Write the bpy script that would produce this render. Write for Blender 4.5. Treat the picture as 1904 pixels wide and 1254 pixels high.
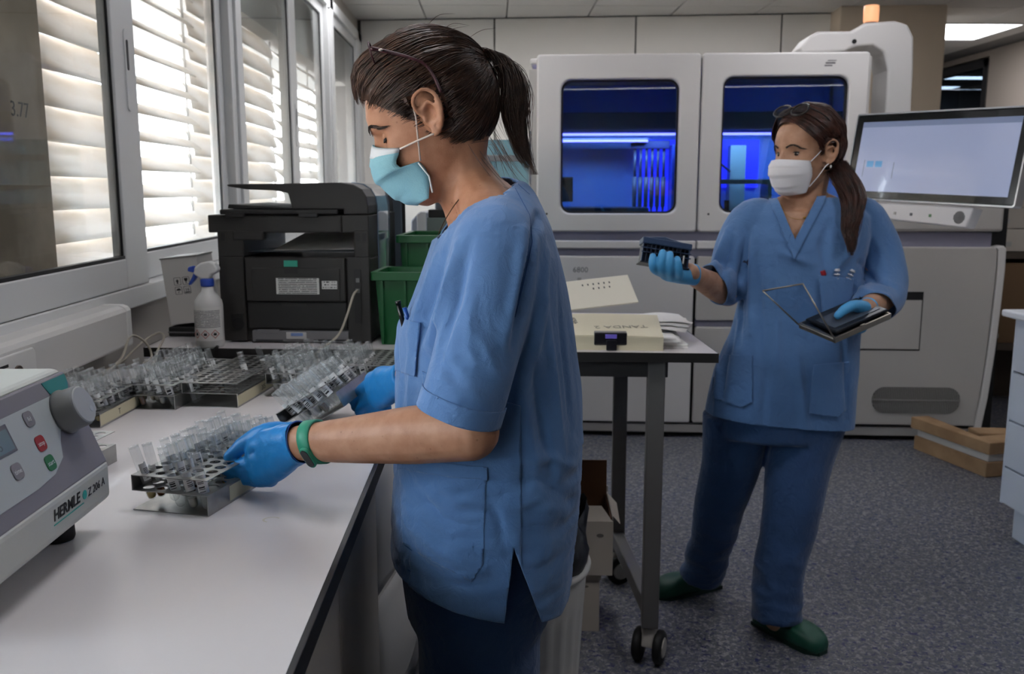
import bpy, bmesh, math, random
import numpy as np
from mathutils import Vector, Matrix, Euler, noise

for o in list(bpy.data.objects):
    bpy.data.objects.remove(o)
SC = bpy.context.scene
COL = SC.collection
R = math.radians
PI = math.pi

# ---------------------------------------------------------------- camera
CAM_H, PITCH, YAW = 1.38, R(9.2873), R(1.3635)
cam_d = bpy.data.cameras.new('camera')
cam_d.sensor_width = 36.0
cam_d.lens = 1700.0 / 1904.0 * 36.0
cam_d.clip_start = 0.05
cam_d.clip_end = 300
cam = bpy.data.objects.new('camera', cam_d)
cam.location = (0, 0, CAM_H)
cam.rotation_euler = (PI / 2 - PITCH, 0, -YAW)
cam_d.dof.use_dof = True
cam_d.dof.focus_distance = 1.36
cam_d.dof.aperture_fstop = 9.0
COL.objects.link(cam)
SC.camera = cam

# ---------------------------------------------------------------- world, sun, exposure
w = bpy.data.worlds.new('sky')
SC.world = w
w.use_nodes = True
nt = w.node_tree
bg = nt.nodes['Background']
sky = nt.nodes.new('ShaderNodeTexSky')
sky.sky_type = 'PREETHAM'
sky.turbidity = 4.0
sky.sun_direction = (0.72, -0.25, 0.65)
hs = nt.nodes.new('ShaderNodeHueSaturation')
hs.inputs['Saturation'].default_value = 0.4
nt.links.new(sky.outputs[0], hs.inputs['Color'])
nt.links.new(hs.outputs[0], bg.inputs[0])
bg.inputs[1].default_value = 20.0
sun_d = bpy.data.lights.new('sun', 'SUN')
sun_d.energy = 30.0
sun_d.angle = R(0.6)
sun_d.color = (1.0, 0.97, 0.93)
sun = bpy.data.objects.new('sun', sun_d)
sun.rotation_euler = Vector((0.72, -0.25, 0.65)).to_track_quat('Z', 'Y').to_euler()
COL.objects.link(sun)
vs = SC.view_settings
SC.display_settings.display_device = 'sRGB'
vs.view_transform = 'Standard'
vs.look = 'None'
vs.exposure = 0.36
vs.gamma = 1.0
vs.use_curve_mapping = False
SC.cycles.max_bounces = 8
SC.cycles.diffuse_bounces = 4
SC.cycles.glossy_bounces = 3
SC.cycles.transparent_max_bounces = 32
SC.cycles.use_adaptive_sampling = True
SC.cycles.adaptive_threshold = 0.05
SC.cycles.use_denoising = True
SC.cycles.caustics_reflective = False
SC.cycles.caustics_refractive = False
CEIL_POWER = 19.0

# ---------------------------------------------------------------- colours and materials
def lin(h):
    h = h.lstrip('#')
    out = []
    for i in (0, 2, 4):
        c = int(h[i:i + 2], 16) / 255
        out.append(c / 12.92 if c <= .04045 else ((c + .055) / 1.055) ** 2.4)
    return (*out, 1.0)

MATS = {}

def mat(name, col='#ffffff', rough=.5, metal=0.0, bump=0.0, bscale=200., var=0.0, vscale=6., spec=.5,
        trans=0.0, sss=0.0, emit=0.0, ecol=None, sheen=0.0, coat=0.0, vcol=None, aniso=None):
    """Principled material; 'bump' is fine relief, 'var'/'vcol' a mottled second colour of the stuff itself."""
    if name in MATS:
        return MATS[name]
    m = bpy.data.materials.new(name)
    m.use_nodes = True
    nt = m.node_tree
    b = nt.nodes['Principled BSDF']
    c = lin(col) if isinstance(col, str) else (*col, 1.0)
    b.inputs['Base Color'].default_value = c
    b.inputs['Roughness'].default_value = rough
    b.inputs['Metallic'].default_value = metal
    b.inputs['Specular IOR Level'].default_value = spec
    if trans:
        b.inputs['Transmission Weight'].default_value = trans
    if sss:
        b.inputs['Subsurface Weight'].default_value = sss
        b.inputs['Subsurface Radius'].default_value = (.9, .35, .2)
        b.inputs['Subsurface Scale'].default_value = .006
    if emit:
        b.inputs['Emission Strength'].default_value = emit
        b.inputs['Emission Color'].default_value = lin(ecol) if ecol else c
    if sheen:
        b.inputs['Sheen Weight'].default_value = sheen
    if coat:
        b.inputs['Coat Weight'].default_value = coat
    tc = nt.nodes.new('ShaderNodeTexCoord')
    if var or vcol:
        n = nt.nodes.new('ShaderNodeTexNoise')
        n.inputs['Scale'].default_value = vscale
        n.inputs['Detail'].default_value = 5
        nt.links.new(tc.outputs['Object'], n.inputs['Vector'])
        mx = nt.nodes.new('ShaderNodeMix')
        mx.data_type = 'RGBA'
        c2 = lin(vcol) if vcol else tuple(max(0, x * (1 - var)) for x in c[:3]) + (1,)
        mx.inputs[6].default_value = c
        mx.inputs[7].default_value = c2
        rp = nt.nodes.new('ShaderNodeMapRange')
        rp.inputs[1].default_value = .35
        rp.inputs[2].default_value = .65
        nt.links.new(n.outputs[0], rp.inputs[0])
        nt.links.new(rp.outputs[0], mx.inputs[0])
        nt.links.new(mx.outputs[2], b.inputs['Base Color'])
    if bump:
        n = nt.nodes.new('ShaderNodeTexNoise')
        n.inputs['Scale'].default_value = bscale
        n.inputs['Detail'].default_value = 3
        mp = nt.nodes.new('ShaderNodeMapping')
        if aniso:
            mp.inputs['Scale'].default_value = aniso
        nt.links.new(tc.outputs['Object'], mp.inputs[0])
        nt.links.new(mp.outputs[0], n.inputs['Vector'])
        bn = nt.nodes.new('ShaderNodeBump')
        bn.inputs['Strength'].default_value = bump
        bn.inputs['Distance'].default_value = .002
        nt.links.new(n.outputs[0], bn.inputs['Height'])
        nt.links.new(bn.outputs[0], b.inputs['Normal'])
    MATS[name] = m
    return m

def clear_mat(name, tint='#ffffff', rough=.02, f0=.06, body=0.0, bodycol='#ffffff'):
    """thin clear sheet or tube wall: see-through, with a Fresnel mirror on top and a little milky body"""
    m = bpy.data.materials.new(name)
    m.use_nodes = True
    nt = m.node_tree
    nt.nodes.clear()
    out = nt.nodes.new('ShaderNodeOutputMaterial')
    tr = nt.nodes.new('ShaderNodeBsdfTransparent')
    tr.inputs[0].default_value = lin(tint)
    gl = nt.nodes.new('ShaderNodeBsdfGlossy')
    gl.inputs['Roughness'].default_value = rough
    lw = nt.nodes.new('ShaderNodeLayerWeight')
    lw.inputs[0].default_value = .5
    pw = nt.nodes.new('ShaderNodeMath'); pw.operation = 'POWER'; pw.inputs[1].default_value = 5
    nt.links.new(lw.outputs['Facing'], pw.inputs[0])
    fr = nt.nodes.new('ShaderNodeMapRange')
    fr.inputs[3].default_value = f0; fr.inputs[4].default_value = 1.0
    nt.links.new(pw.outputs[0], fr.inputs[0])
    mx = nt.nodes.new('ShaderNodeMixShader')
    nt.links.new(fr.outputs[0], mx.inputs[0])
    last = tr
    if body:
        df = nt.nodes.new('ShaderNodeBsdfDiffuse')
        df.inputs[0].default_value = lin(bodycol)
        m2 = nt.nodes.new('ShaderNodeMixShader')
        m2.inputs[0].default_value = body
        nt.links.new(tr.outputs[0], m2.inputs[1])
        nt.links.new(df.outputs[0], m2.inputs[2])
        last = m2
    nt.links.new(last.outputs[0], mx.inputs[1])
    nt.links.new(gl.outputs[0], mx.inputs[2])
    nt.links.new(mx.outputs[0], out.inputs[0])
    MATS[name] = m
    return m

# ---------------------------------------------------------------- object helpers
def props(o, label=None, cat=None, group=None, kind=None):
    if label: o['label'] = label
    if cat: o['category'] = cat
    if group: o['group'] = group
    if kind: o['kind'] = kind
    return o

def thing(name, label, cat, loc=(0, 0, 0), rotz=0.0, group=None, rot=None):
    o = bpy.data.objects.new(name, None)
    o.empty_display_size = .05
    o.location = loc
    o.rotation_euler = rot if rot is not None else (0, 0, rotz)
    COL.objects.link(o)
    return props(o, label, cat, group)

class MB:
    """collects vertices and faces for one mesh"""
    def __init__(s):
        s.v, s.f, s.sm = [], [], []
    def add(s, vs_, fs_, M=None, smooth=False):
        k = len(s.v)
        if M is not None:
            vs_ = [tuple(M @ Vector(p)) for p in vs_]
        s.v += [tuple(p) for p in vs_]
        s.f += [tuple(i + k for i in f) for f in fs_]
        s.sm += [smooth] * len(fs_)
        return s
    def box(s, x0, x1, y0, y1, z0, z1, M=None):
        vs_ = [(x0, y0, z0), (x1, y0, z0), (x1, y1, z0), (x0, y1, z0), (x0, y0, z1), (x1, y0, z1), (x1, y1, z1), (x0, y1, z1)]
        return s.add(vs_, [(0, 3, 2, 1), (4, 5, 6, 7), (0, 1, 5, 4), (1, 2, 6, 5), (2, 3, 7, 6), (3, 0, 4, 7)], M)
    def prism(s, poly, z0, z1, M=None, smooth=False):
        """poly in xy (counter-clockwise), extruded along z"""
        n = len(poly)
        vs_ = [(p[0], p[1], z0) for p in poly] + [(p[0], p[1], z1) for p in poly]
        k = len(s.v)
        if M is not None:
            vs_ = [tuple(M @ Vector(p)) for p in vs_]
        s.v += [tuple(p) for p in vs_]
        s.f += [tuple(k + i for i in reversed(range(n))), tuple(k + n + i for i in range(n))]
        s.sm += [False, False]
        for i in range(n):
            j = (i + 1) % n
            s.f.append((k + i, k + j, k + n + j, k + n + i)); s.sm.append(smooth)
        return s
    def lathe(s, prof, n=20, M=None, smooth=True, cap0=True, cap1=True, a0=0., a1=2 * PI):
        """prof: list of (r, z), around z"""
        full = abs(a1 - a0 - 2 * PI) < 1e-6
        m = n if full else n + 1
        vs_, fs_ = [], []
        for r_, z_ in prof:
            for i in range(m):
                a = a0 + (a1 - a0) * i / n
                vs_.append((r_ * math.cos(a), r_ * math.sin(a), z_))
        for k in range(len(prof) - 1):
            for i in range(n):
                j = (i + 1) % m if full else i + 1
                fs_.append((k * m + i, k * m + j, (k + 1) * m + j, (k + 1) * m + i))
        s.add(vs_, fs_, M, smooth)
        if full:
            k0 = len(s.v) - len(vs_)
            if cap0: s.f.append(tuple(k0 + i for i in reversed(range(n)))); s.sm.append(False)
            if cap1:
                b = k0 + (len(prof) - 1) * n
                s.f.append(tuple(b + i for i in range(n))); s.sm.append(False)
        return s
    def cyl(s, p0, p1, r0, r1=None, n=16, cap=True, smooth=True):
        p0, p1 = Vector(p0), Vector(p1)
        r1 = r0 if r1 is None else r1
        q = (p1 - p0).to_track_quat('Z', 'Y').to_matrix().to_4x4()
        M = Matrix.Translation(p0) @ q
        return s.lathe([(r0, 0), (r1, (p1 - p0).length)], n, M, smooth, cap, cap)
    def tube(s, pts, r, n=8, cap=True, closed=False):
        """round tube along a path; r a number or one per point"""
        P_ = [Vector(p) for p in pts]
        m = len(P_)
        rs = [r] * m if not hasattr(r, '__len__') else list(r)
        ref = None
        vs_ = []
        for i in range(m):
            if closed:
                t = P_[(i + 1) % m] - P_[i - 1]
            else:
                t = P_[min(i + 1, m - 1)] - P_[max(i - 1, 0)]
            if t.length < 1e-9: t = Vector((0, 0, 1))
            t.normalize()
            if ref is None:
                ref = t.orthogonal().normalized()
            ref = (ref - t * ref.dot(t))
            if ref.length < 1e-6: ref = t.orthogonal()
            ref.normalize()
            b = t.cross(ref)
            for k in range(n):
                a = 2 * PI * k / n
                vs_.append(P_[i] + (ref * math.cos(a) + b * math.sin(a)) * rs[i])
        fs_ = []
        for i in range(m if closed else m - 1):
            i2 = (i + 1) % m
            for k in range(n):
                k2 = (k + 1) % n
                fs_.append((i * n + k, i * n + k2, i2 * n + k2, i2 * n + k))
        base = len(s.v)
        s.add(vs_, fs_, None, True)
        if cap and not closed:
            s.f.append(tuple(base + k for k in reversed(range(n)))); s.sm.append(False)
            s.f.append(tuple(base + (m - 1) * n + k for k in range(n))); s.sm.append(False)
        return s
    def loft(s, rings, cap=True, closed_ring=True, smooth=True):
        """rings: equal-length lists of points"""
        n = len(rings[0])
        vs_ = [tuple(p) for r_ in rings for p in r_]
        fs_ = []
        for k in range(len(rings) - 1):
            for i in range(n if closed_ring else n - 1):
                j = (i + 1) % n
                fs_.append((k * n + i, k * n + j, (k + 1) * n + j, (k + 1) * n + i))
        base = len(s.v)
        s.add(vs_, fs_, None, smooth)
        if cap and closed_ring:
            s.f.append(tuple(base + i for i in reversed(range(n)))); s.sm.append(False)
            s.f.append(tuple(base + (len(rings) - 1) * n + i for i in range(n))); s.sm.append(False)
        return s
    def ball(s, c, r, nu=14, nv=9, M=None):
        """ellipsoid; r number or 3 radii"""
        rr = (r, r, r) if not hasattr(r, '__len__') else r
        prof = [(max(1e-4, math.sin(PI * k / nv)), -math.cos(PI * k / nv)) for k in range(nv + 1)]
        T = Matrix.Translation(Vector(c))
        if M is not None: T = T @ M
        return s.lathe(prof, nu, T @ Matrix.Diagonal((*rr, 1)), True, False, False)
    def mesh(s, name='mesh'):
        me = bpy.data.meshes.new(name)
        me.from_pydata(s.v, [], s.f)
        me.polygons.foreach_set('use_smooth', s.sm)
        me.update()
        return me
    def obj(s, name, m=None, parent=None, bevel=0.0, seg=2, fix=False, M=None):
        me = s.mesh(name)
        if fix:
            bm = bmesh.new(); bm.from_mesh(me)
            bmesh.ops.recalc_face_normals(bm, faces=bm.faces)
            bm.to_mesh(me); bm.free()
        return mobj(name, me, m, parent, bevel, seg, M)

def mobj(name, me, m=None, parent=None, bevel=0.0, seg=2, M=None):
    o = bpy.data.objects.new(name, me)
    if m is not None and not me.materials:
        me.materials.append(m)
    COL.objects.link(o)
    if parent is not None:
        o.parent = parent
    if M is not None:
        o.matrix_basis = M
    if bevel:
        b = o.modifiers.new('bevel', 'BEVEL')
        b.width = bevel; b.segments = seg; b.limit_method = 'ANGLE'; b.angle_limit = R(40)
        b.harden_normals = False
    return o

def text_mesh(txt, size, extrude=.0004, align='LEFT', bold=0.0, shear=0.0, sx=1.0):
    cu = bpy.data.curves.new('text', 'FONT')
    cu.body = txt; cu.size = size; cu.extrude = extrude; cu.align_x = align; cu.offset = bold; cu.shear = shear
    cu.resolution_u = 2
    o = bpy.data.objects.new('text', cu)
    COL.objects.link(o)
    o.scale = (sx, 1, 1)
    bpy.context.view_layer.update()
    dg = bpy.context.evaluated_depsgraph_get()
    me = bpy.data.meshes.new_from_object(o.evaluated_get(dg))
    bpy.data.objects.remove(o)
    if sx != 1.0: me.transform(Matrix.Diagonal((sx, 1, 1, 1)))
    me.materials.clear()
    return me

def frame_M(origin, ux, uy):
    """matrix whose local x, y run along ux, uy"""
    ux = Vector(ux).normalized(); uy = Vector(uy).normalized()
    uz = ux.cross(uy).normalized(); uy = uz.cross(ux)
    M = Matrix.Identity(4)
    for i in range(3):
        M[i][0], M[i][1], M[i][2], M[i][3] = ux[i], uy[i], uz[i], origin[i]
    return M

def rrect(x0, x1, y0, y1, r, n=6):
    """rounded rectangle, counter-clockwise"""
    out = []
    for cx, cy, a0 in ((x1 - r, y1 - r, 0), (x0 + r, y1 - r, 90), (x0 + r, y0 + r, 180), (x1 - r, y0 + r, 270)):
        for k in range(n + 1):
            a = R(a0 + 90 * k / n)
            out.append((cx + r * math.cos(a), cy + r * math.sin(a)))
    return out

def copy_tree(o, parent=None, link_children=True):
    c = o.copy(); COL.objects.link(c); c.parent = parent
    for ch in list(o.children):
        copy_tree(ch, c)
    return c

def xz(poly):     # prism drawn in x-z, extruded along -y..: use with matrix that maps local z to y
    return poly

MXZ = Matrix(((1, 0, 0, 0), (0, 0, -1, 0), (0, 1, 0, 0), (0, 0, 0, 1)))   # local (x, y, z) -> (x, -z, y)
# ================================================================= the room
WX = -1.06            # inner face of the window wall
ZC = 2.74             # ceiling
SKEW = R(-5.0)        # table, analyser and far wall stand a few degrees off the window wall

# floor: speckled vinyl
def floor_material():
    m = bpy.data.materials.new('speckled_vinyl'); m.use_nodes = True
    nt = m.node_tree; b = nt.nodes['Principled BSDF']
    tc = nt.nodes.new('ShaderNodeTexCoord')
    def layer(scale, lo, hi, seed, dist=0.):
        mp = nt.nodes.new('ShaderNodeMapping'); mp.inputs['Location'].default_value = (seed, seed * 1.7, 0)
        mp.inputs['Scale'].default_value = (1, 1.0, 1)
        n = nt.nodes.new('ShaderNodeTexNoise'); n.inputs['Scale'].default_value = scale; n.inputs['Detail'].default_value = 2.5
        n.inputs['Roughness'].default_value = .6; n.inputs['Distortion'].default_value = dist
        r = nt.nodes.new('ShaderNodeMapRange'); r.inputs[1].default_value = lo; r.inputs[2].default_value = hi
        nt.links.new(tc.outputs['Object'], mp.inputs[0]); nt.links.new(mp.outputs[0], n.inputs['Vector']); nt.links.new(n.outputs[0], r.inputs[0])
        return r.outputs[0]
    prev = None
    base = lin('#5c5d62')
    for (c, s_, lo, hi, sd) in (('#858585', 52, .50, .60, 3.), ('#44485c', 70, .54, .60, 11.), ('#20295a', 58, .58, .635, 23.), ('#a09e99', 95, .62, .66, 37.)):
        mx = nt.nodes.new('ShaderNodeMix'); mx.data_type = 'RGBA'
        if prev is None: mx.inputs[6].default_value = base
        else: nt.links.new(prev, mx.inputs[6])
        mx.inputs[7].default_value = lin(c)
        nt.links.new(layer(s_, lo, hi, sd, .6), mx.inputs[0])
        prev = mx.outputs[2]
    nt.links.new(prev, b.inputs['Base Color'])
    b.inputs['Roughness'].default_value = .48
    return m

WHITE = mat('white_wall_paint', '#d9d8d4', .75, bump=.08, bscale=300)
ALU = mat('white_lacquered_aluminium', '#d6d7d6', .35, bump=.02, bscale=90, coat=.15)
BLACK_RUBBER = mat('black_rubber', '#0d0d0e', .6)
GLASS = clear_mat('window_glass', '#f4f7f7', .005, .03, .03, '#d8d6cc')
BEIGE = mat('beige_paint', '#c4b6a2', .8, bump=.06, bscale=200)

def struct(name, mb, m, parent=None, bevel=0.0):
    o = mb.obj(name, m, parent, bevel)
    if parent is None: o['kind'] = 'structure'
    return o

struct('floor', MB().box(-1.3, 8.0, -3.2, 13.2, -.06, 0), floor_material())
# window wall: breast wall below, lintel above
wl = struct('wall_left', MB().box(WX - .14, WX - .03, -3.2, 7.95, 0, 1.03).box(WX - .14, WX - .02, -3.2, 7.95, 2.60, 2.9), mat('breast_wall_paint', '#b0aaa2', .8, bump=.05, bscale=160))
struct('trim_1', MB().box(WX - .14, WX + .012, -3.2, 7.8, 1.03, 1.09), ALU, None, .004)
# far wall: panelled partition, slightly skewed
FW0 = Vector((WX, 7.83, 0)); FA = R(-6.0)
fw = thing('wall_far', None, None, FW0, FA); fw['kind'] = 'structure'
MB().box(-.3, 4.02, .03, .12, 0, ZC).obj('partition', mat('joint_grey', '#6d6c6a', .7), fw)
PANEL = mat('partition_panel_white', '#dedcd6', .55, bump=.03, bscale=250)
for x0, x1 in ((0., 1.107), (1.107, 2.245), (2.245, 3.39), (3.39, 3.88)):
    MB().box(x0 + .006, x1 - .006, 0, .03, 0.02, ZC - .012).obj('panel', PANEL, fw, .003)
# beige column and the end of the room
col = thing('trim_2', None, None, (2.66, 7.17, 0), R(-5.0)); col['kind'] = 'structure'
MB().box(0, .79, 0, .55, 0, ZC).obj('column', BEIGE, col, .01)
struct('wall_right', MB().box(5.0, 5.12, -3.2, 9.36, 0, ZC).box(5.0, 5.12, 9.36, 13.2, 0, .9).box(5.0, 5.12, 9.36, 13.2, 2.68, ZC), mat('corridor_wall', '#a79d93', .8))
struct('wall_back', MB().box(-1.2, 8.0, -3.3, -3.2, 0, ZC), mat('far_end_grey', '#8a8986', .8))
struct('wall_end', MB().box(2.0, 8.0, 13.1, 13.2, 0, ZC), mat('dim_grey_wall', '#77777a', .8))
struct('wall_side', MB().box(3.35, 3.45, 7.75, 13.1, 0, ZC), WHITE)
# glazed partition along the corridor
win = thing('window_4', None, None, (5.0, 9.36, 0)); win['kind'] = 'structure'
DARKFRAME = mat('dark_window_frame', '#2a2a2c', .4)
MB().box(-.01, .1, 0, .09, .9, 2.66).box(-.01, .1, 0, 3.2, 2.58, 2.66).box(-.01, .1, 2.0, 2.06, .9, 2.6).obj('window_frame', DARKFRAME, win, .003)
MB().box(.03, .036, .09, 3.2, .9, 2.58).obj('pane', clear_mat('tinted_glass', '#9aa6b0', .01, .1), win)
struct('wall_outer', MB().box(7.9, 8.0, -3.2, 13.1, 0, ZC), mat('blue_grey_wall', '#6c7682', .6))

# ceiling: slab with lay-in tiles
ceil = struct('ceiling', MB().box(-1.2, 8.0, -3.3, 13.2, ZC + .012, ZC + .1), mat('ceiling_grid_shadow', '#8b8a88', .8))
TILE = mat('mineral_fibre_tile', '#d8d7d3', .85, bump=.12, bscale=420)
TW = .654
tile_me = MB().box(.006, TW - .006, .006, TW - .006, 0, .014).mesh('tile'); tile_me.materials.append(TILE)
LIGHT_CELLS = {(1, 6), (4, 6), (1, 10), (4, 10), (0, 13), (2, 13), (4, 13), (7, 9)}  # farthest row is added out of view to brighten the far wall and analyser
for i in range(9):
    for j in range(21):
        if (i, j) in LIGHT_CELLS: continue
        t = mobj('tile', tile_me, None, ceil)
        t.location = (-1.2 + .03 + TW * i - .0, -2.6 + TW * j - .0, ZC - .002)
# ceiling luminaires
LENS = mat('lit_diffuser', '#ffffff', .6, emit=CEIL_POWER * .4, ecol='#fbfaff')
for k, (i, j) in enumerate(sorted(LIGHT_CELLS)):
    x0, y0 = -1.17 + TW * i, -2.6 + TW * j
    lt = thing('ceiling_light', 'square flush ceiling light panel, one of the row above the room', 'ceiling light', (x0, y0, ZC), group='ceiling panels over the lab')
    MB().box(.006, TW - .006, .006, .04, -.006, .012).box(.006, TW - .006, TW - .04, TW - .006, -.006, .012).box(.006, .04, .04, TW - .04, -.006, .012).box(TW - .04, TW - .006, .04, TW - .04, -.006, .012).obj('frame', ALU, lt)
    MB().box(.04, TW - .04, .04, TW - .04, .0, .008).obj('diffuser', LENS, lt)
# corridor luminaire and the lamps seen through the glazed partition
lt = thing('corridor_light', 'long lit ceiling panel beyond the beige column', 'ceiling light', (3.6, 7.86, ZC))
MB().box(0, .9, 0, .025, -.012, .01).box(0, .9, .825, .85, -.012, .01).box(0, .025, .025, .825, -.012, .01).box(.875, .9, .025, .825, -.012, .01).obj('frame', ALU, lt)
MB().box(.025, .875, .025, .825, -.004, .006).obj('diffuser', LENS, lt)
for k, (x, y, lb) in enumerate(((5.5, 10.3, 'lit ceiling strip behind dark glazed partition, nearest the white wall end'), (5.6, 11.3, 'lit ceiling strip behind dark glazed partition, middle one'), (5.5, 12.4, 'lit ceiling strip behind dark glazed partition, lowest in the picture'))):
    lt = thing('strip_light', lb, 'ceiling light', (x, y, ZC), group='strip lights behind the glazed partition')
    MB().box(0, .8, 0, .3, -.03, .01).obj('housing', ALU, lt, .004)
    MB().box(.03, .77, .03, .27, -.036, -.03).obj('diffuser', LENS, lt)

# ----------------------------------------------------------------- windows
GASKET = mat('dark_gasket', '#151517', .5)
def sash(win, y0, y1, z0, z1, x, wl_, wr, wb=.085, wt=.07, d=.04):
    MB().box(x - d, x, y0, y0 + wl_, z0, z1).obj('stile', ALU, win, .004)
    MB().box(x - d, x, y1 - wr, y1, z0, z1).obj('stile', ALU, win, .004)
    MB().box(x - d, x - .001, y0 + wl_, y1 - wr, z0, z0 + wb).obj('rail', ALU, win, .004)
    MB().box(x - d, x - .001, y0 + wl_, y1 - wr, z1 - wt, z1).obj('rail', ALU, win, .004)
    g = .009
    a, b_, c, d_ = y0 + wl_, y1 - wr, z0 + wb, z1 - wt
    MB().box(x - .022, x - .004, a, b_, c, c + g).box(x - .014, x - .008, a, b_, d_ - g, d_).box(x - .013, x - .008, a, a + g, c + g, d_ - g).box(x - .013, x - .008, b_ - g * .7, b_, c + g, d_ - g).obj('gasket', GASKET, win)
    MB().box(x - .017, x - .012, a, b_, c, d_).obj('pane', GLASS, win)

for k, (ya, yb, split) in enumerate(((-3.1, -.78, -1.94), (-.78, 1.58, .4), (1.58, 3.94, 2.83), (3.94, 6.32, 5.17))):
    wn = thing('window_%d' % (k + 1) if k < 3 else 'window_5', None, None, (0, 0, 0)); wn['kind'] = 'structure'
    xf = WX + .035
    # outer frame
    MB().box(WX - .10, WX, ya, ya + .035, 1.09, 2.6).box(WX - .10, WX, yb - .035, yb, 1.09, 2.6).box(WX - .10, WX, ya, yb, 2.565, 2.6).obj('window_frame', ALU, wn, .003)
    sash(wn, ya + .03, split, 1.092, 2.566, WX + .012, .09, .165)
    sash(wn, split - .05, yb - .03, 1.092, 2.566, WX - .034, .09, .075)
    # handle plate with finger slot on the meeting stile
    hy = split - .07
    pl = MB().prism(rrect(hy - .016, hy + .016, 1.60, 1.83, .014, 5), 0, .004, Matrix(((0, 0, 1, WX + .012), (1, 0, 0, 0), (0, 1, 0, 0), (0, 0, 0, 1)))).obj('handle_plate', ALU, wn)
    MB().prism(rrect(hy - .006, hy + .006, 1.715, 1.80, .005, 4), 0, .0015, Matrix(((0, 0, 1, WX + .016), (1, 0, 0, 0), (0, 1, 0, 0), (0, 0, 0, 1)))).obj('finger_slot', GASKET, pl)
wn = thing('window_6', None, None, (0, 0, 0)); wn['kind'] = 'structure'
MB().box(WX - .10, WX + .012, 6.32, 6.44, 1.03, 2.62).box(WX - .10, WX + .012, 7.62, 7.82, 1.03, 2.62).box(WX - .10, WX + .012, 6.3, 7.82, 2.55, 2.62).obj('window_frame', ALU, wn, .004)
sash(wn, 6.44, 7.62, 1.092, 2.55, WX - .01, .07, .07)

# ----------------------------------------------------------------- outside: pillar, soffit, shutters, ground, house
CONC = mat('stained_concrete', '#b3a08a', .9, bump=.5, bscale=55, vcol='#7d6c59', vscale=3.5)
pil = struct('pillar', MB().box(-1.75, -1.21, 1.45, 2.595, 0, 3.1), CONC, None, .01)
mobj('stencil_mark', text_mesh('3.77', .055, .0005), mat('faded_stencil', '#3c362f', .9), pil, M=frame_M((-1.2095, 2.40, 1.56), (0, 1, 0), (0, 0, 1)))
struct('soffit', MB().box(-2.2, WX - .13, -3.2, 8.2, 2.215, 2.9), mat('grey_soffit', '#a8a7a3', .9))
struct('outer_sill', MB().box(-1.5, WX - .14, -3.2, 8.2, .98, 1.05), mat('stone_sill', '#b9b1a2', .85))

def slat_mat():
    m = bpy.data.materials.new('dusty_louvre_enamel'); m.use_nodes = True
    nt = m.node_tree; b = nt.nodes['Principled BSDF']; out = nt.nodes['Material Output']
    tc = nt.nodes.new('ShaderNodeTexCoord')
    n = nt.nodes.new('ShaderNodeTexNoise'); n.inputs['Scale'].default_value = 5; n.inputs['Detail'].default_value = 6
    mp = nt.nodes.new('ShaderNodeMapping'); mp.inputs['Scale'].default_value = (3, .6, 3)
    nt.links.new(tc.outputs['Object'], mp.inputs[0]); nt.links.new(mp.outputs[0], n.inputs['Vector'])
    mx = nt.nodes.new('ShaderNodeMix'); mx.data_type = 'RGBA'
    mx.inputs[6].default_value = lin('#eeedeb'); mx.inputs[7].default_value = lin('#d4cbbd')
    r = nt.nodes.new('ShaderNodeMapRange'); r.inputs[1].default_value = .45; r.inputs[2].default_value = .75
    nt.links.new(n.outputs[0], r.inputs[0]); nt.links.new(r.outputs[0], mx.inputs[0])
    nt.links.new(mx.outputs[2], b.inputs['Base Color']); b.inputs['Roughness'].default_value = .45
    tl = nt.nodes.new('ShaderNodeBsdfTranslucent'); nt.links.new(mx.outputs[2], tl.inputs[0])
    ms = nt.nodes.new('ShaderNodeMixShader'); ms.inputs[0].default_value = .34
    nt.links.new(b.outputs[0], ms.inputs[1]); nt.links.new(tl.outputs[0], ms.inputs[2]); nt.links.new(ms.outputs[0], out.inputs[0])
    return m
SLAT = slat_mat()
def slat_mesh(length):
    """shallow aerofoil louvre blade, pivot along y"""
    n = 9; h = .057
    up = [(-h + 2 * h * k / n, .011 * (1 - (2 * k / n - 1) ** 2)) for k in range(n + 1)]
    poly = [(z, x) for z, x in up] + [(z, x - .0045 - .001) for z, x in reversed(up)]
    ring = lambda y: [(x, y, z) for z, x in poly]
    return MB().loft([ring(0), ring(length)]).mesh('slat')
SHUTTERS = ((-3.1, -1.2, 62, ''), (-1.15, .6, 62, ''), (.65, 1.44, 60, ''),
            (2.60, 3.16, 20, 'closed dusty cream louvre shutter outside, beside the concrete pillar'),
            (3.22, 3.965, 64, 'open-slatted louvre shutter outside, between two closed ones'),
            (3.98, 4.74, 22, 'closed cream louvre shutter outside, beyond the open-slatted one'),
            (4.76, 5.50, 24, 'closed louvre shutter outside, seen above the printer'),
            (5.52, 6.60, 60, 'open bright louvre shutter outside, far along the window wall'),
            (6.62, 7.6, 50, 'louvre shutter outside at the far corner of the room'))
PIVOT = mat('galvanised_rod', '#8f8f8c', .4, .8)
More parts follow.
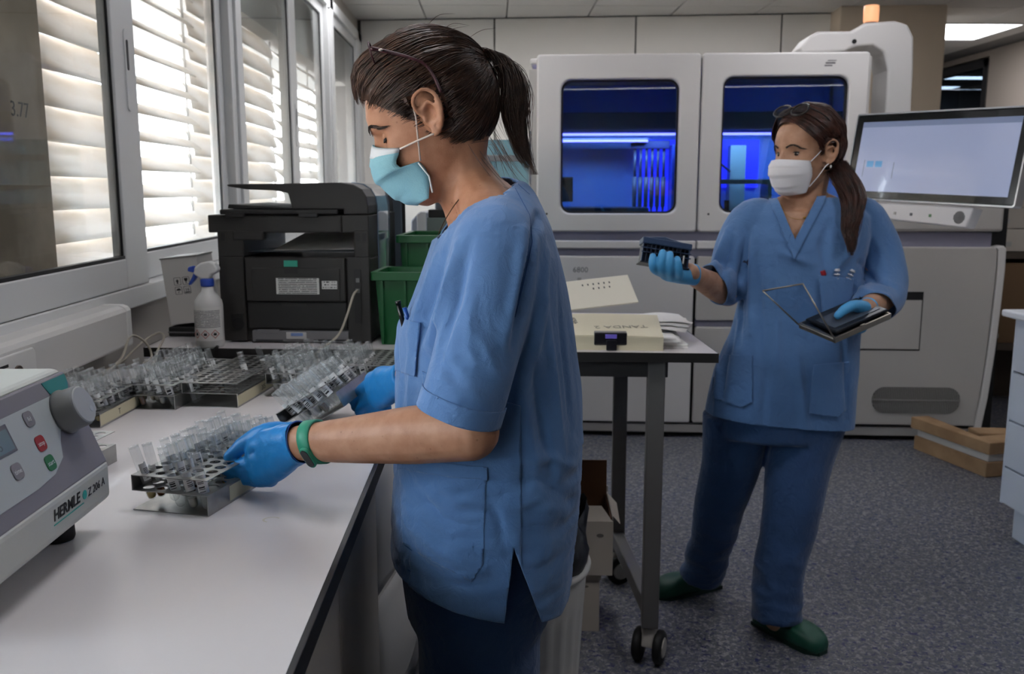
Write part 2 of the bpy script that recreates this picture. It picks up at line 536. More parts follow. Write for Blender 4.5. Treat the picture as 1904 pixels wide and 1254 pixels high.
for y0, y1, tilt, lb in SHUTTERS:
    sh = thing('louvre_shutter', lb or ('cream louvre shutter outside the window nearest the camera' if y0 > 0 else 'cream louvre shutter outside the middle near window' if y0 > -2 else 'cream louvre shutter outside the rearmost window'), 'shutter', (-1.27, y0, 0), group='louvre shutters along the window wall')
    me = slat_mesh(y1 - y0 - .012); me.materials.append(SLAT)
    me.polygons.foreach_set('use_smooth', [True] * len(me.polygons))
    z = 1.075; k = 0
    rnd = random.Random(int(y0 * 100))
    while z < 2.2:
        s = mobj('slat', me, None, sh)
        s.location = (0, .006, z)
        s.rotation_euler = (rnd.uniform(-.012, .012), R(-tilt + rnd.uniform(-3, 3)), 0)
        z += .0985
    MB().box(-.004, .004, -.008, .0, 1.04, 2.21).obj('pivot_bar', PIVOT, sh)

# ground and the house across the street
struct('ground', MB().box(-60, -1.2, -40, 60, -4.2, -4.0), mat('pale_street', '#a5a29d', .9))
HOUSE = mat('salmon_render', '#d3c0b4', .9)
hb = thing('apartment_house', 'pale pink apartment house across the street, glimpsed between the slats', 'building', (-17, 0, -4.0))
MB().box(-6, 0, -14, 42, 0, 8.2).obj('facade', HOUSE, hb)
MB().box(-6.2, .35, -14.3, 42.3, 8.2, 8.5).obj('roof_slab', mat('roof_white', '#dcd6cc', .9), hb)
pane_me = MB().box(-.02, .02, 0, 1.1, 0, 1.5).mesh('window'); pane_me.materials.append(mat('dark_pane', '#4d545c', .15))
fr_me = MB().box(-.02, .05, -.08, 0, -.1, 1.6).box(-.02, .05, 1.1, 1.18, -.1, 1.6).box(-.02, .05, 0, 1.1, 1.5, 1.6).box(-.02, .12, -.08, 1.18, -.14, 0).mesh('window_surround'); fr_me.materials.append(mat('roof_white'))
for fl in range(3):
    for k in range(14):
        p = mobj('window', pane_me, None, hb); p.location = (.01, 4 + k * 2.6, .7 + fl * 2.6)
        q = mobj('window_surround', fr_me, None, p)
# ================================================================= the sample analyser along the far side
def ring_prism(mb, outer, inner, z0, z1, M=None, smooth=False):
    """flat frame: outer and inner outlines with the same number of points"""
    n = len(outer)
    vs_ = [(p[0], p[1], z0) for p in outer] + [(p[0], p[1], z1) for p in outer] + [(p[0], p[1], z0) for p in inner] + [(p[0], p[1], z1) for p in inner]
    fs_ = []
    for i in range(n):
        j = (i + 1) % n
        fs_ += [(i, j, n + j, n + i), (2 * n + i, 3 * n + i, 3 * n + j, 2 * n + j), (n + i, n + j, 3 * n + j, 3 * n + i), (i, 2 * n + i, 2 * n + j, j)]
    return mb.add(vs_, fs_, M, smooth)

AP = mat('analyser_warm_white', '#cfcdcb', .42, bump=.05, bscale=700, coat=.1)
APG = mat('analyser_grey_panel', '#b4b1ad', .5, bump=.05, bscale=700)
LAV = mat('analyser_lavender_recess', '#8f8da0', .55)
DK = mat('analyser_black_plinth', '#101012', .6)
an = thing('sample_analyser', 'large white laboratory analyser with two windowed doors and blue-lit inside', 'analyser', (.25, 5.016, 0), SKEW)
# carcass: plinth, back and side walls round an open chamber
MB().box(.05, 2.44, .04, 1.1, .0, .07).obj('plinth', DK, an)
MB().box(.02, 2.46, -.01, .04, .028, .074).obj('kick_plate', APG, an, .006)
MB().box(.0, 2.42, .03, 1.15, .07, 1.10).obj('lower_body', DK, an)
MB().box(-.035, 1.75, .66, 1.15, 1.10, 2.05).box(-.04, -.002, .03, .66, 1.10, 2.0).box(1.72, 1.75, .03, .66, 1.10, 2.05).box(-.035, 1.75, .03, .66, 2.03, 2.06).obj('upper_body', AP, an, .008)
MB().box(-.05, 0, .02, .35, .09, 1.10).obj('side_panel', AP, an, .006)
# doors with round-cornered windows
def door(x0, x1, wx0, wx1, wz0, wz1):
    mb = MB()
    ring_prism(mb, rrect(x0, x1, 1.145, 2.072, .018, 6), rrect(wx0, wx1, wz0, wz1, .055, 6), -.0, .035, MXZ)
    d = mb.obj('door', AP, an, .012, 3, fix=True)
    ring_prism(MB(), rrect(wx0 - .004, wx1 + .004, wz0 - .004, wz1 + .004, .058, 6), rrect(wx0 + .01, wx1 - .01, wz0 + .01, wz1 - .01, .048, 6), -.012, .012, MXZ).obj('window_seal', BLACK_RUBBER, d, fix=True)
    MB().prism(rrect(wx0, wx1, wz0, wz1, .055, 6), -.014, -.009, MXZ).obj('pane', ANGLASS, d)
    MB().cyl((x0 + .055, -.036, 1.24), (x0 + .055, -.03, 1.24), .006, n=10).obj('lock', DK, d)
    return d
ANGLASS = clear_mat('smoked_teal_glass', '#bccfd6', .01, .12)
door(.004, .860, .132, .752, 1.243, 1.942)
d2 = door(.868, 1.722, .978, 1.620, 1.248, 1.952)
MB().box(1.49, 1.53, -.0365, -.035, 2.0, 2.006).box(1.495, 1.545, -.0365, -.035, 2.012, 2.02).box(1.505, 1.55, -.0365, -.035, 2.026, 2.03).obj('maker_mark', mat('badge_grey', '#5f5f62', .4), d2)
# ledge below the doors
MB().box(.0, 2.42, .01, .04, 1.0, 1.145).obj('handle_recess', LAV, an)
MB().box(.0, .862, -.03, .03, 1.053, 1.096).obj('ledge', AP, an, .006)
MB().box(.87, 1.72, -.03, .03, 1.053, 1.096).obj('ledge', AP, an, .006)
# lower panels
def panel(poly, m=APG, d=.03, name='panel'):
    return MB().prism(poly, -.012, d, MXZ).obj(name, m, an, .006)
panel(rrect(.0, .858, .09, 1.012, .012), AP)
panel(rrect(.874, 1.42, .09, .628, .012))
panel(rrect(.874, 1.42, .664, 1.012, .012))
MB().box(.874, 1.42, -.004, .01, .628, .664).obj('drawer_recess', LAV, an)
# right service panel with a curved outer edge
edge = [(2.395, .095), (2.41, .25), (2.428, .5), (2.438, .75), (2.443, .95), (2.44, 1.05), (2.425, 1.068)]
pr = MB().prism([(1.43, .095)] + edge + [(1.43, 1.068)], -.012, .03, MXZ).obj('service_panel', APG, an, .006)
trim = [(x + .006, z) for x, z in edge] + [(x + .045, z + (.01 if z > 1 else 0)) for x, z in reversed(edge)]
trim[0] = (2.39, .06); trim[-1] = (2.43, .05)
MB().prism([trim[0]] + trim[1:], -.06, .03, MXZ).obj('edge_trim', AP, an, .006, fix=True)
MB().box(2.44, 2.52, .06, 1.1, .0, 1.28).obj('side_wall', DK, an)
MB().box(1.62, 2.064, -.016, -.010, .783, .826).obj('hatch_recess', LAV, pr)
MB().box(1.62, 2.07, -.034, -.028, .517, .785).obj('hatch_door', APG, pr, .003)
MB().box(1.615, 2.075, -.031, -.028, .51, .83).obj('hatch_gap', DK, pr)
# oval ventilation grille: a frame and upright fins
GR = mat('grille_grey', '#8b8986', .5)
gx0, gx1, gz0, gz1 = 1.84, 2.308, .163, .309
g = MB().prism(rrect(gx0, gx1, gz0, gz1, .07, 8), .0305, .032, MXZ).obj('grille', DK, pr)
fin = MB()
k = 0
x = gx0 + .006
while x < gx1 - .004:
    rr = .073
    cx = min(max(x, gx0 + rr), gx1 - rr)
    hh = math.sqrt(max(0, rr * rr - (x - cx) ** 2))
    fin.box(x - .0028, x + .0028, -.036, -.031, .236 - hh, .236 + hh)
    x += .0095
fn = fin.obj('grille_fins', GR, g); fn['kind'] = 'stuff'
MB().box(gx0, gx1, -.0385, -.033, .233, .240).obj('grille_bar', GR, g)
# console under the monitor
MB().box(1.76, 2.46, -.03, .6, 1.15, 1.30).obj('console', APG, an, .015)
# arched duct over the right-hand corner with a beacon lamp
path = [(1.40, 2.11), (1.46, 2.185), (1.50, 2.205), (1.68, 2.205), (1.74, 2.245), (1.90, 2.255), (1.965, 2.235), (2.0, 2.17), (2.01, 2.0), (2.02, 1.25)]
inner = [(1.88, 1.25), (1.875, 2.0), (1.85, 2.09), (1.79, 2.13), (1.70, 2.125), (1.64, 2.10)]
MB().prism(path[::-1] + [(1.42, 2.09)] + inner[::-1] , -.42, -.16, MXZ).obj('arched_duct', AP, an, .02, 3, fix=True)
MB().cyl((1.69, .155, 2.15), (1.69, .165, 2.15), .012, n=12).obj('duct_screw', DK, an)
bc = MB().cyl((1.81, .29, 2.245), (1.81, .29, 2.268), .034, n=20).obj('beacon', mat('beacon_base', '#77706c', .5), an)
MB().lathe([(.037, 0), (.040, .01), (.041, .07), (.038, .088)], 22, Matrix.Translation((1.81, .29, 2.268))).obj('beacon_lens', mat('lit_orange_lens', '#eeb088', .35, emit=.55, ecol='#ffb27c'), bc)
mobj('lettering', text_mesh('6800', .042, .0003), mat('badge_grey'), an, M=frame_M((.203, -.0305, .924), (1, 0, 0), (0, 0, 1)))
MB().prism(rrect(.228, .25, .855, .895, .004, 3), .030, .0306, MXZ).obj('mark', mat('mark_pale', '#a5a3a0', .5), an)
# ---- chamber behind the glass
NAVY = mat('chamber_navy', '#16246a', .5)
MB().box(.02, 1.7, .62, .655, 1.15, 1.98).obj('chamber_back', mat('chamber_blue_panel', '#6f9be6', .45), an)
MB().box(.02, 1.7, .05, .62, 1.15, 1.19).obj('chamber_floor', NAVY, an)
MB().box(.855, .868, .06, .62, 1.19, 1.98).obj('chamber_divider', NAVY, an)
MB().box(.845, .885, .006, .06, 1.145, 2.05).box(-.04, .03, .006, .05, 1.145, 2.0).box(1.69, 1.715, .006, .05, 1.145, 2.0).box(0, 1.72, .006, .05, 2.0, 2.05).box(0, 1.72, .006, .05, 1.147, 1.16).obj('light_leak_strip', APG, an)  # strips added behind the door edges to block LED light leaking out
MB().box(.02, 1.7, .30, .36, 1.70, 1.80).obj('gantry_beam', mat('gantry_grey_green', '#5d7472', .4), an, .006)
LED = mat('violet_led_strip', '#4030ff', .4, emit=7.0, ecol='#8a7cff')
led_b = mat('led_channel', '#2a2f66', .4)
for x0, x1, z in ((.03, .78, 1.672), (.03, .62, 1.635), (.90, 1.66, 1.672)):
    ls = MB().box(x0, x1, .30, .34, z - .004, z + .022).obj('light_bar', led_b, an)
    MB().box(x0, x1, .292, .30, z, z + .012).obj('led_strip', LED, ls)
LAMPB = mat('blue_lamp_panel', '#2030ff', .4, emit=2.2, ecol='#2a30ff')
MB().box(.60, .82, .595, .615, 1.20, 1.66).obj('blue_backlight', LAMPB, an)
MB().box(.90, 1.30, .595, .615, 1.38, 1.66).obj('blue_backlight', LAMPB, an)
PIP = mat('pipette_grey', '#566075', .35)
for k in range(6):
    x = .555 + k * .033
    p = MB().cyl((x, .38, 1.27), (x, .38, 1.44), .012, .014, n=12).cyl((x, .38, 1.44), (x, .38, 1.60), .008, n=10).obj('pipette', PIP, an)
    MB().cyl((x, .38, 1.235), (x, .38, 1.27), .004, .008, n=8).obj('tip', BLACK_RUBBER, p)
MB().box(.53, .75, .35, .41, 1.60, 1.645).obj('pipette_head', NAVY, an, .004)
MB().box(.76, .80, .3, .5, 1.20, 1.62).obj('slide_rail', mat('rail_blue', '#3350b8', .35), an)
MB().box(.12, .20, .25, .45, 1.30, 1.44).obj('reader_block', DK, an, .006)
MB().prism(rrect(.12, .62, .10, .45, .03), 1.235, 1.27).obj('deck_tray', mat('deck_dark', '#20263e', .35), an, .006)
MB().box(.10, .80, .06, .5, 1.19, 1.235).obj('deck', mat('deck_slate', '#41506e', .4), an, .004)
MB().box(.92, 1.66, .06, .5, 1.19, 1.235).obj('deck', mat('deck_slate'), an, .004)
MB().box(.96, 1.30, .10, .34, 1.40, 1.425).box(.97, .99, .1, .32, 1.235, 1.40).box(1.26, 1.28, .1, .32, 1.235, 1.40).obj('plate_stage', mat('stage_teal', '#9fbcb6', .35), an, .003)
MB().box(1.10, 1.19, .40, .5, 1.235, 1.62).obj('stacker', mat('stage_teal'), an, .004)
MB().tube([(1.02, .45, 1.60), (1.04, .40, 1.52), (1.10, .38, 1.47)], .006, 8).obj('hose', DK, an)
MB().cyl((1.0, .2, 1.235), (1.0, .2, 1.34), .02, n=14).cyl((1.06, .22, 1.235), (1.06, .22, 1.31), .014, n=12).obj('reagent_holder', DK, an)

# ================================================================= monitor on the analyser's arm
BL, BR_, TL = Vector((1.521, 3.93, 1.339)), Vector((1.844, 3.209, 1.315)), Vector((1.543, 3.984, 1.669))
MB_ = frame_M(BL, BR_ - BL, TL - BL)
mw = (BR_ - BL).length; mh = .345
mo = thing('touch_monitor', 'wide black-rimmed touch screen showing a pale page, beside the analyser', 'monitor')
mo.matrix_world = MB_
MB().prism(rrect(0, mw, 0, mh, .008, 4), -.035, 0).obj('housing', mat('monitor_black_glass', '#0c0d10', .12, coat=.5), mo, .004)
ring_prism(MB(), rrect(-.006, mw + .006, -.006, mh + .006, .012, 4), rrect(.0, mw, .0, mh, .008, 4), -.036, .003).obj('silver_rim', mat('rim_silver', '#a9adb2', .3, .7), mo, fix=True)
SCREEN = mat('lit_screen', '#a4b1d2', .1, emit=.13, ecol='#b9c6ee', coat=1.0)
scr = MB().box(.035, mw - .03, .03, mh - .03, 0, .0015).obj('screen', SCREEN, mo)
UI = mat('interface_blue', '#6ea4cf', .2, emit=.2, ecol='#5f9fd6')
for a_ in ((.09, .125), (.135, .17)):
    MB().box(*a_, .13, .155, .0015, .0018).obj('interface_tile', UI, scr)
UI2 = mat('interface_line', '#6b7388', .2)
for a_ in ((.075, .077, .09, .16), (.23, .232, .085, .15)):
    MB().box(*a_, .0015, .0018).obj('interface_line', UI2, scr)
MB().box(.035, mw - .03, mh - .052, mh - .03, .0015, .0017).obj('interface_header', mat('interface_header', '#8291b4', .2, emit=.1), scr)
bar = MB().prism([(.05, -.012), (.09, -.075), (.61, -.088), (.63, -.012)], -.06, -.005).obj('speaker_bar', mat('speaker_bar_white', '#d7d6d8', .4), mo, .006, fix=True)
for cx in (.125, .575):
    sp = MB()
    for k in range(-4, 5):
        hh = math.sqrt(max(0., .024 ** 2 - (k * .0055) ** 2))
        sp.box(cx + k * .0055 - .0014, cx + k * .0055 + .0014, -.052 - hh, -.052 + hh, -.005, -.0038)
    sp.obj('speaker_slots', BLACK_RUBBER, bar)
for cx, m_ in ((.27, 'mark_pale'), (.35, 'badge_grey'), (.44, None)):
    MB().box(cx, cx + .011, -.058, -.047, -.005, -.003).obj('button', mat(m_) if m_ else mat('button_green', '#4f7d4e', .4), bar)
ai = an.matrix_basis.inverted() if False else (Matrix.Translation((.25, 5.016, 0)) @ Matrix.Rotation(SKEW, 4, 'Z')).inverted()
p2, p3, p1 = ai @ (MB_ @ Vector((mw * .5, mh * .5, -.038))), ai @ (MB_ @ Vector((mw * .5, mh * .5, -.16))), Vector((1.95, .1, 1.5))
MB().tube([p2, p3, p1 + Vector((0, -.25, 0)), p1], .028, 12).obj('monitor_arm', APG, an)

for x_, e_ in ((.42, 5.5), (1.28, 3.8)):
    ld_ = bpy.data.lights.new('chamber_lamp', 'AREA'); ld_.energy = e_; ld_.color = (.38, .52, 1.0); ld_.shape = 'RECTANGLE'; ld_.size = .7; ld_.size_y = .04
    lo_ = bpy.data.objects.new('chamber_lamp', ld_); COL.objects.link(lo_); lo_.parent = an; lo_.location = (x_, .25, 1.66); lo_.rotation_euler = (R(35), 0, 0)
# ================================================================= work bench along the windows
BZ = .905
LAM = mat('white_laminate_top', '#d9d4d4', .34, bump=.03, bscale=500, coat=.05)
EDGE = mat('black_bench_edge', '#17171a', .45)
CABG = mat('grey_beige_carcass', '#a9a49c', .5)
be = thing('lab_bench', 'long white laminate work bench with black edge under the windows', 'bench', (0, 0, 0))
MB().box(WX + .005, -.204, -1.2, 2.40, BZ - .028, BZ).obj('worktop', LAM, be)
MB().box(-.204, -.196, -1.2, 2.40, BZ - .03, BZ + .0004).obj('edge_band', EDGE, be, .001)
MB().box(WX + .02, -.23, -1.2, 1.62, .10, BZ - .03).obj('carcass', CABG, be)
MB().box(WX + .06, -.28, -1.2, 1.62, 0, .10).obj('plinth', DK, be)
for y0, y1 in ((-1.19, -.60), (-.595, 0.0), (.005, .60), (.605, 1.20), (1.205, 1.615)):
    MB().box(-.23, -.212, y0, y1, .105, BZ - .034).obj('cabinet_door', CABG, be, .002)
stain = mat('faint_ring_stain', '#cdc6b4', .5)
MB().lathe([(.0085, 0), (.0098, .0003), (.011, 0)], 26, Matrix.Translation((-.318, 1.272, BZ + .0001)) @ Matrix.Diagonal((1.2, 1, 1, 1)), True, False, False, R(30), R(250)).obj('ring_stain', stain, be)

# drawer pedestal with bulging fronts and scooped pulls, under the far end of the bench
pe = thing('drawer_pedestal', 'pale drawer pedestal with bulging fronts under the far end of the bench', 'drawer unit', (-.20, 1.66, 0))
PEDC = mat('pedestal_pale_plastic', '#c3c2c0', .4)
MB().box(-.55, -.04, .0, .60, .08, .86).obj('body', PEDC, pe, .004)
MB().box(-.5, -.08, .04, .56, 0, .08).obj('plinth', DK, pe)
def drawer_front(z0, z1):
    rings = []
    for k in range(9):
        t = k / 8; z = z0 + (z1 - z0) * t
        bul = .035 * math.sin(PI * min(1, t * 1.1)) ** .8 if 0 < t < 1 else 0
        rings.append([(-.04, .005, z), (-.04, .595, z), (-.02 + bul * .4, .595, z), (.004 + bul, .45, z), (.012 + bul, .3, z), (.004 + bul, .15, z), (-.02 + bul * .4, .005, z)])
    d = MB().loft(rings).obj('drawer', PEDC, pe, fix=True)
    zt = z1 - .03
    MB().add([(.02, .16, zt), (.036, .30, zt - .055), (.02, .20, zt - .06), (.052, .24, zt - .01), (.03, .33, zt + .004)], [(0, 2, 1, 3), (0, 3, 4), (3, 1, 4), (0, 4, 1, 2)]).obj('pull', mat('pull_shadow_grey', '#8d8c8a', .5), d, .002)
for z0, z1 in ((.09, .33), (.34, .59), (.60, .85)): drawer_front(z0, z1)

# ================================================================= table on castors behind the bench
TO = Vector((-.977, 2.558, 0)); TA = R(-4.7); TZ = .935
tb = thing('castor_table', 'white-topped table with dark edge and grey legs on castors', 'table', TO, TA)
TD = .80; SH = math.tan(R(4.7)) * TD          # side edges run parallel to the window wall
top = [(0, 0), (1.602, 0), (1.602 - SH, TD), (0 - SH, TD)]
MB().prism([(x + (.002 if i in (0, 3) else -.002), y + (.002 if i < 2 else -.002)) for i, (x, y) in enumerate(top)], TZ - .024, TZ).obj('tabletop', LAM, tb)
ring_prism(MB(), top, [(x + (.002 if i in (0, 3) else -.002), y + (.002 if i < 2 else -.002)) for i, (x, y) in enumerate(top)], TZ - .026, TZ + .0003).obj('edge_band', mat('dark_table_edge', '#232120', .45), tb, fix=True)
LEG = mat('grey_steel_leg', '#6f6d6b', .45, .2)
MB().box(.10, 1.47, .035, .065, TZ - .075, TZ - .026).obj('apron', mat('dark_steel', '#3c3a3a', .45, .3), tb, .002)
MB().box(.10, 1.42, .60, .63, TZ - .075, TZ - .026).obj('apron', mat('dark_steel'), tb, .002)
def castor(cx, cy, rot):
    c = MB().prism(rrect(-.016, .016, -.022, .022, .008), .075, .125).obj('castor', mat('castor_housing', '#b9b5ad', .4), tb, .004, M=Matrix.Translation((cx, cy, 0)) @ Matrix.Rotation(rot, 4, 'Z'))
    MB().prism([(-.03, .055), (.03, .055), (.022, .11), (-.018, .11)], -.017, .017, MXZ).obj('fork', mat('castor_housing'), c, .004)
    for s in (-1, 1):
        MB().lathe([(.02, -.012), (.044, -.012), (.05, -.006), (.05, .006), (.044, .012), (.02, .012)], 24, Matrix.Translation((0, s * .031, .05)) @ Matrix.Rotation(PI / 2, 4, 'X')).obj('wheel', BLACK_RUBBER, c)
        MB().lathe([(.03, 0), (.026, .003)], 20, Matrix.Translation((0, s * .0435, .05)) @ Matrix.Rotation(-s * PI / 2, 4, 'X')).obj('hub_cap', mat('castor_housing'), c)
for lx, ly, h in ((1.415, .03, 0), (1.352, .595, 0), (.12, .03, 0), (.07, .595, 0)):
    MB().box(lx, lx + .048, ly, ly + .048, .115, TZ - .026).obj('leg', LEG, tb, .003)
for x0, x1 in ((1.418, 1.355), (.123, .073)):
    MB().add([(x0, .07, .14), (x0 + .04, .07, .14), (x1 + .04, .60, .14), (x1, .60, .14), (x0, .07, .19), (x0 + .04, .07, .19), (x1 + .04, .60, .19), (x1, .60, .19)],
             [(0, 3, 2, 1), (4, 5, 6, 7), (0, 1, 5, 4), (1, 2, 6, 5), (2, 3, 7, 6), (3, 0, 4, 7)]).obj('foot_rail', LEG, tb, .003)
castor(1.44, .06, R(70)); castor(1.375, .62, R(20)); castor(.145, .06, R(60)); castor(.095, .62, R(40))

TM = Matrix.Translation(TO + Vector((0, 0, TZ))) @ Matrix.Rotation(TA, 4, 'Z')     # table-top frame
def on_table(name, label, cat, x, y, rz=0., z=0., group=None):
    o = thing(name, label, cat, TM @ Vector((x, y, z)), TA + rz, group)
    return o

# ================================================================= multifunction printer, seen from behind
pt = on_table('printer', 'black multifunction laser printer seen from behind with raised sheet feeder', 'printer', .19, .10)
PB = mat('printer_black_plastic', '#2b2927', .5, bump=.15, bscale=1500)
PB2 = mat('printer_darker_plastic', '#1d1c1c', .5, bump=.1, bscale=1500)
def px(p): return (p - 413) * .00158
def pz(p): return .008 + (632 - p) * .00154
W_ = .438
MB().box(.0, W_ + .0, .012, .40, .006, .248).obj('body', PB, pt, .006)
MB().box(.0, .075, .0, .40, .248, .325).obj('side_pillar', PB, pt, .003)
MB().box(.395, W_, .0, .40, .248, .325).obj('side_pillar', PB, pt, .003)
MB().box(.0, .073, .0, .014, .006, .25).obj('rear_corner', PB, pt, .003)
MB().box(.372, W_, .0, .014, .006, .25).obj('rear_corner', PB, pt, .003)
for x0 in (.012, .048, .40, .42):
    MB().box(x0, x0 + .012, -.0015, .001, .295, .318).obj('vent_slot', PB2, pt)
rd = MB().box(.078, .368, -.003, .014, .122, .247).obj('rear_door', PB, pt, .003)
MB().box(.098, .352, -.0055, -.003, .124, .218).obj('door_panel', PB, rd, .002)
MB().box(.192, .232, -.0068, -.0055, .222, .240).obj('release_tab', mat('teal_tab', '#2aa189', .5), rd, .001)
MB().box(.192, .232, -.0062, -.0055, .202, .216).obj('latch_recess', PB2, rd)
lw_ = mat('label_white', '#d6d6d2', .5)
def print_mat(name, rows, paper='#d6d6d2', ink='#26262a', su=26, dens=.52):
    """lines of small print on paper, from the local x (along) and y/z (rows) of the label"""
    m = bpy.data.materials.new(name); m.use_nodes = True
    nt = m.node_tree; b = nt.nodes['Principled BSDF']; b.inputs['Roughness'].default_value = .55
    tc = nt.nodes.new('ShaderNodeTexCoord')
    sp = nt.nodes.new('ShaderNodeSeparateXYZ'); nt.links.new(tc.outputs['UV'], sp.inputs[0])
    def math_(op, a, b_=None):
        n = nt.nodes.new('ShaderNodeMath'); n.operation = op
        for i, v in enumerate((a, b_)):
            if v is None: continue
            if isinstance(v, (int, float)): n.inputs[i].default_value = v
            else: nt.links.new(v, n.inputs[i])
        return n.outputs[0]
    r = math_('MULTIPLY', sp.outputs[1], rows)
    fr = math_('FRACT', r); row = math_('FLOOR', r)
    inrow = math_('MULTIPLY', math_('GREATER_THAN', fr, .35), math_('LESS_THAN', fr, .8))
    cb = nt.nodes.new('ShaderNodeCombineXYZ')
    nt.links.new(math_('MULTIPLY', sp.outputs[0], su), cb.inputs[0]); nt.links.new(math_('MULTIPLY', row, 7.31), cb.inputs[1])
    n = nt.nodes.new('ShaderNodeTexNoise'); n.inputs['Scale'].default_value = 1.0; n.inputs['Detail'].default_value = 3
    nt.links.new(cb.outputs[0], n.inputs['Vector'])
    inkf = math_('MULTIPLY', inrow, math_('GREATER_THAN', n.outputs[0], 1 - dens))
    edge = math_('MULTIPLY', math_('GREATER_THAN', sp.outputs[0], .05), math_('LESS_THAN', sp.outputs[0], .95))
    inkf = math_('MULTIPLY', inkf, edge)
    mx = nt.nodes.new('ShaderNodeMix'); mx.data_type = 'RGBA'
    mx.inputs[6].default_value = lin(paper); mx.inputs[7].default_value = lin(ink)
    nt.links.new(inkf, mx.inputs[0]); nt.links.new(mx.outputs[2], b.inputs['Base Color'])
    return m
def uv_quad(name, pts, m, parent, nx=1, thick=None):
    """flat printed sheet with a 0..1 uv map; pts: lower-left, lower-right, upper-right, upper-left"""
    me = bpy.data.meshes.new(name); me.from_pydata([tuple(p) for p in pts], [], [(0, 1, 2, 3)])
    uv = me.uv_layers.new(name='uv')
    for i, c in enumerate(((0, 0), (1, 0), (1, 1), (0, 1))): uv.data[i].uv = c
    me.materials.append(m)
    o = mobj(name, me, None, parent)
    if thick:
        s = o.modifiers.new('thick', 'SOLIDIFY'); s.thickness = thick; s.offset = -1
    return o
def vlabel(name, x0, x1, z0, z1, y, m, parent):
    return uv_quad(name, [(x0, y, z0), (x1, y, z0), (x1, y, z1), (x0, y, z1)], m, parent, thick=.0004)
vlabel('rating_label', px(519), px(598), pz(544), pz(514), -.0062, print_mat('rating_print', 9, su=30, dens=.6), rd)
vlabel('approval_label', px(603), px(631), pz(534), pz(519), -.0062, print_mat('approval_print', 3, su=14, dens=.5), rd)
lp = MB().box(.078, .368, .002, .014, .042, .12).obj('lower_rear_panel', PB2, pt, .003)
MB().box(.18, .25, .0005, .002, .108, .115).obj('finger_notch', PB, lp)
# duplex tray in the bottom slot
tr = MB().box(.09, .372, -.002, .03, .004, .036).box(.105, .17, -.003, .0, .030, .040).obj('duplex_tray', mat('tray_grey', '#6f6e70', .5), pt, .003)
MB().box(.19, .25, -.006, -.002, .013, .033).obj('tray_handle', mat('tray_handle_grey', '#b5b4b2', .5), tr, .002)
MB().box(.205, .24, -.0075, -.006, .022, .031).obj('blue_latch', mat('latch_blue', '#6f86b8', .5), tr, .001)
MB().box(.10, .18, -.003, -.002, .006, .010).obj('tray_slot', DK, tr)
MB().box(.27, .365, -.003, -.002, .008, .012).obj('tray_slot', DK, tr)
# sockets on the right rear corner
ps = MB().box(.392, .412, -.002, .001, .06, .215).obj('port_strip', PB2, pt)
MB().box(.398, .408, -.0035, -.002, .178, .190).obj('usb_port', mat('port_grey', '#777777', .4), ps)
MB().box(.396, .408, -.0035, -.002, .148, .160).obj('network_port', mat('port_grey'), ps)
MB().box(.03, .066, -.002, .001, .06, .085).obj('power_inlet', PB2, pt)
MB().lathe([(.016, 0), (.018, .004)], 16, Matrix.Translation((.05, .0, .055)) @ Matrix.Rotation(PI / 2, 4, 'X')).obj('cooling_port', DK, pt)
# paper path, output sheet and scanner
MB().add([(.075, .03, .262), (.392, .03, .262), (.392, .39, .300), (.075, .39, .255)], [(0, 1, 2, 3)]).obj('output_tray', mat('tray_blue_grey', '#8d949b', .4), pt)
MB().add([(.15, .03, .266), (.390, .03, .270), (.390, .36, .314), (.15, .36, .300)], [(0, 1, 2, 3)]).obj('sheet', mat('paper_white', '#e8e6e2', .7), pt)
sc = MB().box(-.026, .36, .002, .40, .318, .368).obj('scanner', PB, pt, .004)
MB().box(.36, W_, .004, .40, .318, .368).obj('scanner_end', PB, pt, .003)
MB().box(.045, .135, -.002, .03, .296, .322).obj('scanner_foot', PB, sc, .004)
MB().box(.012, .352, -.006, .38, .370, .384).obj('scanner_lid', PB2, pt, .004)
for x0 in (.03, .24):
    MB().box(x0, x0 + .055, -.010, .01, .362, .374).obj('hinge', PB2, sc, .002)
adf = [(px(552), .384), (px(545), .43), (px(520), .437), (px(470), .440), (px(438), .4475), (px(433), .4525), (px(440), .4545), (px(520), .456), (px(640), .459), (px(664), .454), (px(679), .441), (px(687), .420), (px(690), .395), (px(690), .370), (px(645), .370), (px(645), .384)]
MB().prism(adf, -.38, -.004, MXZ).obj('sheet_feeder', PB, pt, .004, fix=True)
MB().prism([(px(430), .386), (px(552), .384), (px(552), .388), (px(432), .398)], -.38, -.02, MXZ).obj('feeder_input_tray', PB2, pt, .002, fix=True)
# rounded glossy front band at the far right
gl = [(px(650), .10), (px(706), .10), (px(705), .40), (px(699), .435), (px(685), .452), (px(665), .462), (px(655), .45), (px(676), .43), (px(684), .39)]
MB().prism(gl, -.415, -.40, MXZ).obj('front_bezel', mat('bezel_gloss', '#59636d', .12, coat=.8), pt, .004, fix=True)
gl2 = [(x + .008, z + .004) for x, z in gl]
MB().prism(gl2, -.425, -.415, MXZ).obj('front_cover', PB2, pt, .004, fix=True)
ol = [(W_, .15), (W_, .39), (W_ - .006, .418), (W_ - .018, .439), (W_ - .040, .453), (W_ - .075, .4585)]
MB().prism([(a + .0005, b_ + .0005) for a, b_ in ol] + [(a + .0030, b_ + .0030) for a, b_ in reversed(ol)], -.30, -.12, MXZ).obj('side_reflection_strip', mat('reflection_blue_grey', '#6d7f92', .1, coat=1.0), pt, fix=True)  # blue-grey strip paints the bluish reflection on the printer's glossy side
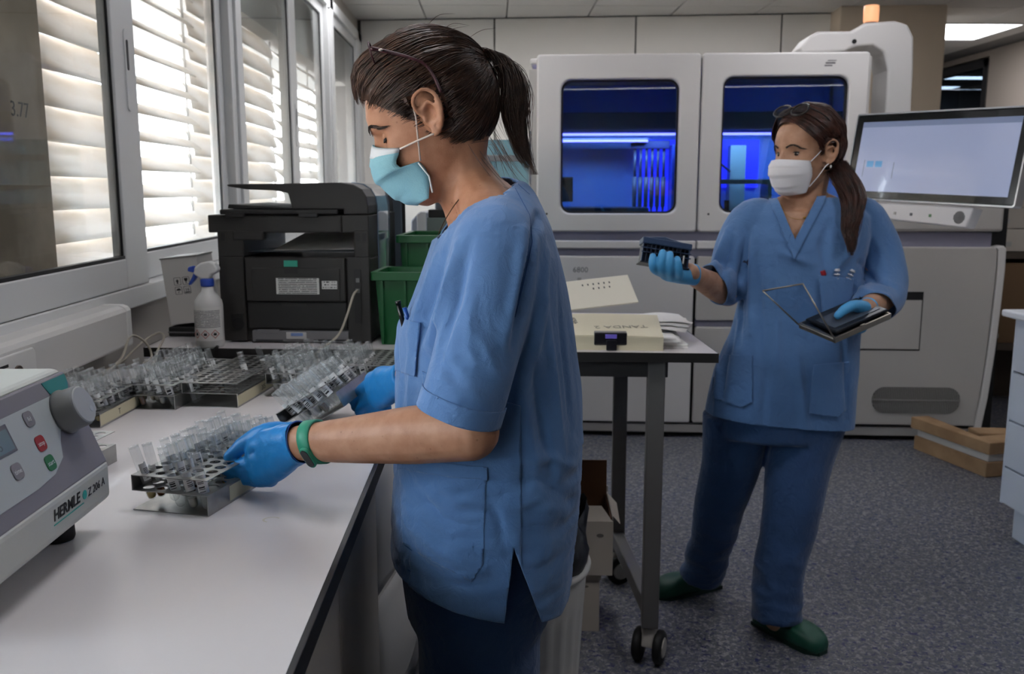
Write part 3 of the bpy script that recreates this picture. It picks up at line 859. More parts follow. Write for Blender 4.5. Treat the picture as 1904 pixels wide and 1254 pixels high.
# network cable hanging from the printer on to the bench
def bez(pts, n=24):
    """smooth path through points (Catmull-Rom)"""
    P_ = [Vector(p) for p in pts]; P_ = [P_[0] * 2 - P_[1]] + P_ + [P_[-1] * 2 - P_[-2]]
    out = []
    segs = len(P_) - 3
    for s in range(segs):
        a, b_, c, d = P_[s:s + 4]
        m = max(2, n // segs)
        for k in range(m + (s == segs - 1)):
            t = k / m
            out.append(.5 * ((2 * b_) + (c - a) * t + (2 * a - 5 * b_ + 4 * c - d) * t * t + (3 * b_ - a - 3 * c + d) * t ** 3))
    return out
CABLE = mat('ivory_cable', '#b3ac9c', .5)
q = lambda x, y, z: TM @ Vector((x, y, z))
nc = MB().tube(bez([q(.592, .098, .155), q(.588, .06, .145), q(.575, .03, .09), q(.555, .01, .04), q(.52, -.02, .01), q(.50, -.05, -.008), q(.485, -.075, -.0225), q(.47, -.09, -.0262)], 40), .0035, 8).obj('network_cable', CABLE)
props(nc, 'ivory network cable hanging from the printer over the table edge', 'cable')
nc2 = MB().tube(bez([(-.985, 2.30, BZ + .004), (-.975, 2.40, BZ + .03), (-.98, 2.47, BZ + .072), (-.975, 2.51, BZ + .07), (-.955, 2.53, BZ + .045), (-.945, 2.53, BZ + .008), (-.94, 2.46, BZ + .004), (-.90, 2.37, BZ + .004), (-.86, 2.33, BZ + .004)], 40), .0034, 8).obj('wall_cable', CABLE)
props(nc2, 'ivory cable looping up beside the trunking behind the tube racks', 'cable')
nc3 = MB().tube(bez([(-1.0, 2.25, BZ + .004), (-.99, 2.42, BZ + .012), (-.985, 2.53, TZ + .006), (-.975, 2.60, TZ + .022), (-.955, 2.63, TZ + .032), (-.94, 2.62, TZ + .02), (-.935, 2.575, TZ + .004), (-.93, 2.53, TZ - .01), (-.925, 2.51, TZ - .0262), (-.91, 2.44, BZ + .004)], 40), .0034, 8).obj('wall_cable', CABLE)
props(nc3, 'ivory cable arching over the corner of the castor table', 'cable')

# ================================================================= small things on the table, left
SPW = mat('milky_bottle_plastic', '#d3d2cf', .35, sss=.0)
sb = on_table('spray_bottle', 'white spray bottle with blue trigger beside the printer', 'spray bottle', .182, .03)
MB().lathe([(.036, 0), (.0395, .006), (.0395, .118), (.037, .132), (.026, .148), (.017, .158), (.0155, .176)], 28).obj('bottle', SPW, sb)
MB().lathe([(.0175, .172), (.0185, .176), (.0185, .19), (.0165, .194)], 24).obj('collar', mat('trigger_blue', '#2f52b5', .4), sb)
hd = [(-.034, .207), (-.030, .224), (-.012, .238), (.012, .243), (.028, .236), (.037, .222), (.033, .212), (.016, .204), (.012, .192), (-.012, .192)]
MB().prism(hd, -.014, .014, MXZ).obj('spray_head', mat('spray_head_white', '#d9d9d8', .35), sb, .006, 3, fix=True)
trg = [(-.020, .210), (-.034, .212), (-.040, .198), (-.052, .178), (-.048, .174), (-.034, .188), (-.026, .202)]
MB().prism(trg, -.009, .009, MXZ).obj('trigger', mat('trigger_blue'), sb, .003, fix=True)
MB().prism([(-.052, .214), (-.034, .210), (-.034, .230), (-.050, .226)], -.009, .009, MXZ).obj('nozzle', mat('trigger_blue'), sb, .003, fix=True)
def wrap_label(name, r, z0, z1, a0, a1, m, parent, n=14):
    me = bpy.data.meshes.new(name)
    vs_ = [(r * math.cos(a0 + (a1 - a0) * i / n), r * math.sin(a0 + (a1 - a0) * i / n), z) for z in (z0, z1) for i in range(n + 1)]
    fs_ = [(i, i + 1, n + 2 + i, n + 1 + i) for i in range(n)]
    me.from_pydata(vs_, [], fs_)
    uv = me.uv_layers.new(name='uv')
    for i in range(n):
        for k, (a, b_) in enumerate(((i, 0), (i + 1, 0), (i + 1, 1), (i, 1))): uv.data[i * 4 + k].uv = (a / n, b_)
    me.polygons.foreach_set('use_smooth', [True] * n)
    me.materials.append(m)
    return mobj(name, me, None, parent)
wl_ = wrap_label('label', .0399, .022, .116, R(188), R(352), mat('bottle_label_white', '#dcdbd7', .5), sb)
wrap_label('label_print', .0401, .058, .108, R(196), R(345), print_mat('bottle_print', 12, '#dcdbd7', '#5a5a5e', 34, .6), sb)
wrap_label('label_barcode', .0401, .030, .052, R(192), R(202), print_mat('bottle_bars', 9, '#dcdbd7', '#222222', 1, 1.0), sb)
RED = mat('hazard_red', '#b5483c', .5)
INK = mat('printed_black', '#18181a', .5)
for ang in (236, 274, 312):
    M = Matrix.Rotation(R(ang), 4, 'Z') @ Matrix.Translation((.0402, 0, .041)) @ frame_M((0, 0, 0), (0, 1, 0), (0, 0, 1))
    dm = [(-.0125, 0), (0, -.0125), (.0125, 0), (0, .0125)]; di = [(x * .84, y * .84) for x, y in dm]
    hz = ring_prism(MB(), dm, di, 0, .0003).obj('hazard_diamond', RED, wl_, M=M, fix=True)
    fl = MB().prism([(-.004, -.004), (.004, -.004), (.0045, .0005), (.002, .0045), (.0005, .001), (-.002, .005), (-.0045, .0)], 0, .0003).obj('pictogram', INK, hz)
mk = MB().cyl((-.764, 2.535, TZ + .0045), (-.775, 2.61, TZ + .0045), .0042, n=12).obj('marker_barrel', mat('marker_grey', '#a9a8a4', .4))
mk.name = 'marker_pen'; props(mk, 'slim grey marker pen with black cap lying before the spray bottle', 'pen')
MB().cyl((-.7595, 2.505, TZ + .0048), (-.7642, 2.537, TZ + .0048), .0050, n=12).obj('cap', BLACK_RUBBER, mk)

bx = thing('shipping_box', 'tilted white cardboard box with handling symbols leaning by the window', 'box', TM @ Vector((-.005, .20, .034)), rot=(0, R(-6), TA + R(4)))
MB().box(0, .108, 0, .15, 0, .200).obj('carton', mat('white_carton', '#cfccc7', .65, bump=.08, bscale=250), bx, .002)
MB().box(-.002, .110, -.002, .152, .198, .203).obj('lid', mat('carton_lid_grey', '#8e8c88', .6), bx, .001)
def sym(poly_list, x, z, frame=True):
    if frame:
        g_ = ring_prism(MB(), rrect(x, x + .021, z, z + .023, .003, 3), rrect(x + .001, x + .02, z + .001, z + .022, .0025, 3), .0, .0006, MXZ).obj('symbol_frame', INK, bx, fix=True)
    for p in poly_list:
        MB().prism([(x + a, z + b_) for a, b_ in p], .0, .0006, MXZ).obj('symbol', INK, g_, fix=True)
sym([[(.0085, .004), (.0125, .004), (.0125, .011), (.0155, .011), (.0105, .018), (.0055, .011), (.0085, .011)]], .030, .118)
sym([[(.005, .019), (.016, .019), (.015, .012), (.0115, .009), (.0115, .005), (.014, .004), (.007, .004), (.0095, .005), (.0095, .009), (.006, .012)]], .056, .118)
sym([[(.003, .012), (.018, .012), (.015, .0165), (.0105, .018), (.006, .0165)], [(.010, .012), (.011, .012), (.011, .005), (.008, .004), (.008, .006), (.010, .006)]], .030, .090)
s16 = ring_prism(MB(), rrect(.056, .077, .090, .113, .003, 3), rrect(.057, .076, .091, .112, .0025, 3), 0, .0006, MXZ).obj('symbol_frame', INK, bx, fix=True)
mobj('lettering', text_mesh('16', .013, .0002, 'CENTER'), INK, s16, M=frame_M((.0665, -.0006, .0985), (1, 0, 0), (0, 0, 1)))
MB().box(.059, .074, -.0007, 0, .0935, .096).obj('symbol', INK, s16)
ad = thing('power_adapter', 'flat black power adapter under the tilted white box', 'adapter', TM @ Vector((.0, .19, 0)), TA)
MB().box(-.01, .14, 0, .15, .001, .030).obj('case', PB2, ad, .004)
MB().box(-.01, .14, -.002, .0, .012, .016).obj('seam', mat('tray_grey'), ad)

# ================================================================= green crates and the bench-top instrument
GREEN = mat('green_crate_plastic', '#0f5a2c', .4, bump=.03, bscale=200)
def crate(name, label, x, y, w, d, h, z=0.):
    c = on_table(name, label, 'crate', x, y, 0, z, 'green crates beside the printer')
    t = .004; s = .012
    outer = lambda z_, g=0: [(s * (1 - z_ / h) - g, s * (1 - z_ / h) - g), (w - s * (1 - z_ / h) + g, s * (1 - z_ / h) - g), (w - s * (1 - z_ / h) + g, d - s * (1 - z_ / h) + g), (s * (1 - z_ / h) - g, d - s * (1 - z_ / h) + g)]
    def r3(z_, g=0): return [(a, b_, z_) for a, b_ in outer(z_, g)]
    MB().loft([r3(.0), r3(h), r3(h, -t), [(a, b_, .006) for a, b_ in outer(.006, -t)]], True, True, False).obj('crate_wall', GREEN, c, .002, fix=True)
    ring_prism(MB(), rrect(-.012, w + .012, -.012, d + .012, .012, 4), rrect(t, w - t, t, d - t, .01, 4), h - .022, h + .002).obj('rim', GREEN, c, .002, fix=True)
    for k in range(5):
        xx = .02 + (w - .04) * k / 4
        MB().box(xx - .003, xx + .003, -.006, .012, .004, h - .022).obj('rib', GREEN, c)
    return c
crate('storage_crate', 'open green plastic crate at the front, right of the printer', .647, .08, .30, .18, .208)
crate('storage_crate', 'taller green plastic crate standing behind the front crate', .678, .31, .30, .28, .300)
iv = on_table('benchtop_reader', 'white bench-top instrument with raised grey lid behind the green crates', 'instrument', .66, .625)
IVW = mat('instrument_white', '#d7d7da', .35)
MB().prism([(0, 0), (.20, 0), (.20, .36), (.05, .362), (.018, .352), (0, .335)], -.18, 0, MXZ).obj('body', mat('instrument_lilac', '#a8adbd', .4), iv, .006, fix=True)
MB().prism([(.02, 0), (.052, 0), (.052, .364), (.034, .366), (.02, .356)], -.182, .004, MXZ).obj('band', IVW, iv, .003, fix=True)
MB().box(.055, .2, -.002, .01, .29, .345).obj('display', mat('instrument_grey_green', '#6f7a78', .35), iv, .002)
MB().box(.06, .2, -.004, .05, .345, .372).obj('hinge', PB2, iv, .003)
ld = MB().box(.075, .21, .05, .075, .368, .53).obj('lid', mat('lid_grey', '#5d6266', .4), iv, .006)
MB().lathe([(.05, 0), (.05, .004)], 28, Matrix.Translation((.15, .049, .45)) @ Matrix.Rotation(PI / 2, 4, 'X')).obj('lens', mat('lens_aqua', '#8fc0c9', .2), ld)
ring_prism(MB(), [(.15 + .06 * math.cos(a * PI / 16), .45 + .06 * math.sin(a * PI / 16)) for a in range(32)], [(.15 + .05 * math.cos(a * PI / 16), .45 + .05 * math.sin(a * PI / 16)) for a in range(32)], -.049, -.042, MXZ).obj('lens_ring', PB2, ld, fix=True)
# clear cabinet glimpsed behind the ponytail
ac = thing('acrylic_cabinet', 'clear acrylic cabinet with metal rail behind the ponytail', 'cabinet', (-.08, 4.35, 0))
MB().box(0, .27, 0, .35, 0, .95).obj('stand', APG, ac, .006)
MB().box(0, .27, 0, .006, .95, 1.60).box(0, .006, .006, .35, .95, 1.60).box(.264, .27, .006, .35, .95, 1.60).obj('acrylic_shell', clear_mat('acrylic_aqua', '#b8d8e2', .03, .06, .25, '#bcd6df'), ac)
MB().box(-.005, .275, -.012, .0, 1.50, 1.53).obj('rail', mat('rail_steel', '#c6c8ca', .25, .9), ac, .002)
MB().box(.262, .272, -.012, .02, .95, 1.64).obj('post', mat('rail_steel'), ac, .002)

# ================================================================= papers on the right half of the table
PAP = mat('paper_white')
CREAM = mat('cream_envelope', '#d8cfb4', .7, bump=.1, bscale=60)
rnd = random.Random(5)
def sheet(name, label, cat, x, y, z, w, d, rz, m, th=.006, bend=0.0, group='papers on the castor table', nx=8, tilt=0.0):
    o = thing(name, label, cat, TM @ Vector((x, y, z)), TA + rz, group, rot=(tilt, 0, TA + rz))
    rings = []
    for i in range(nx + 1):
        t = i / nx; xx = w * t; zz = bend * math.sin(PI * t)
        rings.append([(xx, 0, zz), (xx, d, zz), (xx, d, zz + th), (xx, 0, zz + th)])
    MB().loft(rings, True, True, False).obj('paper', m, o)
    return o
zz = 0
for k in range(5):
    sheet('document_folder', ['white document folder at the bottom of the paper pile', 'white document folder second from the bottom of the pile', 'white document folder in the middle of the paper pile', 'white document folder high in the paper pile', 'white document folder just below the envelope'][k], 'folder',
          1.17 + rnd.uniform(-.01, .012), .05 + rnd.uniform(.0, .02), zz + .0005, .355 - .008 * k, .28 - .012 * k, rnd.uniform(-.05, .05), PAP, .0055, .0)
    zz += .0068
env = sheet('paper_envelope', 'cream envelope lettered in pencil on top of the paper pile', 'envelope', 1.14, .036, .0365, .315, .235, R(-1), CREAM, .003, .003, tilt=R(7))
MB().box(0, .315, -.003, .0, -.036, .003).obj('front_flap', CREAM, env)
mobj('pencil_lettering', text_mesh('TANDA 2', .036, .0002, 'CENTER'), mat('pencil_grey', '#8f8875', .6), env, M=Matrix.Translation((.20, .10, .0064)) @ Matrix.Rotation(R(186), 4, 'Z'))
mobj('ink_lettering', text_mesh('4/6/20', .026, .0002, 'CENTER'), INK, env, M=Matrix.Translation((.075, .155, .0052)) @ Matrix.Rotation(R(100), 4, 'Z'))
rs = thing('printed_form', 'printed form standing up at the back of the paper pile', 'paper', TM @ Vector((1.15, .27, .072)), rot=(R(28), R(-6), TA + R(8)))
MB().box(0, .26, 0, .15, 0, .004).obj('paper', mat('cream_form', '#dcd6c6', .7), rs)
tick = MB().box(-.002, .002, 0, .009, .0042, .0046).mesh('printed_tick'); tick.materials.append(INK)
for r_, n_ in ((0, 6), (1, 4)):
    for k in range(n_):
        t_ = mobj('printed_tick', tick, None, rs); t_.location = (.11 + k * .017 + r_ * .03, .115 - r_ * .024, 0)
for k in range(3):
    sheet('loose_sheet', ['loose white sheet curling at the back right of the pile', 'loose white sheet hanging out beside the envelope', 'loose white sheet under the curling one'][k], 'paper', 1.40 + .015 * k, .16 + .04 * k, .037 + .004 * k, .13, .2, R(-14 + 9 * k), PAP, .0012, .006)
cl = on_table('binder_clip', 'black binder clip with violet glint on the envelope edge', 'clip', 1.265, .02)
MB().prism([(.008, .018), (.020, .010), (.034, .052), (.008, .050)], 0, .09, Matrix(((0, 0, 1, 0), (1, 0, 0, 0), (0, 1, 0, 0), (0, 0, 0, 1)))).obj('jaw', mat('clip_black', '#17161c', .3), cl, .003, fix=True)
MB().box(.033, .062, .0, .006, .002, .030).obj('lever', mat('clip_black'), cl, .002)
MB().box(.030, .062, .0055, .0075, .034, .046).obj('violet_glint', mat('glint_violet', '#7d6fd8', .35), cl, .001)  # the clip's violet glint, painted as a coloured strip

# ================================================================= cable trunking under the window
tk = thing('cable_trunking', 'white dado trunking running under the windows with sockets', 'trunking', (WX, 0, 0))
prof = [(.0, .955), (.075, .955), (.08, .96), (.08, 1.05), (.074, 1.060), (.06, 1.066), (.0, 1.066)]
ring = lambda y: [(x, y, z) for x, z in prof]
TRK = mat('trunking_white', '#cfcdc9', .4)
MB().loft([ring(-3.0), ring(2.465)], True, True, False).obj('trunking_cover', TRK, tk, .004, fix=True)
pr2 = [(x + (.0015 if x > .01 else 0), z + (.0015 if z > 1 else -.0015)) for x, z in prof]
MB().loft([[(x, y, z) for x, z in pr2] for y in (2.465, 2.495)], True, True, False).obj('end_cap', mat('trunking_cap', '#dddcd8', .35), tk, .006, 3, fix=True)
sk = MB().prism([(1.35, .962), (1.95, .962), (1.95, 1.035), (1.94, 1.045), (1.35, 1.045)], .08, .087, Matrix(((0, 0, 1, 0), (1, 0, 0, 0), (0, 1, 0, 0), (0, 0, 0, 1)))).obj('socket_plate', mat('trunking_cap'), tk, .003)
for yy in (1.87, 1.76):
    MB().lathe([(.019, .0), (.019, .003), (.0165, .0032), (.0165, .0005)], 24, Matrix.Translation((.087, yy, 1.0)) @ Matrix.Rotation(PI / 2, 4, 'Y')).obj('socket', mat('socket_brown', '#5d5148', .5), sk)
MB().box(.087, .0875, 1.80, 1.835, 1.022, 1.028).obj('socket_print', INK, sk)
# ================================================================= centrifuge in the near corner
ce = thing('centrifuge', 'grey and white bench centrifuge with knob and buttons, at the near corner', 'centrifuge', (0, 0, 0))
CW = mat('centrifuge_white', '#bcbfba', .42, bump=.12, bscale=900)
CG = mat('centrifuge_grey_front', '#7b7880', .5, bump=.1, bscale=900)
CP = mat('centrifuge_keypad', '#adb4b5', .45, bump=.06, bscale=900)
Y0, Y1 = .90, 1.245
def slab(poly, y0, y1, m, name, parent, bev=.004):
    return MB().prism(poly, -y1, -y0, MXZ).obj(name, m, parent, bev, 2, fix=True)
body = slab([(-.94, .99), (-.60, .99), (-.57, 1.0), (-.594, 1.120), (-.588, 1.133), (-.60, 1.136), (-.94, 1.136)], Y0, Y1, CW, 'lid_housing', ce, .006)
low = slab([(-.94, .955), (-.545, .945), (-.534, .955), (-.5335, 1.002), (-.545, 1.010), (-.94, 1.01)], Y0, Y1, CW, 'front_rail', ce, .005)
base = slab([(-.93, .932), (-.572, .932), (-.560, .936), (-.556, .950), (-.93, .958)], Y0 + .01, Y1 - .012, CW, 'base_tray', ce, .004)
# slanted operating front: local u runs towards the camera-near end, v up the slope
A_, B_ = Vector((-.5365, 0, 1.006)), Vector((-.586, 0, 1.132))
SL = (B_ - A_).length
FM = frame_M((A_.x, Y0, A_.z), (0, 1, 0), B_ - A_)       # x along +Y, y up slope, z outwards(+X)
LW = Y1 - Y0
fr_ = MB().prism([(0, -.004), (LW, -.004), (LW, SL), (0, SL)], -.03, .0).obj('control_front', CG, ce, .003, M=FM)
def uvp(y, z):      # world y,z on the slope -> local
    return (y - Y0, (z - A_.z) / (B_.z - A_.z) * SL)
u1, v1 = uvp(1.150, 1.045)
key = [(0, .018), (.165, .018), (.212, .022), (.245, .035), (.255, .052), (.268, .066), (.300, .070), (.312, .078), (.313, .096), (.304, .107), (.29, .112), (.0, .112)]
kp = MB().prism(key, 0, .0012).obj('keypad', CP, fr_, 0, fix=True)
# knob with grip and finger dimple
ku, kv = uvp(1.195, 1.085)
kn = MB().lathe([(.030, 0), (.0305, .004), (.0285, .006), (.0275, .026), (.0255, .029)], 32, Matrix.Translation((ku, kv, .0012))).obj('dial_knob', mat('knob_side', '#77797a', .5), fr_)
MB().lathe([(.0255, .029), (.024, .0305)], 32, Matrix.Translation((ku, kv, .0012)), cap0=False).obj('knob_face', mat('knob_face', '#a3a6a6', .4), kn)
MB().lathe([(.0045, 0), (.004, .0006)], 16, Matrix.Translation((ku + .011, kv - .009, .0317))).obj('dimple', CP, kn)
def button(y, z, col, txt, w=.021, h=.020):
    u, v = uvp(y, z)
    b_ = MB().prism(rrect(u - w / 2, u + w / 2, v - h / 2, v + h / 2, .006, 5), .0012, .0026).obj('button', mat('button_' + col.strip('#'), col, .4), fr_, .0006)
    mobj('lettering', text_mesh(txt, .0085, .0001, 'CENTER'), mat('button_print', '#cfd3d3', .4), b_, M=Matrix.Translation((u, v - .003, .0027)))
button(1.112, 1.097, '#7d7b80', 'lid'); button(1.112, 1.066, '#9a1f26', 'stop'); button(1.112, 1.041, '#1c6b3c', 'start'); button(1.042, 1.052, '#7d7b80', 'time')
dsp = MB().box(.02, .162, uvp(0, 1.072)[1], uvp(0, 1.104)[1], .0012, .0022).obj('display_frame', mat('display_frame', '#55555b', .4), fr_, .0006)
dv0, dv1 = uvp(0, 1.075)[1], uvp(0, 1.099)[1]
MB().box(.025, .158, dv0, dv1, .0022, .0026).obj('display', mat('lcd_grey_green', '#76898c', .2, coat=.4), dsp)
mobj('lettering', text_mesh('5', .016, .0001), mat('lcd_ink', '#3c4a50', .4), dsp, M=Matrix.Translation((.128, dv0 + .004, .00265)))
mobj('lettering', text_mesh('time', .006, .0001), mat('lcd_ink'), dsp, M=Matrix.Translation((.118, dv1 - .002, .00265)))
# teal quarter disc on the upper corner
n_ = 14
tq = [(LW - .006 - .062, SL - .004)] + [(LW - .034 + .030 * math.cos(R(200 + 160 * k / n_)) , SL - .008 + .024 * math.sin(R(200 + 160 * k / n_))) for k in range(n_ + 1)] + [(LW - .004, SL - .004)]
MB().prism(tq, 0, .0008).obj('teal_badge', mat('teal_badge', '#127f7b', .45), fr_, fix=True)
# maker's lettering on the front rail
LM = lambda y, z: frame_M((-.5334, y, z), (0, 1, 0), (0, 0, 1))
TEAL = mat('teal_print', '#22a39c', .45)
mobj('lettering', text_mesh('HERMLE', .020, .0003, bold=.0004, shear=.12), INK, low, M=LM(1.078, .977))
MB().lathe([(.0062, 0), (.006, .0005)], 20, LM(1.164, .982)).obj('teal_dot', TEAL, low)
mobj('lettering', text_mesh('Z 206 A', .0155, .0003, shear=.12), INK, low, M=LM(1.174, .976))
MB().box(1.078, 1.16, -.001, .0003, 0, .0012).obj('underline', TEAL, low, M=Matrix(((0, 1, 0, -.5334), (1, 0, 0, 0), (0, 0, 1, .9715), (0, 0, 0, 1))))
MB().tube([(-.5565, 1.085, .952), (-.5560, 1.088, .944), (-.5565, 1.089, .938)], .0006, 6).obj('scratch', INK, base)
for fx, fy in ((-.592, 1.205), (-.592, .95), (-.9, 1.20), (-.9, .95)):
    MB().lathe([(.020, 0), (.0215, .004), (.0205, .030)], 24, Matrix.Translation((fx, fy, BZ))).obj('foot', BLACK_RUBBER, ce)
MB().lathe([(.006, 0), (.0055, .0008)], 14, Matrix.Translation((-.66, 1.16, 1.1358)) @ Matrix.Diagonal((1.4, .8, 1, 1))).obj('lid_hole', DK, ce)

# ================================================================= tube racks: one bent sheet with two punched decks
STEEL = mat('dull_rack_aluminium', '#a9a9a6', .32, .85, bump=.05, bscale=120, var=.25, vscale=30)
TAPE = mat('masking_tape', '#c8c1a4', .7, bump=.1, bscale=150)
HZ_MID, HZ_TOP, PITCH_ = .030, .053, .0232
def punched(mb, nx, ny, w, l, z, t=.0012, hr=.0088):
    """deck with round holes, one cell per hole"""
    x0, y0 = (w - nx * PITCH_) / 2, (l - ny * PITCH_) / 2
    n = 12
    for zz_, flip in ((z, True), (z + t, False)):
        for i in range(nx):
            for j in range(ny):
                cx, cy = x0 + (i + .5) * PITCH_, y0 + (j + .5) * PITCH_
                h = PITCH_ / 2
                vs_ = [(cx + hr * math.cos(2 * PI * k / n), cy + hr * math.sin(2 * PI * k / n), zz_) for k in range(n)]
                sq = []
                for k in range(n):
                    a = 2 * PI * k / n; c_, s_ = math.cos(a), math.sin(a); mxx = max(abs(c_), abs(s_))
                    sq.append((cx + h * c_ / mxx, cy + h * s_ / mxx, zz_))
                fs_ = [(k, n + k, n + (k + 1) % n, (k + 1) % n) for k in range(n)]
                for c4, (k1, k2) in zip(((h, h), (-h, h), (-h, -h), (h, -h)), ((1, 2), (4, 5), (7, 8), (10, 11))):
                    vs_.append
                if flip: fs_ = [tuple(reversed(f)) for f in fs_]
                vv = vs_ + sq
                for c4, (k1, k2) in zip(((h, h), (-h, h), (-h, -h), (h, -h)), ((1, 2), (4, 5), (7, 8), (10, 11))):
                    vv.append((cx + c4[0], cy + c4[1], zz_))
                    f = (n + k1, len(vv) - 1, n + k2)
                    fs_.append(f if not flip else tuple(reversed(f)))
                mb.add(vv, fs_)
                if not flip:
                    mb.add([(p[0], p[1], z) for p in vs_] + [(p[0], p[1], z + t) for p in vs_], [(k, (k + 1) % n, n + (k + 1) % n, n + k) for k in range(n)])
        # margins
        for a, b_, c, d in ((0, w, 0, y0), (0, w, l - y0, l), (0, x0, y0, l - y0), (w - x0, w, y0, l - y0)):
            f = [(0, 1, 2, 3)] if not flip else [(3, 2, 1, 0)]
            mb.add([(a, c, zz_), (b_, c, zz_), (b_, d, zz_), (a, d, zz_)], f)
    mb.add([(0, 0, z), (w, 0, z), (w, l, z), (0, l, z), (0, 0, z + t), (w, 0, z + t), (w, l, z + t), (0, l, z + t)], [(0, 1, 5, 4), (1, 2, 6, 5), (2, 3, 7, 6), (3, 0, 4, 7)])
    return [(x0 + (i + .5) * PITCH_, y0 + (j + .5) * PITCH_) for j in range(ny) for i in range(nx)]
RACK_ME = {}
def rack(label, nx, ny, M, tape=None, group='tube racks on the bench'):
    w, l = nx * PITCH_ + .010, ny * PITCH_ + .012
    key_ = (nx, ny)
    if key_ not in RACK_ME:
        a, b_ = MB(), MB()
        holes = punched(a, nx, ny, w, l, HZ_MID); punched(b_, nx, ny, w, l, HZ_TOP)
        RACK_ME[key_] = (a.mesh('middle_deck'), b_.mesh('top_deck'), MB().box(0, w, 0, l, 0, .0014).mesh('base_sheet'), MB().box(w - .0014, w, 0, l, .0014, HZ_MID).mesh('side_sheet'), MB().box(0, .0014, 0, l, HZ_MID + .0012, HZ_TOP).mesh('side_sheet'), holes)
        for me in RACK_ME[key_][:5]: me.materials.append(STEEL)
    r_ = thing('tube_rack', label, 'tube rack', group=group)
    r_.matrix_world = M
    for nm, me in zip(('middle_deck', 'top_deck', 'base_sheet', 'side_sheet', 'side_sheet'), RACK_ME[key_][:5]):
        mobj(nm, me, None, r_)
    if tape:
        t_ = MB().box(w, w + .0005, l * tape[0], l * tape[1], .004, HZ_MID - .003).obj('tape_strip', TAPE, r_)
        if tape[2]:
            mobj('pen_lettering', text_mesh(tape[2], .017, .0001), INK, t_, M=frame_M((w + .0006, l * (tape[0] + tape[1]) / 2 - .02, .009), (0, 1, 0), (0, 0, 1)))
    return r_, RACK_ME[key_][5]
# ---- tubes
CLEAR = clear_mat('clear_tube_plastic', '#fbfcfc', .05, .07, .07, '#eef2f4')
def barcode_mat():
    m = bpy.data.materials.new('barcode_label'); m.use_nodes = True
    nt = m.node_tree; b = nt.nodes['Principled BSDF']; b.inputs['Roughness'].default_value = .5
    tc = nt.nodes.new('ShaderNodeTexCoord'); oi = nt.nodes.new('ShaderNodeObjectInfo')
    sp = nt.nodes.new('ShaderNodeSeparateXYZ'); nt.links.new(tc.outputs['UV'], sp.inputs[0])
    def mt(op, a, b_=None):
        n = nt.nodes.new('ShaderNodeMath'); n.operation = op
        for i, v in enumerate((a, b_)):
            if v is None: continue
            if isinstance(v, (int, float)): n.inputs[i].default_value = v
            else: nt.links.new(v, n.inputs[i])
        return n.outputs[0]
    bar = mt('FLOOR', mt('MULTIPLY', sp.outputs[1], 26))
    wn = nt.nodes.new('ShaderNodeTexWhiteNoise'); wn.noise_dimensions = '2D'
    cb = nt.nodes.new('ShaderNodeCombineXYZ'); nt.links.new(bar, cb.inputs[0]); nt.links.new(mt('MULTIPLY', oi.outputs['Random'], 97.), cb.inputs[1])
    nt.links.new(cb.outputs[0], wn.inputs['Vector'])
    ink = mt('GREATER_THAN', wn.outputs[0], .52)
    lo = mt('ADD', mt('MULTIPLY', oi.outputs['Random'], .25), .12)
    reg = mt('MULTIPLY', mt('MULTIPLY', mt('GREATER_THAN', sp.outputs[1], .12), mt('LESS_THAN', sp.outputs[1], .72)), mt('MULTIPLY', mt('GREATER_THAN', sp.outputs[0], lo), mt('LESS_THAN', sp.outputs[0], mt('ADD', lo, .42))))
    ink = mt('MULTIPLY', ink, reg)
    mx = nt.nodes.new('ShaderNodeMix'); mx.data_type = 'RGBA'
    mx.inputs[6].default_value = lin('#dfe0df'); mx.inputs[7].default_value = lin('#17181b')
    nt.links.new(ink, mx.inputs[0]); nt.links.new(mx.outputs[2], b.inputs['Base Color'])
    return m
BAR = barcode_mat()
TL_, TR_ = .086, .0074
prof = [(.0015, 0), (.004, .0012), (.0062, .0036), (TR_, .0075), (TR_, TL_ - .002), (TR_ + .0005, TL_ - .001), (TR_ + .0005, TL_), (TR_ - .0010, TL_), (TR_ - .0010, TL_ - .004)]
tube_me = MB().lathe(prof, 14, None, True, True, False).mesh('test_tube'); tube_me.materials.append(CLEAR)
def wrap_me(a0, a1, z0, z1, n=8):
    o = wrap_label('label', TR_ + .0003, z0, z1, a0, a1, BAR, None, n)
    me = o.data; bpy.data.objects.remove(o); return me
LABELS = [wrap_me(R(-120), R(40), .028, .056), wrap_me(R(-170), R(0), .025, .053), wrap_me(R(-80), R(80), .031, .058)]
LIQ = []
for nm, c, h in (('amber', '#8a4f1d', .020), ('straw', '#b9a25a', .013), ('pale', '#c9c8bd', .016)):
    m_ = mat('sample_' + nm, c, .15, trans=.3)
    me = MB().lathe([(.0012, .0014), (.0036, .0022), (.0055, .0042), (TR_ - .0012, .008), (TR_ - .0012, h)], 12).mesh('sample'); me.materials.append(m_)
    LIQ.append(me)
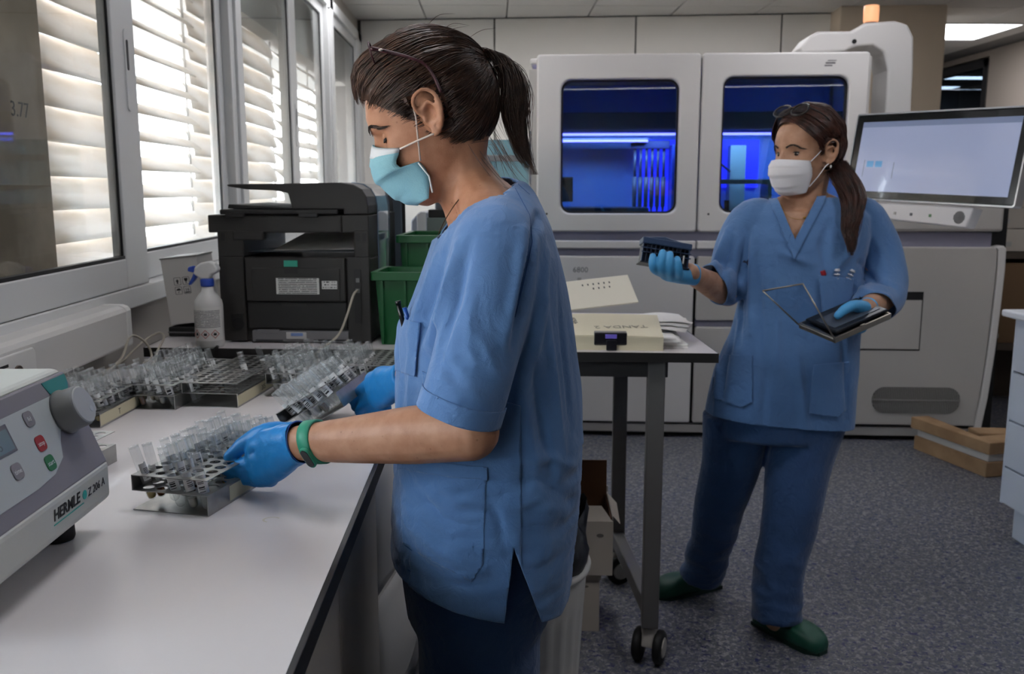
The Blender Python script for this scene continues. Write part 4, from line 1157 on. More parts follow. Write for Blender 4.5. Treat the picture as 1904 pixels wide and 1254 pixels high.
def fill(holes, M, label, group, prob=1.0, lean=R(-13), leany=R(3), seed=1, skip=lambda i, h: False, liquid=.5, keep=None):
    rn = random.Random(seed); cnt = 0
    for i, (hx, hy) in enumerate(holes):
        if skip(i, (hx, hy)) or rn.random() > prob: continue
        up = rn.choice((0, 0, 0, .004, .008))
        L_ = Matrix.Translation((hx, hy, HZ_MID)) @ Matrix.Rotation(lean + rn.uniform(-.05, .05), 4, 'Y') @ Matrix.Rotation(leany + rn.uniform(-.05, .05), 4, 'X') @ Matrix.Translation((0, 0, -.0265 + up)) @ Matrix.Rotation(rn.uniform(0, 6.28) if rn.random() < .35 else rn.uniform(-.7, .7), 4, 'Z')
        t_ = bpy.data.objects.new('test_tube', tube_me); COL.objects.link(t_)
        t_.matrix_world = M @ L_
        props(t_, label, 'test tube', group)
        mobj('label', rn.choice(LABELS), None, t_)
        if rn.random() < liquid:
            mobj('sample', rn.choice(LIQ), None, t_)
        cnt += 1
    return cnt
def RM(x, y, rz, z=BZ + .0003):
    return Matrix.Translation((x, y, z)) @ Matrix.Rotation(rz, 4, 'Z')
GA = 'test tubes in the front rack'
M1 = RM(-.534, 1.318, R(-15))
r1, h1 = rack('tape-marked metal tube rack held by the blue-gloved hand, nearest the camera', 5, 11, M1, (.22, .62, ''))
fill(h1, M1, 'clear test tube with barcode label in the rack nearest the camera', GA, .97, R(-14), R(2), 3, lambda i, h: (i % 5 == 4 and i // 5 < 8 and i // 5 not in (0,)) or (i % 5 == 3 and i // 5 in (2, 5)) or i in (1, 8))
M5 = RM(-.676, 1.972, R(-7))
r5, h5 = rack('nearly empty metal tube rack with lettered tape, in the middle of the back row', 5, 14, M5, (.0, .95, '205'))
fill(h5, M5, 'clear test tube standing almost alone in the nearly empty rack', 'test tubes in the nearly empty rack', 1, R(-13), R(2), 5, lambda i, h: i not in (0, 5, 21, 33, 58), .2)
M4 = RM(-.806, 1.955, R(-7))
r4, h4 = rack('full metal tube rack left of the nearly empty one', 5, 13, M4, None)
fill(h4, M4, 'clear barcoded test tube in the full rack left of the nearly empty one', 'test tubes in the full back rack', .92, R(-15), R(2), 7, lambda i, h: i in (63, 64, 59), .35)
M3 = RM(-.905, 1.80, R(-3))
r3, h3 = rack('tube rack with white tape by the trunking, partly hidden by the centrifuge', 5, 8, M3, (.0, 1.0, 'T'))
fill(h3, M3, 'clear barcoded test tube in the taped rack behind the centrifuge', 'test tubes in the taped rack behind the centrifuge', .95, R(-15), R(2), 9, lambda i, h: False, .2)
M6 = RM(-.516, 2.065, R(-6))
r6, h6 = rack('metal tube rack full of tubes before the printer, right of the nearly empty one', 5, 11, M6, (.1, .9, ''))
fill(h6, M6, 'clear barcoded test tube in the rack before the printer', 'test tubes in the rack before the printer', .9, R(-16), R(4), 11, lambda i, h: False, .3)
M7 = RM(-.370, 2.16, R(-4))
r7, h7 = rack('half-filled metal tube rack before the green crate', 7, 9, M7, None)
fill(h7, M7, 'clear barcoded test tube in the half-filled rack before the green crate', 'test tubes in the half-filled rack', .9, R(-16), R(4), 13, lambda i, h: i % 7 > 2 or i // 7 > 6, .2)
M2 = Matrix.Translation((-.348, 1.70, .963)) @ Matrix.Rotation(R(-8), 4, 'Z') @ Matrix.Rotation(R(-31), 4, 'Y') @ Matrix.Translation((-.06, 0, -.03))
r2, h2 = rack('tube rack lifted and tipped in the far blue-gloved hand', 5, 8, M2, None)
fill(h2, M2, 'clear barcoded test tube in the tipped rack in the far gloved hand', 'test tubes in the tipped rack', .95, R(-13), R(2), 15, lambda i, h: i % 5 == 4 and i // 5 in (1, 2, 4), .1)
M8 = RM(-.77, 1.50, R(-8))
r8, h8 = rack('empty tube rack end peeping out behind the centrifuge', 4, 3, M8, None)

# ================================================================= waste bin
BINW = mat('white_bin_plastic', '#c9c8c4', .4)
bn = thing('waste_bin', 'white fluted waste bin with a black liner behind the near worker', 'waste bin', (.072, 1.98, 0))
nb = 96
def flute(a, r_): return r_ - .0045 * max(0, math.cos(a * 24)) ** 2
rings = []
for z, r_, fl in ((.0, .112, 0), (.02, .114, 0), (.04, .116, 1), (.44, .140, 1), (.455, .141, 0), (.53, .146, 0)):
    rings.append([((flute(2 * PI * k / nb, r_) if fl else r_) * math.cos(2 * PI * k / nb), (flute(2 * PI * k / nb, r_) if fl else r_) * math.sin(2 * PI * k / nb), z) for k in range(nb)])
MB().loft(rings, False).obj('bin_wall', BINW, bn)
MB().lathe([(.112, .002), (.02, .002)], 40).obj('bin_floor', BINW, bn)
MB().tube([(.147 * math.cos(a * PI / 24), .147 * math.sin(a * PI / 24), .538 + .006 * math.sin(a * PI / 12)) for a in range(48)], .009, 8, closed=True).obj('rim', mat('white_bin_plastic'), bn)
LINER = mat('black_bin_liner', '#1d1d1f', .28, bump=.9, bscale=22)
rr_ = random.Random(4); rings = []
for z, r_ in ((.30, .120), (.45, .136), (.52, .139), (.545, .146), (.585, .152), (.615, .146), (.64, .132)):
    ring_ = []
    for k in range(60):
        a = 2 * PI * k / 60
        ww = .010 * math.sin(5 * a + z * 30) + .008 * math.sin(11 * a + z * 50)
        zz_ = z + (.035 * max(0, math.sin(3 * a + .6)) + .015 * math.sin(9 * a)) * max(0, (z - .54) / .1)
        rad = r_ + ww * max(0, (z - .5) / .14)
        ring_.append((rad * math.cos(a), rad * math.sin(a), zz_))
    rings.append(ring_)
MB().loft(rings, False).obj('liner', LINER, bn)

# ================================================================= cartons under the table
CART = mat('off_white_carton', '#b9b0a4', .75, bump=.1, bscale=120)
CARTIN = mat('brown_carton_inside', '#5a3a22', .85)
b1 = thing('carton', 'closed off-white carton on the floor beneath the table', 'carton', (.16, 2.69, 0), R(-2))
MB().box(0, .178, 0, .24, 0, .185).obj('carton_body', CART, b1, .002)
MB().box(-.002, .182, -.004, .242, .172, .192).obj('carton_lid', CART, b1, .002)
MB().prism([(.135 + .008 * math.cos(k * PI / 8), .15 + .004 * math.sin(k * PI / 8)) for k in range(16)], .0, .0006, MXZ).obj('printed_oval', mat('printed_grey', '#6d6861', .6), b1)
b2 = thing('carton', 'open carton with brown inside stacked on the closed one', 'carton', (.14, 2.68, .193), R(-3))
MB().box(0, .235, 0, .004, 0, .175).box(0, .235, .236, .24, 0, .21).box(0, .004, .004, .236, 0, .19).box(.231, .235, .004, .236, 0, .19).box(0.004, .231, .004, .236, 0, .004).obj('carton_body', CART, b2)
MB().box(.005, .230, .231, .2355, .004, .30).box(.226, .2308, .005, .231, .004, .185).box(.005, .226, .005, .231, .0045, .006).obj('carton_inside', CARTIN, b2)
MB().add([(.002, 0, .175), (.233, 0, .175), (.20, .03, .215), (.01, .03, .215)], [(0, 1, 2, 3)]).obj('flap', CART, b2)
MB().add([(.235, .005, .19), (.235, .22, .19), (.262, .20, .165), (.258, .02, .16)], [(0, 1, 2, 3)]).obj('torn_flap', CART, b2)
MB().prism([(.195 + .011 * math.cos(k * PI / 8), .13 + .006 * math.sin(k * PI / 8)) for k in range(16)], .0, .0008, MXZ).obj('printed_oval', mat('printed_grey'), b2)

# ================================================================= drawer cabinet at the right edge
cb_ = thing('drawer_cabinet', 'white drawer cabinet with overhanging top at the right edge of the picture', 'cabinet', (2.03, 3.44, 0))
CBW = mat('cabinet_blue_white', '#c3cad6', .45)
MB().box(.02, .62, -2.4, 0, .14, .885).obj('carcass', mat('cabinet_gap', '#4b4d52', .6), cb_)
for z0, z1 in ((.145, .288), (.296, .475), (.483, .670), (.678, .884)):
    MB().box(0, .02, -.78, -.002, z0, z1).obj('drawer', CBW, cb_, .002)
    MB().box(0, .02, -1.58, -.79, z0, z1).obj('drawer', CBW, cb_, .002)
MB().box(.0, .62, -.003, .012, .14, .885).obj('side_panel', CBW, cb_, .002)
MB().box(.05, .6, -2.4, -.01, 0, .14).obj('plinth', CBW, cb_, .002)
MB().box(-.05, .66, -2.45, .03, .888, .915).obj('top', mat('cabinet_top_white', '#d5d9e0', .4), cb_, .008, 3)

# ================================================================= timber skid by the analyser, boxes on the far shelf
WOOD = mat('pale_timber', '#a98a68', .7, bump=.3, bscale=40, aniso=(.3, 4, 4), vcol='#8d6f50', vscale=7)
pl_ = thing('timber_skid', 'short skid of sawn timber planks beside the analyser foot', 'skid', (2.36, 4.18, 0))
def plank(pts, z0, z1, m=WOOD):
    MB().prism(pts, z0, z1).obj('plank', m, pl_, .004, fix=True)
plank([(.02, 0.0), (.30, .06), (.30, .16), (.02, .10), (-.02, .52), (-.10, .50)], .0, .075)
plank([(.03, .01), (.30, .07), (.30, .15), (.03, .09), (-.01, .50), (-.09, .49)], .075, .115, mat('skid_white_board', '#c9c6c2', .6))
plank([(.02, -.01), (.32, .05), (.32, .18), (.04, .12), (-.02, .53), (-.12, .51)], .115, .175)
plank([(.10, .22), (.40, .20), (.40, .32), (.10, .34)], .0, .16)
sh = thing('storage_shelf', 'dark shelf unit holding cartons beyond the analyser', 'shelf', (2.98, 5.56, 0), SKEW)
SHM = mat('shelf_dark_brown', '#4b4138', .7)
MB().box(0, .9, 0, .4, .38, .42).obj('shelf_board', SHM, sh)
MB().box(0, .9, 0, .4, .95, .99).obj('shelf_board', SHM, sh)
MB().box(0, .9, .38, .4, 0, 1.6).obj('shelf_back', SHM, sh)
MB().box(-.02, 0, 0, .4, 0, 1.3).obj('shelf_side', SHM, sh)
for (x0, x1, z0, z1, lb, c) in ((.02, .5, .42, .92, 'brown carton on the lower shelf beyond the analyser', '#6f563d'), (.05, .48, .991, 1.13, 'whitish carton on the upper shelf, lower of the stack', '#b9b2a8'), (.03, .5, 1.131, 1.26, 'whitish carton on the upper shelf, middle of the stack', '#aea79d'), (.06, .49, 1.261, 1.40, 'whitish carton on the upper shelf, top of the stack', '#b4aca1')):
    c_ = thing('shelf_carton', lb, 'carton', sh.matrix_world @ Vector((0, 0, 0)) if False else (2.98 + x0 * math.cos(SKEW), 5.56 + x0 * math.sin(SKEW), z0 + .001), SKEW, 'cartons on the shelf')
    MB().box(0, x1 - x0, .02, .34, 0, z1 - z0 - .002).obj('carton_body', mat('carton_' + c.strip('#'), c, .8, bump=.1, bscale=100), c_, .004)
    MB().box(.12, .17, .018, .02, .03, .06).obj('sticker', mat('mark_pale'), c_)
# ================================================================= people: shared tools
_c, _s, _cp, _sp = math.cos(PITCH), math.sin(PITCH), math.cos(YAW), math.sin(YAW)
_FW, _RT, _UP = Vector((_sp * _c, _cp * _c, -_s)), Vector((_cp, -_sp, 0)), Vector((_sp * _s, _cp * _s, _c))
def at(px_, py_, y):
    """room point at depth y measured on the photograph"""
    v = _FW + _RT * ((px_ - 952) / 1700.) - _UP * ((py_ - 627) / 1700.)
    return Vector((0, 0, CAM_H)) + v * (y / v.y)

def ering(c, a, b, n=28, p=2.0):
    c, a, b = Vector(c), Vector(a), Vector(b)
    out = []
    for k in range(n):
        t = 2 * PI * k / n
        ct, st = math.cos(t), math.sin(t)
        out.append(c + a * math.copysign(abs(ct) ** (2 / p), ct) + b * math.copysign(abs(st) ** (2 / p), st))
    return out

def limb(mb, pts, rad, n=16, ball=True):
    """smooth tapering limb through points; rad one number per point"""
    P_ = bez(pts, 6 * (len(pts) - 1)); m = len(P_)
    rr = [np.interp(i / (m - 1) * (len(pts) - 1), range(len(pts)), rad) for i in range(m)]
    mb.tube(P_, rr, n)
    if ball:
        mb.ball(P_[0], rr[0], 12, 8); mb.ball(P_[-1], rr[-1], 12, 8)
    return mb

def fuse(mb, voxel, smooth=6, factor=.5, name='fused'):
    """closed shapes -> one continuous skin"""
    me = mb.mesh('tmp')
    bm = bmesh.new(); bm.from_mesh(me); bmesh.ops.recalc_face_normals(bm, faces=bm.faces); bm.to_mesh(me); bm.free()
    o = bpy.data.objects.new('tmp', me); COL.objects.link(o)
    r = o.modifiers.new('remesh', 'REMESH'); r.mode = 'VOXEL'; r.voxel_size = voxel; r.adaptivity = 0
    s = o.modifiers.new('smooth', 'SMOOTH'); s.iterations = smooth; s.factor = factor
    bpy.context.view_layer.update()
    out = bpy.data.meshes.new_from_object(o.evaluated_get(bpy.context.evaluated_depsgraph_get()))
    bpy.data.objects.remove(o); out.name = name
    out.polygons.foreach_set('use_smooth', [True] * len(out.polygons))
    return out

def get_co(me):
    a = np.empty(len(me.vertices) * 3); me.vertices.foreach_get('co', a); return a.reshape(-1, 3)
def get_no(me):
    a = np.empty(len(me.vertices) * 3); me.vertices.foreach_get('normal', a); return a.reshape(-1, 3)
def set_co(me, a):
    me.vertices.foreach_set('co', a.ravel()); me.update()

def folds(me, items, seed=0):
    """cloth relief: list of (amplitude, (sx, sy, sz) frequency, ridged?, mask function or None)"""
    co, no = get_co(me), get_no(me)
    d = np.zeros(len(co))
    for k, (amp, fq, ridged, mask) in enumerate(items):
        q_ = co * np.array(fq) + (seed * 3.1 + k * 7.7)
        v = np.array([noise.noise(p) for p in q_])
        if ridged: v = (1 - np.abs(v) * 2.2)
        if mask is not None: v = v * mask(co, no)
        d += amp * v
    set_co(me, co + no * d[:, None])

def crease(me, lines, amp=.006, width=.012):
    """folds running along given lines: (p0, p1, amp factor)"""
    co, no = get_co(me), get_no(me)
    d = np.zeros(len(co))
    for p0, p1, f in lines:
        p0, p1 = np.array(p0), np.array(p1); v = p1 - p0; L_ = np.dot(v, v)
        t = np.clip(((co - p0) @ v) / L_, 0, 1)
        r = np.linalg.norm(co - (p0 + t[:, None] * v), axis=1)
        d += amp * f * np.exp(-(r / width) ** 2) * (np.sin(PI * np.clip(t, .02, .98)) ** .5)
    set_co(me, co + no * d[:, None])

def crease_px(me, lines, amp=.006, width=.012):
    """the same, with each line given as photo points that are dropped on to the garment"""
    from mathutils.bvhtree import BVHTree
    bm = bmesh.new(); bm.from_mesh(me); tree = BVHTree.FromBMesh(bm); bm.free()
    o_ = Vector((0, 0, CAM_H)); out = []
    co, no = get_co(me), get_no(me); d = np.zeros(len(co))
    for pts, f in lines:
        hits = []
        n_ = 36
        for (a, b_), (c, e) in zip(pts, pts[1:]):
            for k in range(n_ + 1):
                v = (at(a + (c - a) * k / n_, b_ + (e - b_) * k / n_, 2.) - o_).normalized()
                h = tree.ray_cast(o_, v)
                if h[0] is not None: hits.append(np.array(h[0]))
        if len(hits) < 2: continue
        H_ = np.array(hits); box = (co > H_.min(0) - 3 * width).all(1) & (co < H_.max(0) + 3 * width).all(1)
        idx = np.nonzero(box)[0]
        if len(idx) == 0: continue
        D_ = np.linalg.norm(co[idx][:, None, :] - H_[None], axis=2)
        j = D_.argmin(1); t = j / (len(H_) - 1)
        d[idx] += amp * f * np.exp(-(D_.min(1) / width) ** 2) * np.sin(PI * np.clip(t, .06, .94)) ** .6
    set_co(me, co + no * d[:, None])

def push(co, c, r, vec):
    """soft sculpt: move vertices near c by vec"""
    w_ = np.exp(-(np.linalg.norm(co - np.array(c), axis=1) / r) ** 2)
    return co + w_[:, None] * np.array(vec)

def cut(me, cuts):
    """open a garment: (plane point, outward normal, centre, radius) removes what lies beyond the plane near centre"""
    bm = bmesh.new(); bm.from_mesh(me)
    for co, nn, ctr, rad, *pr in cuts:
        co, nn, ctr = Vector(co), Vector(nn).normalized(), Vector(ctr)
        fs_ = [f for f in bm.faces if (f.calc_center_median() - ctr).length < rad and (not pr or pr[0](f.calc_center_median()))]
        es = list({e for f in fs_ for e in f.edges}); vs_ = list({v for f in fs_ for v in f.verts})
        bmesh.ops.bisect_plane(bm, geom=vs_ + es + fs_, plane_co=co, plane_no=nn, clear_outer=True)
    bm.to_mesh(me); bm.free()
    me.polygons.foreach_set('use_smooth', [True] * len(me.polygons)); me.update()

def carve(me, planes, pred):
    """slice along planes without removing, then delete the faces for which pred(centre, normal) holds"""
    bm = bmesh.new(); bm.from_mesh(me)
    for co, nn, ctr, rad in planes:
        ctr = Vector(ctr)
        fs_ = [f for f in bm.faces if (f.calc_center_median() - ctr).length < rad]
        es = list({e for f in fs_ for e in f.edges}); vs_ = list({v for f in fs_ for v in f.verts})
        bmesh.ops.bisect_plane(bm, geom=vs_ + es + fs_, plane_co=Vector(co), plane_no=Vector(nn).normalized())
    bm.normal_update()
    dead = [f for f in bm.faces if pred(f.calc_center_median(), f.normal)]
    bmesh.ops.delete(bm, geom=dead, context='FACES')
    bm.to_mesh(me); bm.free()
    me.polygons.foreach_set('use_smooth', [True] * len(me.polygons)); me.update()

def patch(me, planes, facing, off=.003, name='patch'):
    """a sewn-on piece of cloth: part of the garment inside all planes and facing 'facing', lifted by off"""
    bm = bmesh.new(); bm.from_mesh(me); bm.normal_update()
    f_ = Vector(facing)
    bmesh.ops.delete(bm, geom=[f for f in bm.faces if f.normal.dot(f_) < .05], context='FACES')
    for co, nn in planes:
        bmesh.ops.bisect_plane(bm, geom=bm.verts[:] + bm.edges[:] + bm.faces[:], plane_co=Vector(co), plane_no=Vector(nn).normalized(), clear_outer=True)
    bm.normal_update()
    for v in bm.verts: v.co += v.normal * off
    out = bpy.data.meshes.new(name); bm.to_mesh(out); bm.free()
    out.polygons.foreach_set('use_smooth', [True] * len(out.polygons))
    return out

def poly_planes(pts, y):
    """planes bounding the convex outline pts (photo pixels, clockwise on screen) extruded along the line of sight"""
    out = []
    eye = Vector((0, 0, CAM_H)); W3 = [at(a, b, y) for a, b in pts]
    ctr = sum(W3, Vector()) / len(W3)
    for i in range(len(W3)):
        p, q_ = W3[i], W3[(i + 1) % len(W3)]
        nn = (p - eye).cross(q_ - eye).normalized()
        if nn.dot(ctr - p) > 0: nn = -nn
        out.append((p, nn))
    return out

def thick(o, t, off=-1):
    m = o.modifiers.new('thick', 'SOLIDIFY'); m.thickness = t; m.offset = off
    return o

# ---------------------------------------------------------------- materials of the two workers
def skin_mat(name, col, col2):
    m = mat(name, col, .50, bump=.12, bscale=420, vcol=col2, vscale=38, spec=.4)
    nt = m.node_tree; b = nt.nodes['Principled BSDF']
    src = b.inputs['Base Color'].links[0].from_socket
    tc = nt.nodes.new('ShaderNodeTexCoord')
    vo = nt.nodes.new('ShaderNodeTexVoronoi'); vo.inputs['Scale'].default_value = 60
    nt.links.new(tc.outputs['Object'], vo.inputs['Vector'])
    cr = nt.nodes.new('ShaderNodeMapRange'); cr.inputs[1].default_value = .05; cr.inputs[2].default_value = .12; cr.inputs[3].default_value = .45; cr.inputs[4].default_value = 0
    nt.links.new(vo.outputs['Distance'], cr.inputs[0])
    mx = nt.nodes.new('ShaderNodeMix'); mx.data_type = 'RGBA'; mx.inputs[7].default_value = lin('#6f4330')
    nt.links.new(src, mx.inputs[6]); nt.links.new(cr.outputs[0], mx.inputs[0]); nt.links.new(mx.outputs[2], b.inputs['Base Color'])
    return m
SKIN1 = skin_mat('tanned_skin', '#b98a6e', '#a9775b')
SKIN2 = skin_mat('olive_skin', '#bf957a', '#af8468')
def cloth_mat(name, col, col2):
    m = mat(name, col, .82, vcol=col2, vscale=9, sheen=.25, spec=.25)
    nt = m.node_tree; b = nt.nodes['Principled BSDF']
    tc = nt.nodes.new('ShaderNodeTexCoord')
    n1 = nt.nodes.new('ShaderNodeTexNoise'); n1.inputs['Scale'].default_value = 900; n1.inputs['Detail'].default_value = 1
    n2 = nt.nodes.new('ShaderNodeTexNoise'); n2.inputs['Scale'].default_value = 34; n2.inputs['Detail'].default_value = 4; n2.inputs['Distortion'].default_value = 1.2
    for n in (n1, n2): nt.links.new(tc.outputs['Object'], n.inputs['Vector'])
    ad_ = nt.nodes.new('ShaderNodeMath'); ad_.operation = 'MULTIPLY_ADD'; ad_.inputs[1].default_value = .12
    nt.links.new(n1.outputs[0], ad_.inputs[0]); nt.links.new(n2.outputs[0], ad_.inputs[2])
    bn_ = nt.nodes.new('ShaderNodeBump'); bn_.inputs['Strength'].default_value = .75; bn_.inputs['Distance'].default_value = .004
    nt.links.new(ad_.outputs[0], bn_.inputs['Height']); nt.links.new(bn_.outputs[0], b.inputs['Normal'])
    return m
SCRUB = cloth_mat('blue_scrub_cotton', '#5a80b2', '#5479a9')
PANTS = cloth_mat('navy_scrub_cotton', '#34527f', '#2f4a73')
GLOVE = mat('blue_nitrile', '#1c7fc4', .42, bump=.35, bscale=160, spec=.5)
GLOVE2 = mat('sky_blue_nitrile', '#4a9fd6', .45, bump=.3, bscale=160)
HAIR1 = mat('dark_brown_hair', '#30211a', .40, spec=.55, vcol='#553b2d', vscale=55)
HAIR2 = mat('auburn_brown_hair', '#2c1a14', .38, spec=.6, vcol='#532f23', vscale=45)
STITCH = mat('seam_thread', '#2c568f', .8)

# ---------------------------------------------------------------- head
def head_shapes(mb, HM, s=1.0):
    """skull, face, nose and ears in the head frame (x face, y left, z crown; origin between the ears)"""
    st = [(-.116, .066, .018, .016), (-.108, .078, .004, .030), (-.092, .087, -.018, .043), (-.07, .091, -.042, .052), (-.045, .0935, -.062, .059), (-.018, .0935, -.078, .064),
          (.006, .0925, -.088, .067), (.022, .0965, -.092, .069), (.04, .0945, -.095, .072), (.06, .086, -.096, .0735), (.08, .073, -.092, .072), (.098, .053, -.082, .063), (.112, .028, -.064, .047), (.122, -.004, -.042, .024)]
    rings = []
    for z, xf, xb, hw in st:
        c_ = Vector(((xf + xb) / 2, 0, z)) * s
        rings.append([HM @ v for v in ering(c_, (s * (xf - xb) / 2, 0, 0), (0, s * hw, 0), 32, 2.25)])
    mb.loft(rings)
    # nose
    nr = []
    for z, x, hw, d in ((.018, .094, .006, .012), (.004, .099, .007, .016), (-.012, .106, .009, .02), (-.026, .115, .012, .024), (-.034, .1165, .0145, .024), (-.043, .107, .013, .02), (-.048, .097, .009, .012)):
        nr.append([HM @ v for v in ering(Vector((x - d, 0, z)) * s, (s * d, 0, 0), (0, s * hw, 0), 14)])
    mb.loft(nr)
    # lips
    for z, x in ((-.066, .0945), (-.075, .0925)):
        mb.ball(HM @ (Vector((x, 0, z)) * s), (.007 * s, .007 * s, .0045 * s), 10, 6, )
    for sgn in (-1, 1):
        ear = lambda x, z, o=.0: HM @ (Vector((x, sgn * (.0755 + o), z)) * s)
        pts = [ear(.014, .006, .000), ear(.017, .020, .006), ear(.010, .032, .011), ear(-.004, .035, .014), ear(-.016, .026, .0155), ear(-.019, .008, .015), ear(-.014, -.010, .012), ear(-.006, -.022, .008), ear(.004, -.029, .004), ear(.010, -.024, .001)]
        mb.tube(bez(pts, 36), .0040 * s, 8)
        mb.loft([[HM @ (v * s) for v in ering((-.002, sgn * (.070 + dy), .004), (.0165 * k, 0, .002), (-.004 * k, 0, .031 * k), 20)] for dy, k in ((-.01, .9), (.006, .92), (.0085, .75))])
        inner = [ear(.006, .010, .006), ear(-.004, .018, .0105), ear(-.011, .006, .0115), ear(-.008, -.008, .009), ear(.002, -.014, .006)]
        mb.tube(bez(inner, 20), .0032 * s, 8)
        mb.ball(ear(.004, -.024, .003), (.0075 * s, .004 * s, .009 * s), 10, 7)
        mb.ball(ear(.011, -.004, .002), (.004 * s, .005 * s, .007 * s), 8, 6)

def sculpt_face(me, HM, s=1.0):
    co = get_co(me)
    Hn = np.array(HM.inverted()); l = (np.c_[co, np.ones(len(co))] @ Hn.T)[:, :3] / s
    l0 = l.copy()
    for sg in (-1, 1):
        l = push(l, (.089, sg * .031, .002), .0155, (-.0095, 0, 0))        # eye sockets
        l = push(l, (.092, sg * .030, .022), .012, (.0035, 0, 0))          # brow ridge
        l = push(l, (.078, sg * .045, -.026), .02, (.004, sg * .003, 0))   # cheek bones
        l = push(l, (-.001, sg * .083, .006), .008, (0, -sg * .006, 0))    # ear bowl
        l = push(l, (.055, sg * .067, .03), .02, (0, -sg * .003, 0))       # temples
    near = (np.abs(l0) < .2).all(axis=1)
    l = np.where(near[:, None], l, l0) * s
    co2 = (np.c_[l, np.ones(len(l))] @ np.array(HM).T)[:, :3]
    set_co(me, co2)

EYEW = mat('eye_white', '#d9d3cb', .25); IRIS = mat('brown_iris', '#2a1a12', .2, coat=.6)
BROW = mat('brow_hair', '#33241c', .7); LASH = mat('lash_black', '#120d0b', .6)
def eyes(person, HM, s, skin, look=(1, 0, 0), lid=.35):
    for sg in (-1, 1):
        c_ = Vector((.0672, sg * .0300, .002)) * s
        e_ = MB().ball((0, 0, 0), .0122 * s, 18, 12).obj('eye', EYEW, person, M=HM @ Matrix.Translation(c_))
        lk = Vector(look).normalized()
        Q = lk.to_track_quat('Z', 'Y').to_matrix().to_4x4()
        MB().lathe([(.0001, .0127), (.003, .0125), (.0062, .0111)], 16, Q @ Matrix.Diagonal((s, s, s, 1)), cap0=False, cap1=False).obj('iris', IRIS, e_)
        # lids: partial shells hinged on the eye centre
        def shell(e0, e1, m, nm, r=.0131, lash=False):
            vs_, fs_ = [], []
            na, nb_ = 14, 6
            for i in range(na + 1):
                az = R((-52 + 104 * i / na) if lash else (-75 + 150 * i / na))
                k = math.cos(az * .95) ** .6
                for j in range(nb_ + 1):
                    el = R(e0 + (e1 * k - e0) * j / nb_) if not lash else R(e1 * k)
                    rr = (r + (.0034 * j / nb_ if lash else 0)) * s
                    el2 = el - (R(16) * j / nb_ if lash else 0)
                    vs_.append((rr * math.cos(el2) * math.cos(az), rr * math.cos(el2) * math.sin(az), rr * math.sin(el2)))
            for i in range(na):
                for j in range(nb_):
                    a = i * (nb_ + 1) + j
                    fs_.append((a, a + nb_ + 1, a + nb_ + 2, a + 1))
            o = MB().add(vs_, fs_, None, True).obj(nm, m, e_)
            thick(o, .0007, 1)
        shell(75, 34 - 60 * lid, skin, 'upper_eyelid')
        shell(-75, -26 + 4 * lid, skin, 'lower_eyelid')
        shell(0, 33 - 60 * lid, LASH, 'eyelashes', .0133, True)
        # eyebrow: short hairs along an arch
        br = MB(); rn = random.Random(3)
        for k in range(150):
            t = rn.random()
            y = .012 + .040 * t; z = .0185 + .0075 * math.sin(PI * min(1, t * 1.2)) - .008 * max(0, t - .65) + rn.uniform(-.0032, .0022) * (1 - .5 * t)
            sx_ = lambda yy: .002 + .0945 * max(.05, 1 - (yy / .069) ** 2.25) ** .444 + .0016
            d_ = Vector((0, .0065, .0025 - .006 * t))
            p0, p1, p2 = (Vector((sx_(y + d_.y * q_), sg * (y + d_.y * q_), z + d_.z * q_)) for q_ in (0, .5, 1))
            br.tube([HM @ (p0 * s), HM @ ((p1 + Vector((.0008, 0, 0))) * s), HM @ (p2 * s)], [.0005, .0005, .0002], 4, False)
        br.obj('eyebrow', BROW, person)

# ---------------------------------------------------------------- hair
def strands(mb, paths, r0=.0007, n=3):
    for P_ in paths:
        m = len(P_)
        mb.tube(P_, [r0 * min(1, .25 + 4 * i / (m - 1)) * (1 - .8 * (i / (m - 1)) ** 3) for i in range(m)], n, False)
    return mb

def scalp_hair(HM, s, C, radius, tie, n, seed, hairline, mids=12, lift=.003, avoid=None, edge=None, tuck=None):
    """combed strands from the hairline region to the tie point, lying on the hair surface radius(dir)"""
    rn = random.Random(seed); paths = []
    C = Vector(C); tie = Vector(tie); td = (tie - C).normalized()
    tries = 0
    while len(paths) < n and tries < n * 120:
        tries += 1
        d_ = Vector((rn.gauss(0, 1), rn.gauss(0, 1), rn.gauss(0, 1))).normalized()
        p = C + d_ * radius(d_)
        if not hairline(p): continue
        if edge is not None and len(paths) < n * .28 and not edge(p): continue
        if d_.dot(td) > .93: continue
        off = rn.uniform(-.002, lift); wob = rn.uniform(-.12, .12); ph = rn.uniform(0, 6)
        path = []
        stop = 1.0 if rn.random() < .8 else rn.uniform(.5, 1)
        for k in range(mids + 1):
            t = k / mids * stop
            dd = d_.slerp(td, t) if d_.angle(td) < 3.0 else d_.lerp(td, t).normalized()
            side = d_.cross(td); side = side.normalized() if side.length > 1e-4 else Vector((0, 1, 0))
            dd = (dd + side * wob * math.sin(PI * t) + side * .015 * math.sin(ph + 9 * t)).normalized()
            rr = radius(dd) + off * math.sin(PI * min(1, t + .1)) + (.0 if t < .9 else -.004 * (t - .9) / .1)
            v_ = C + dd * rr
            if tuck is not None: v_ = tuck(v_)
            path.append(v_)
        if avoid is not None and any(avoid(v) for v in path): continue
        paths.append([HM @ (v * s) for v in path])
    return paths

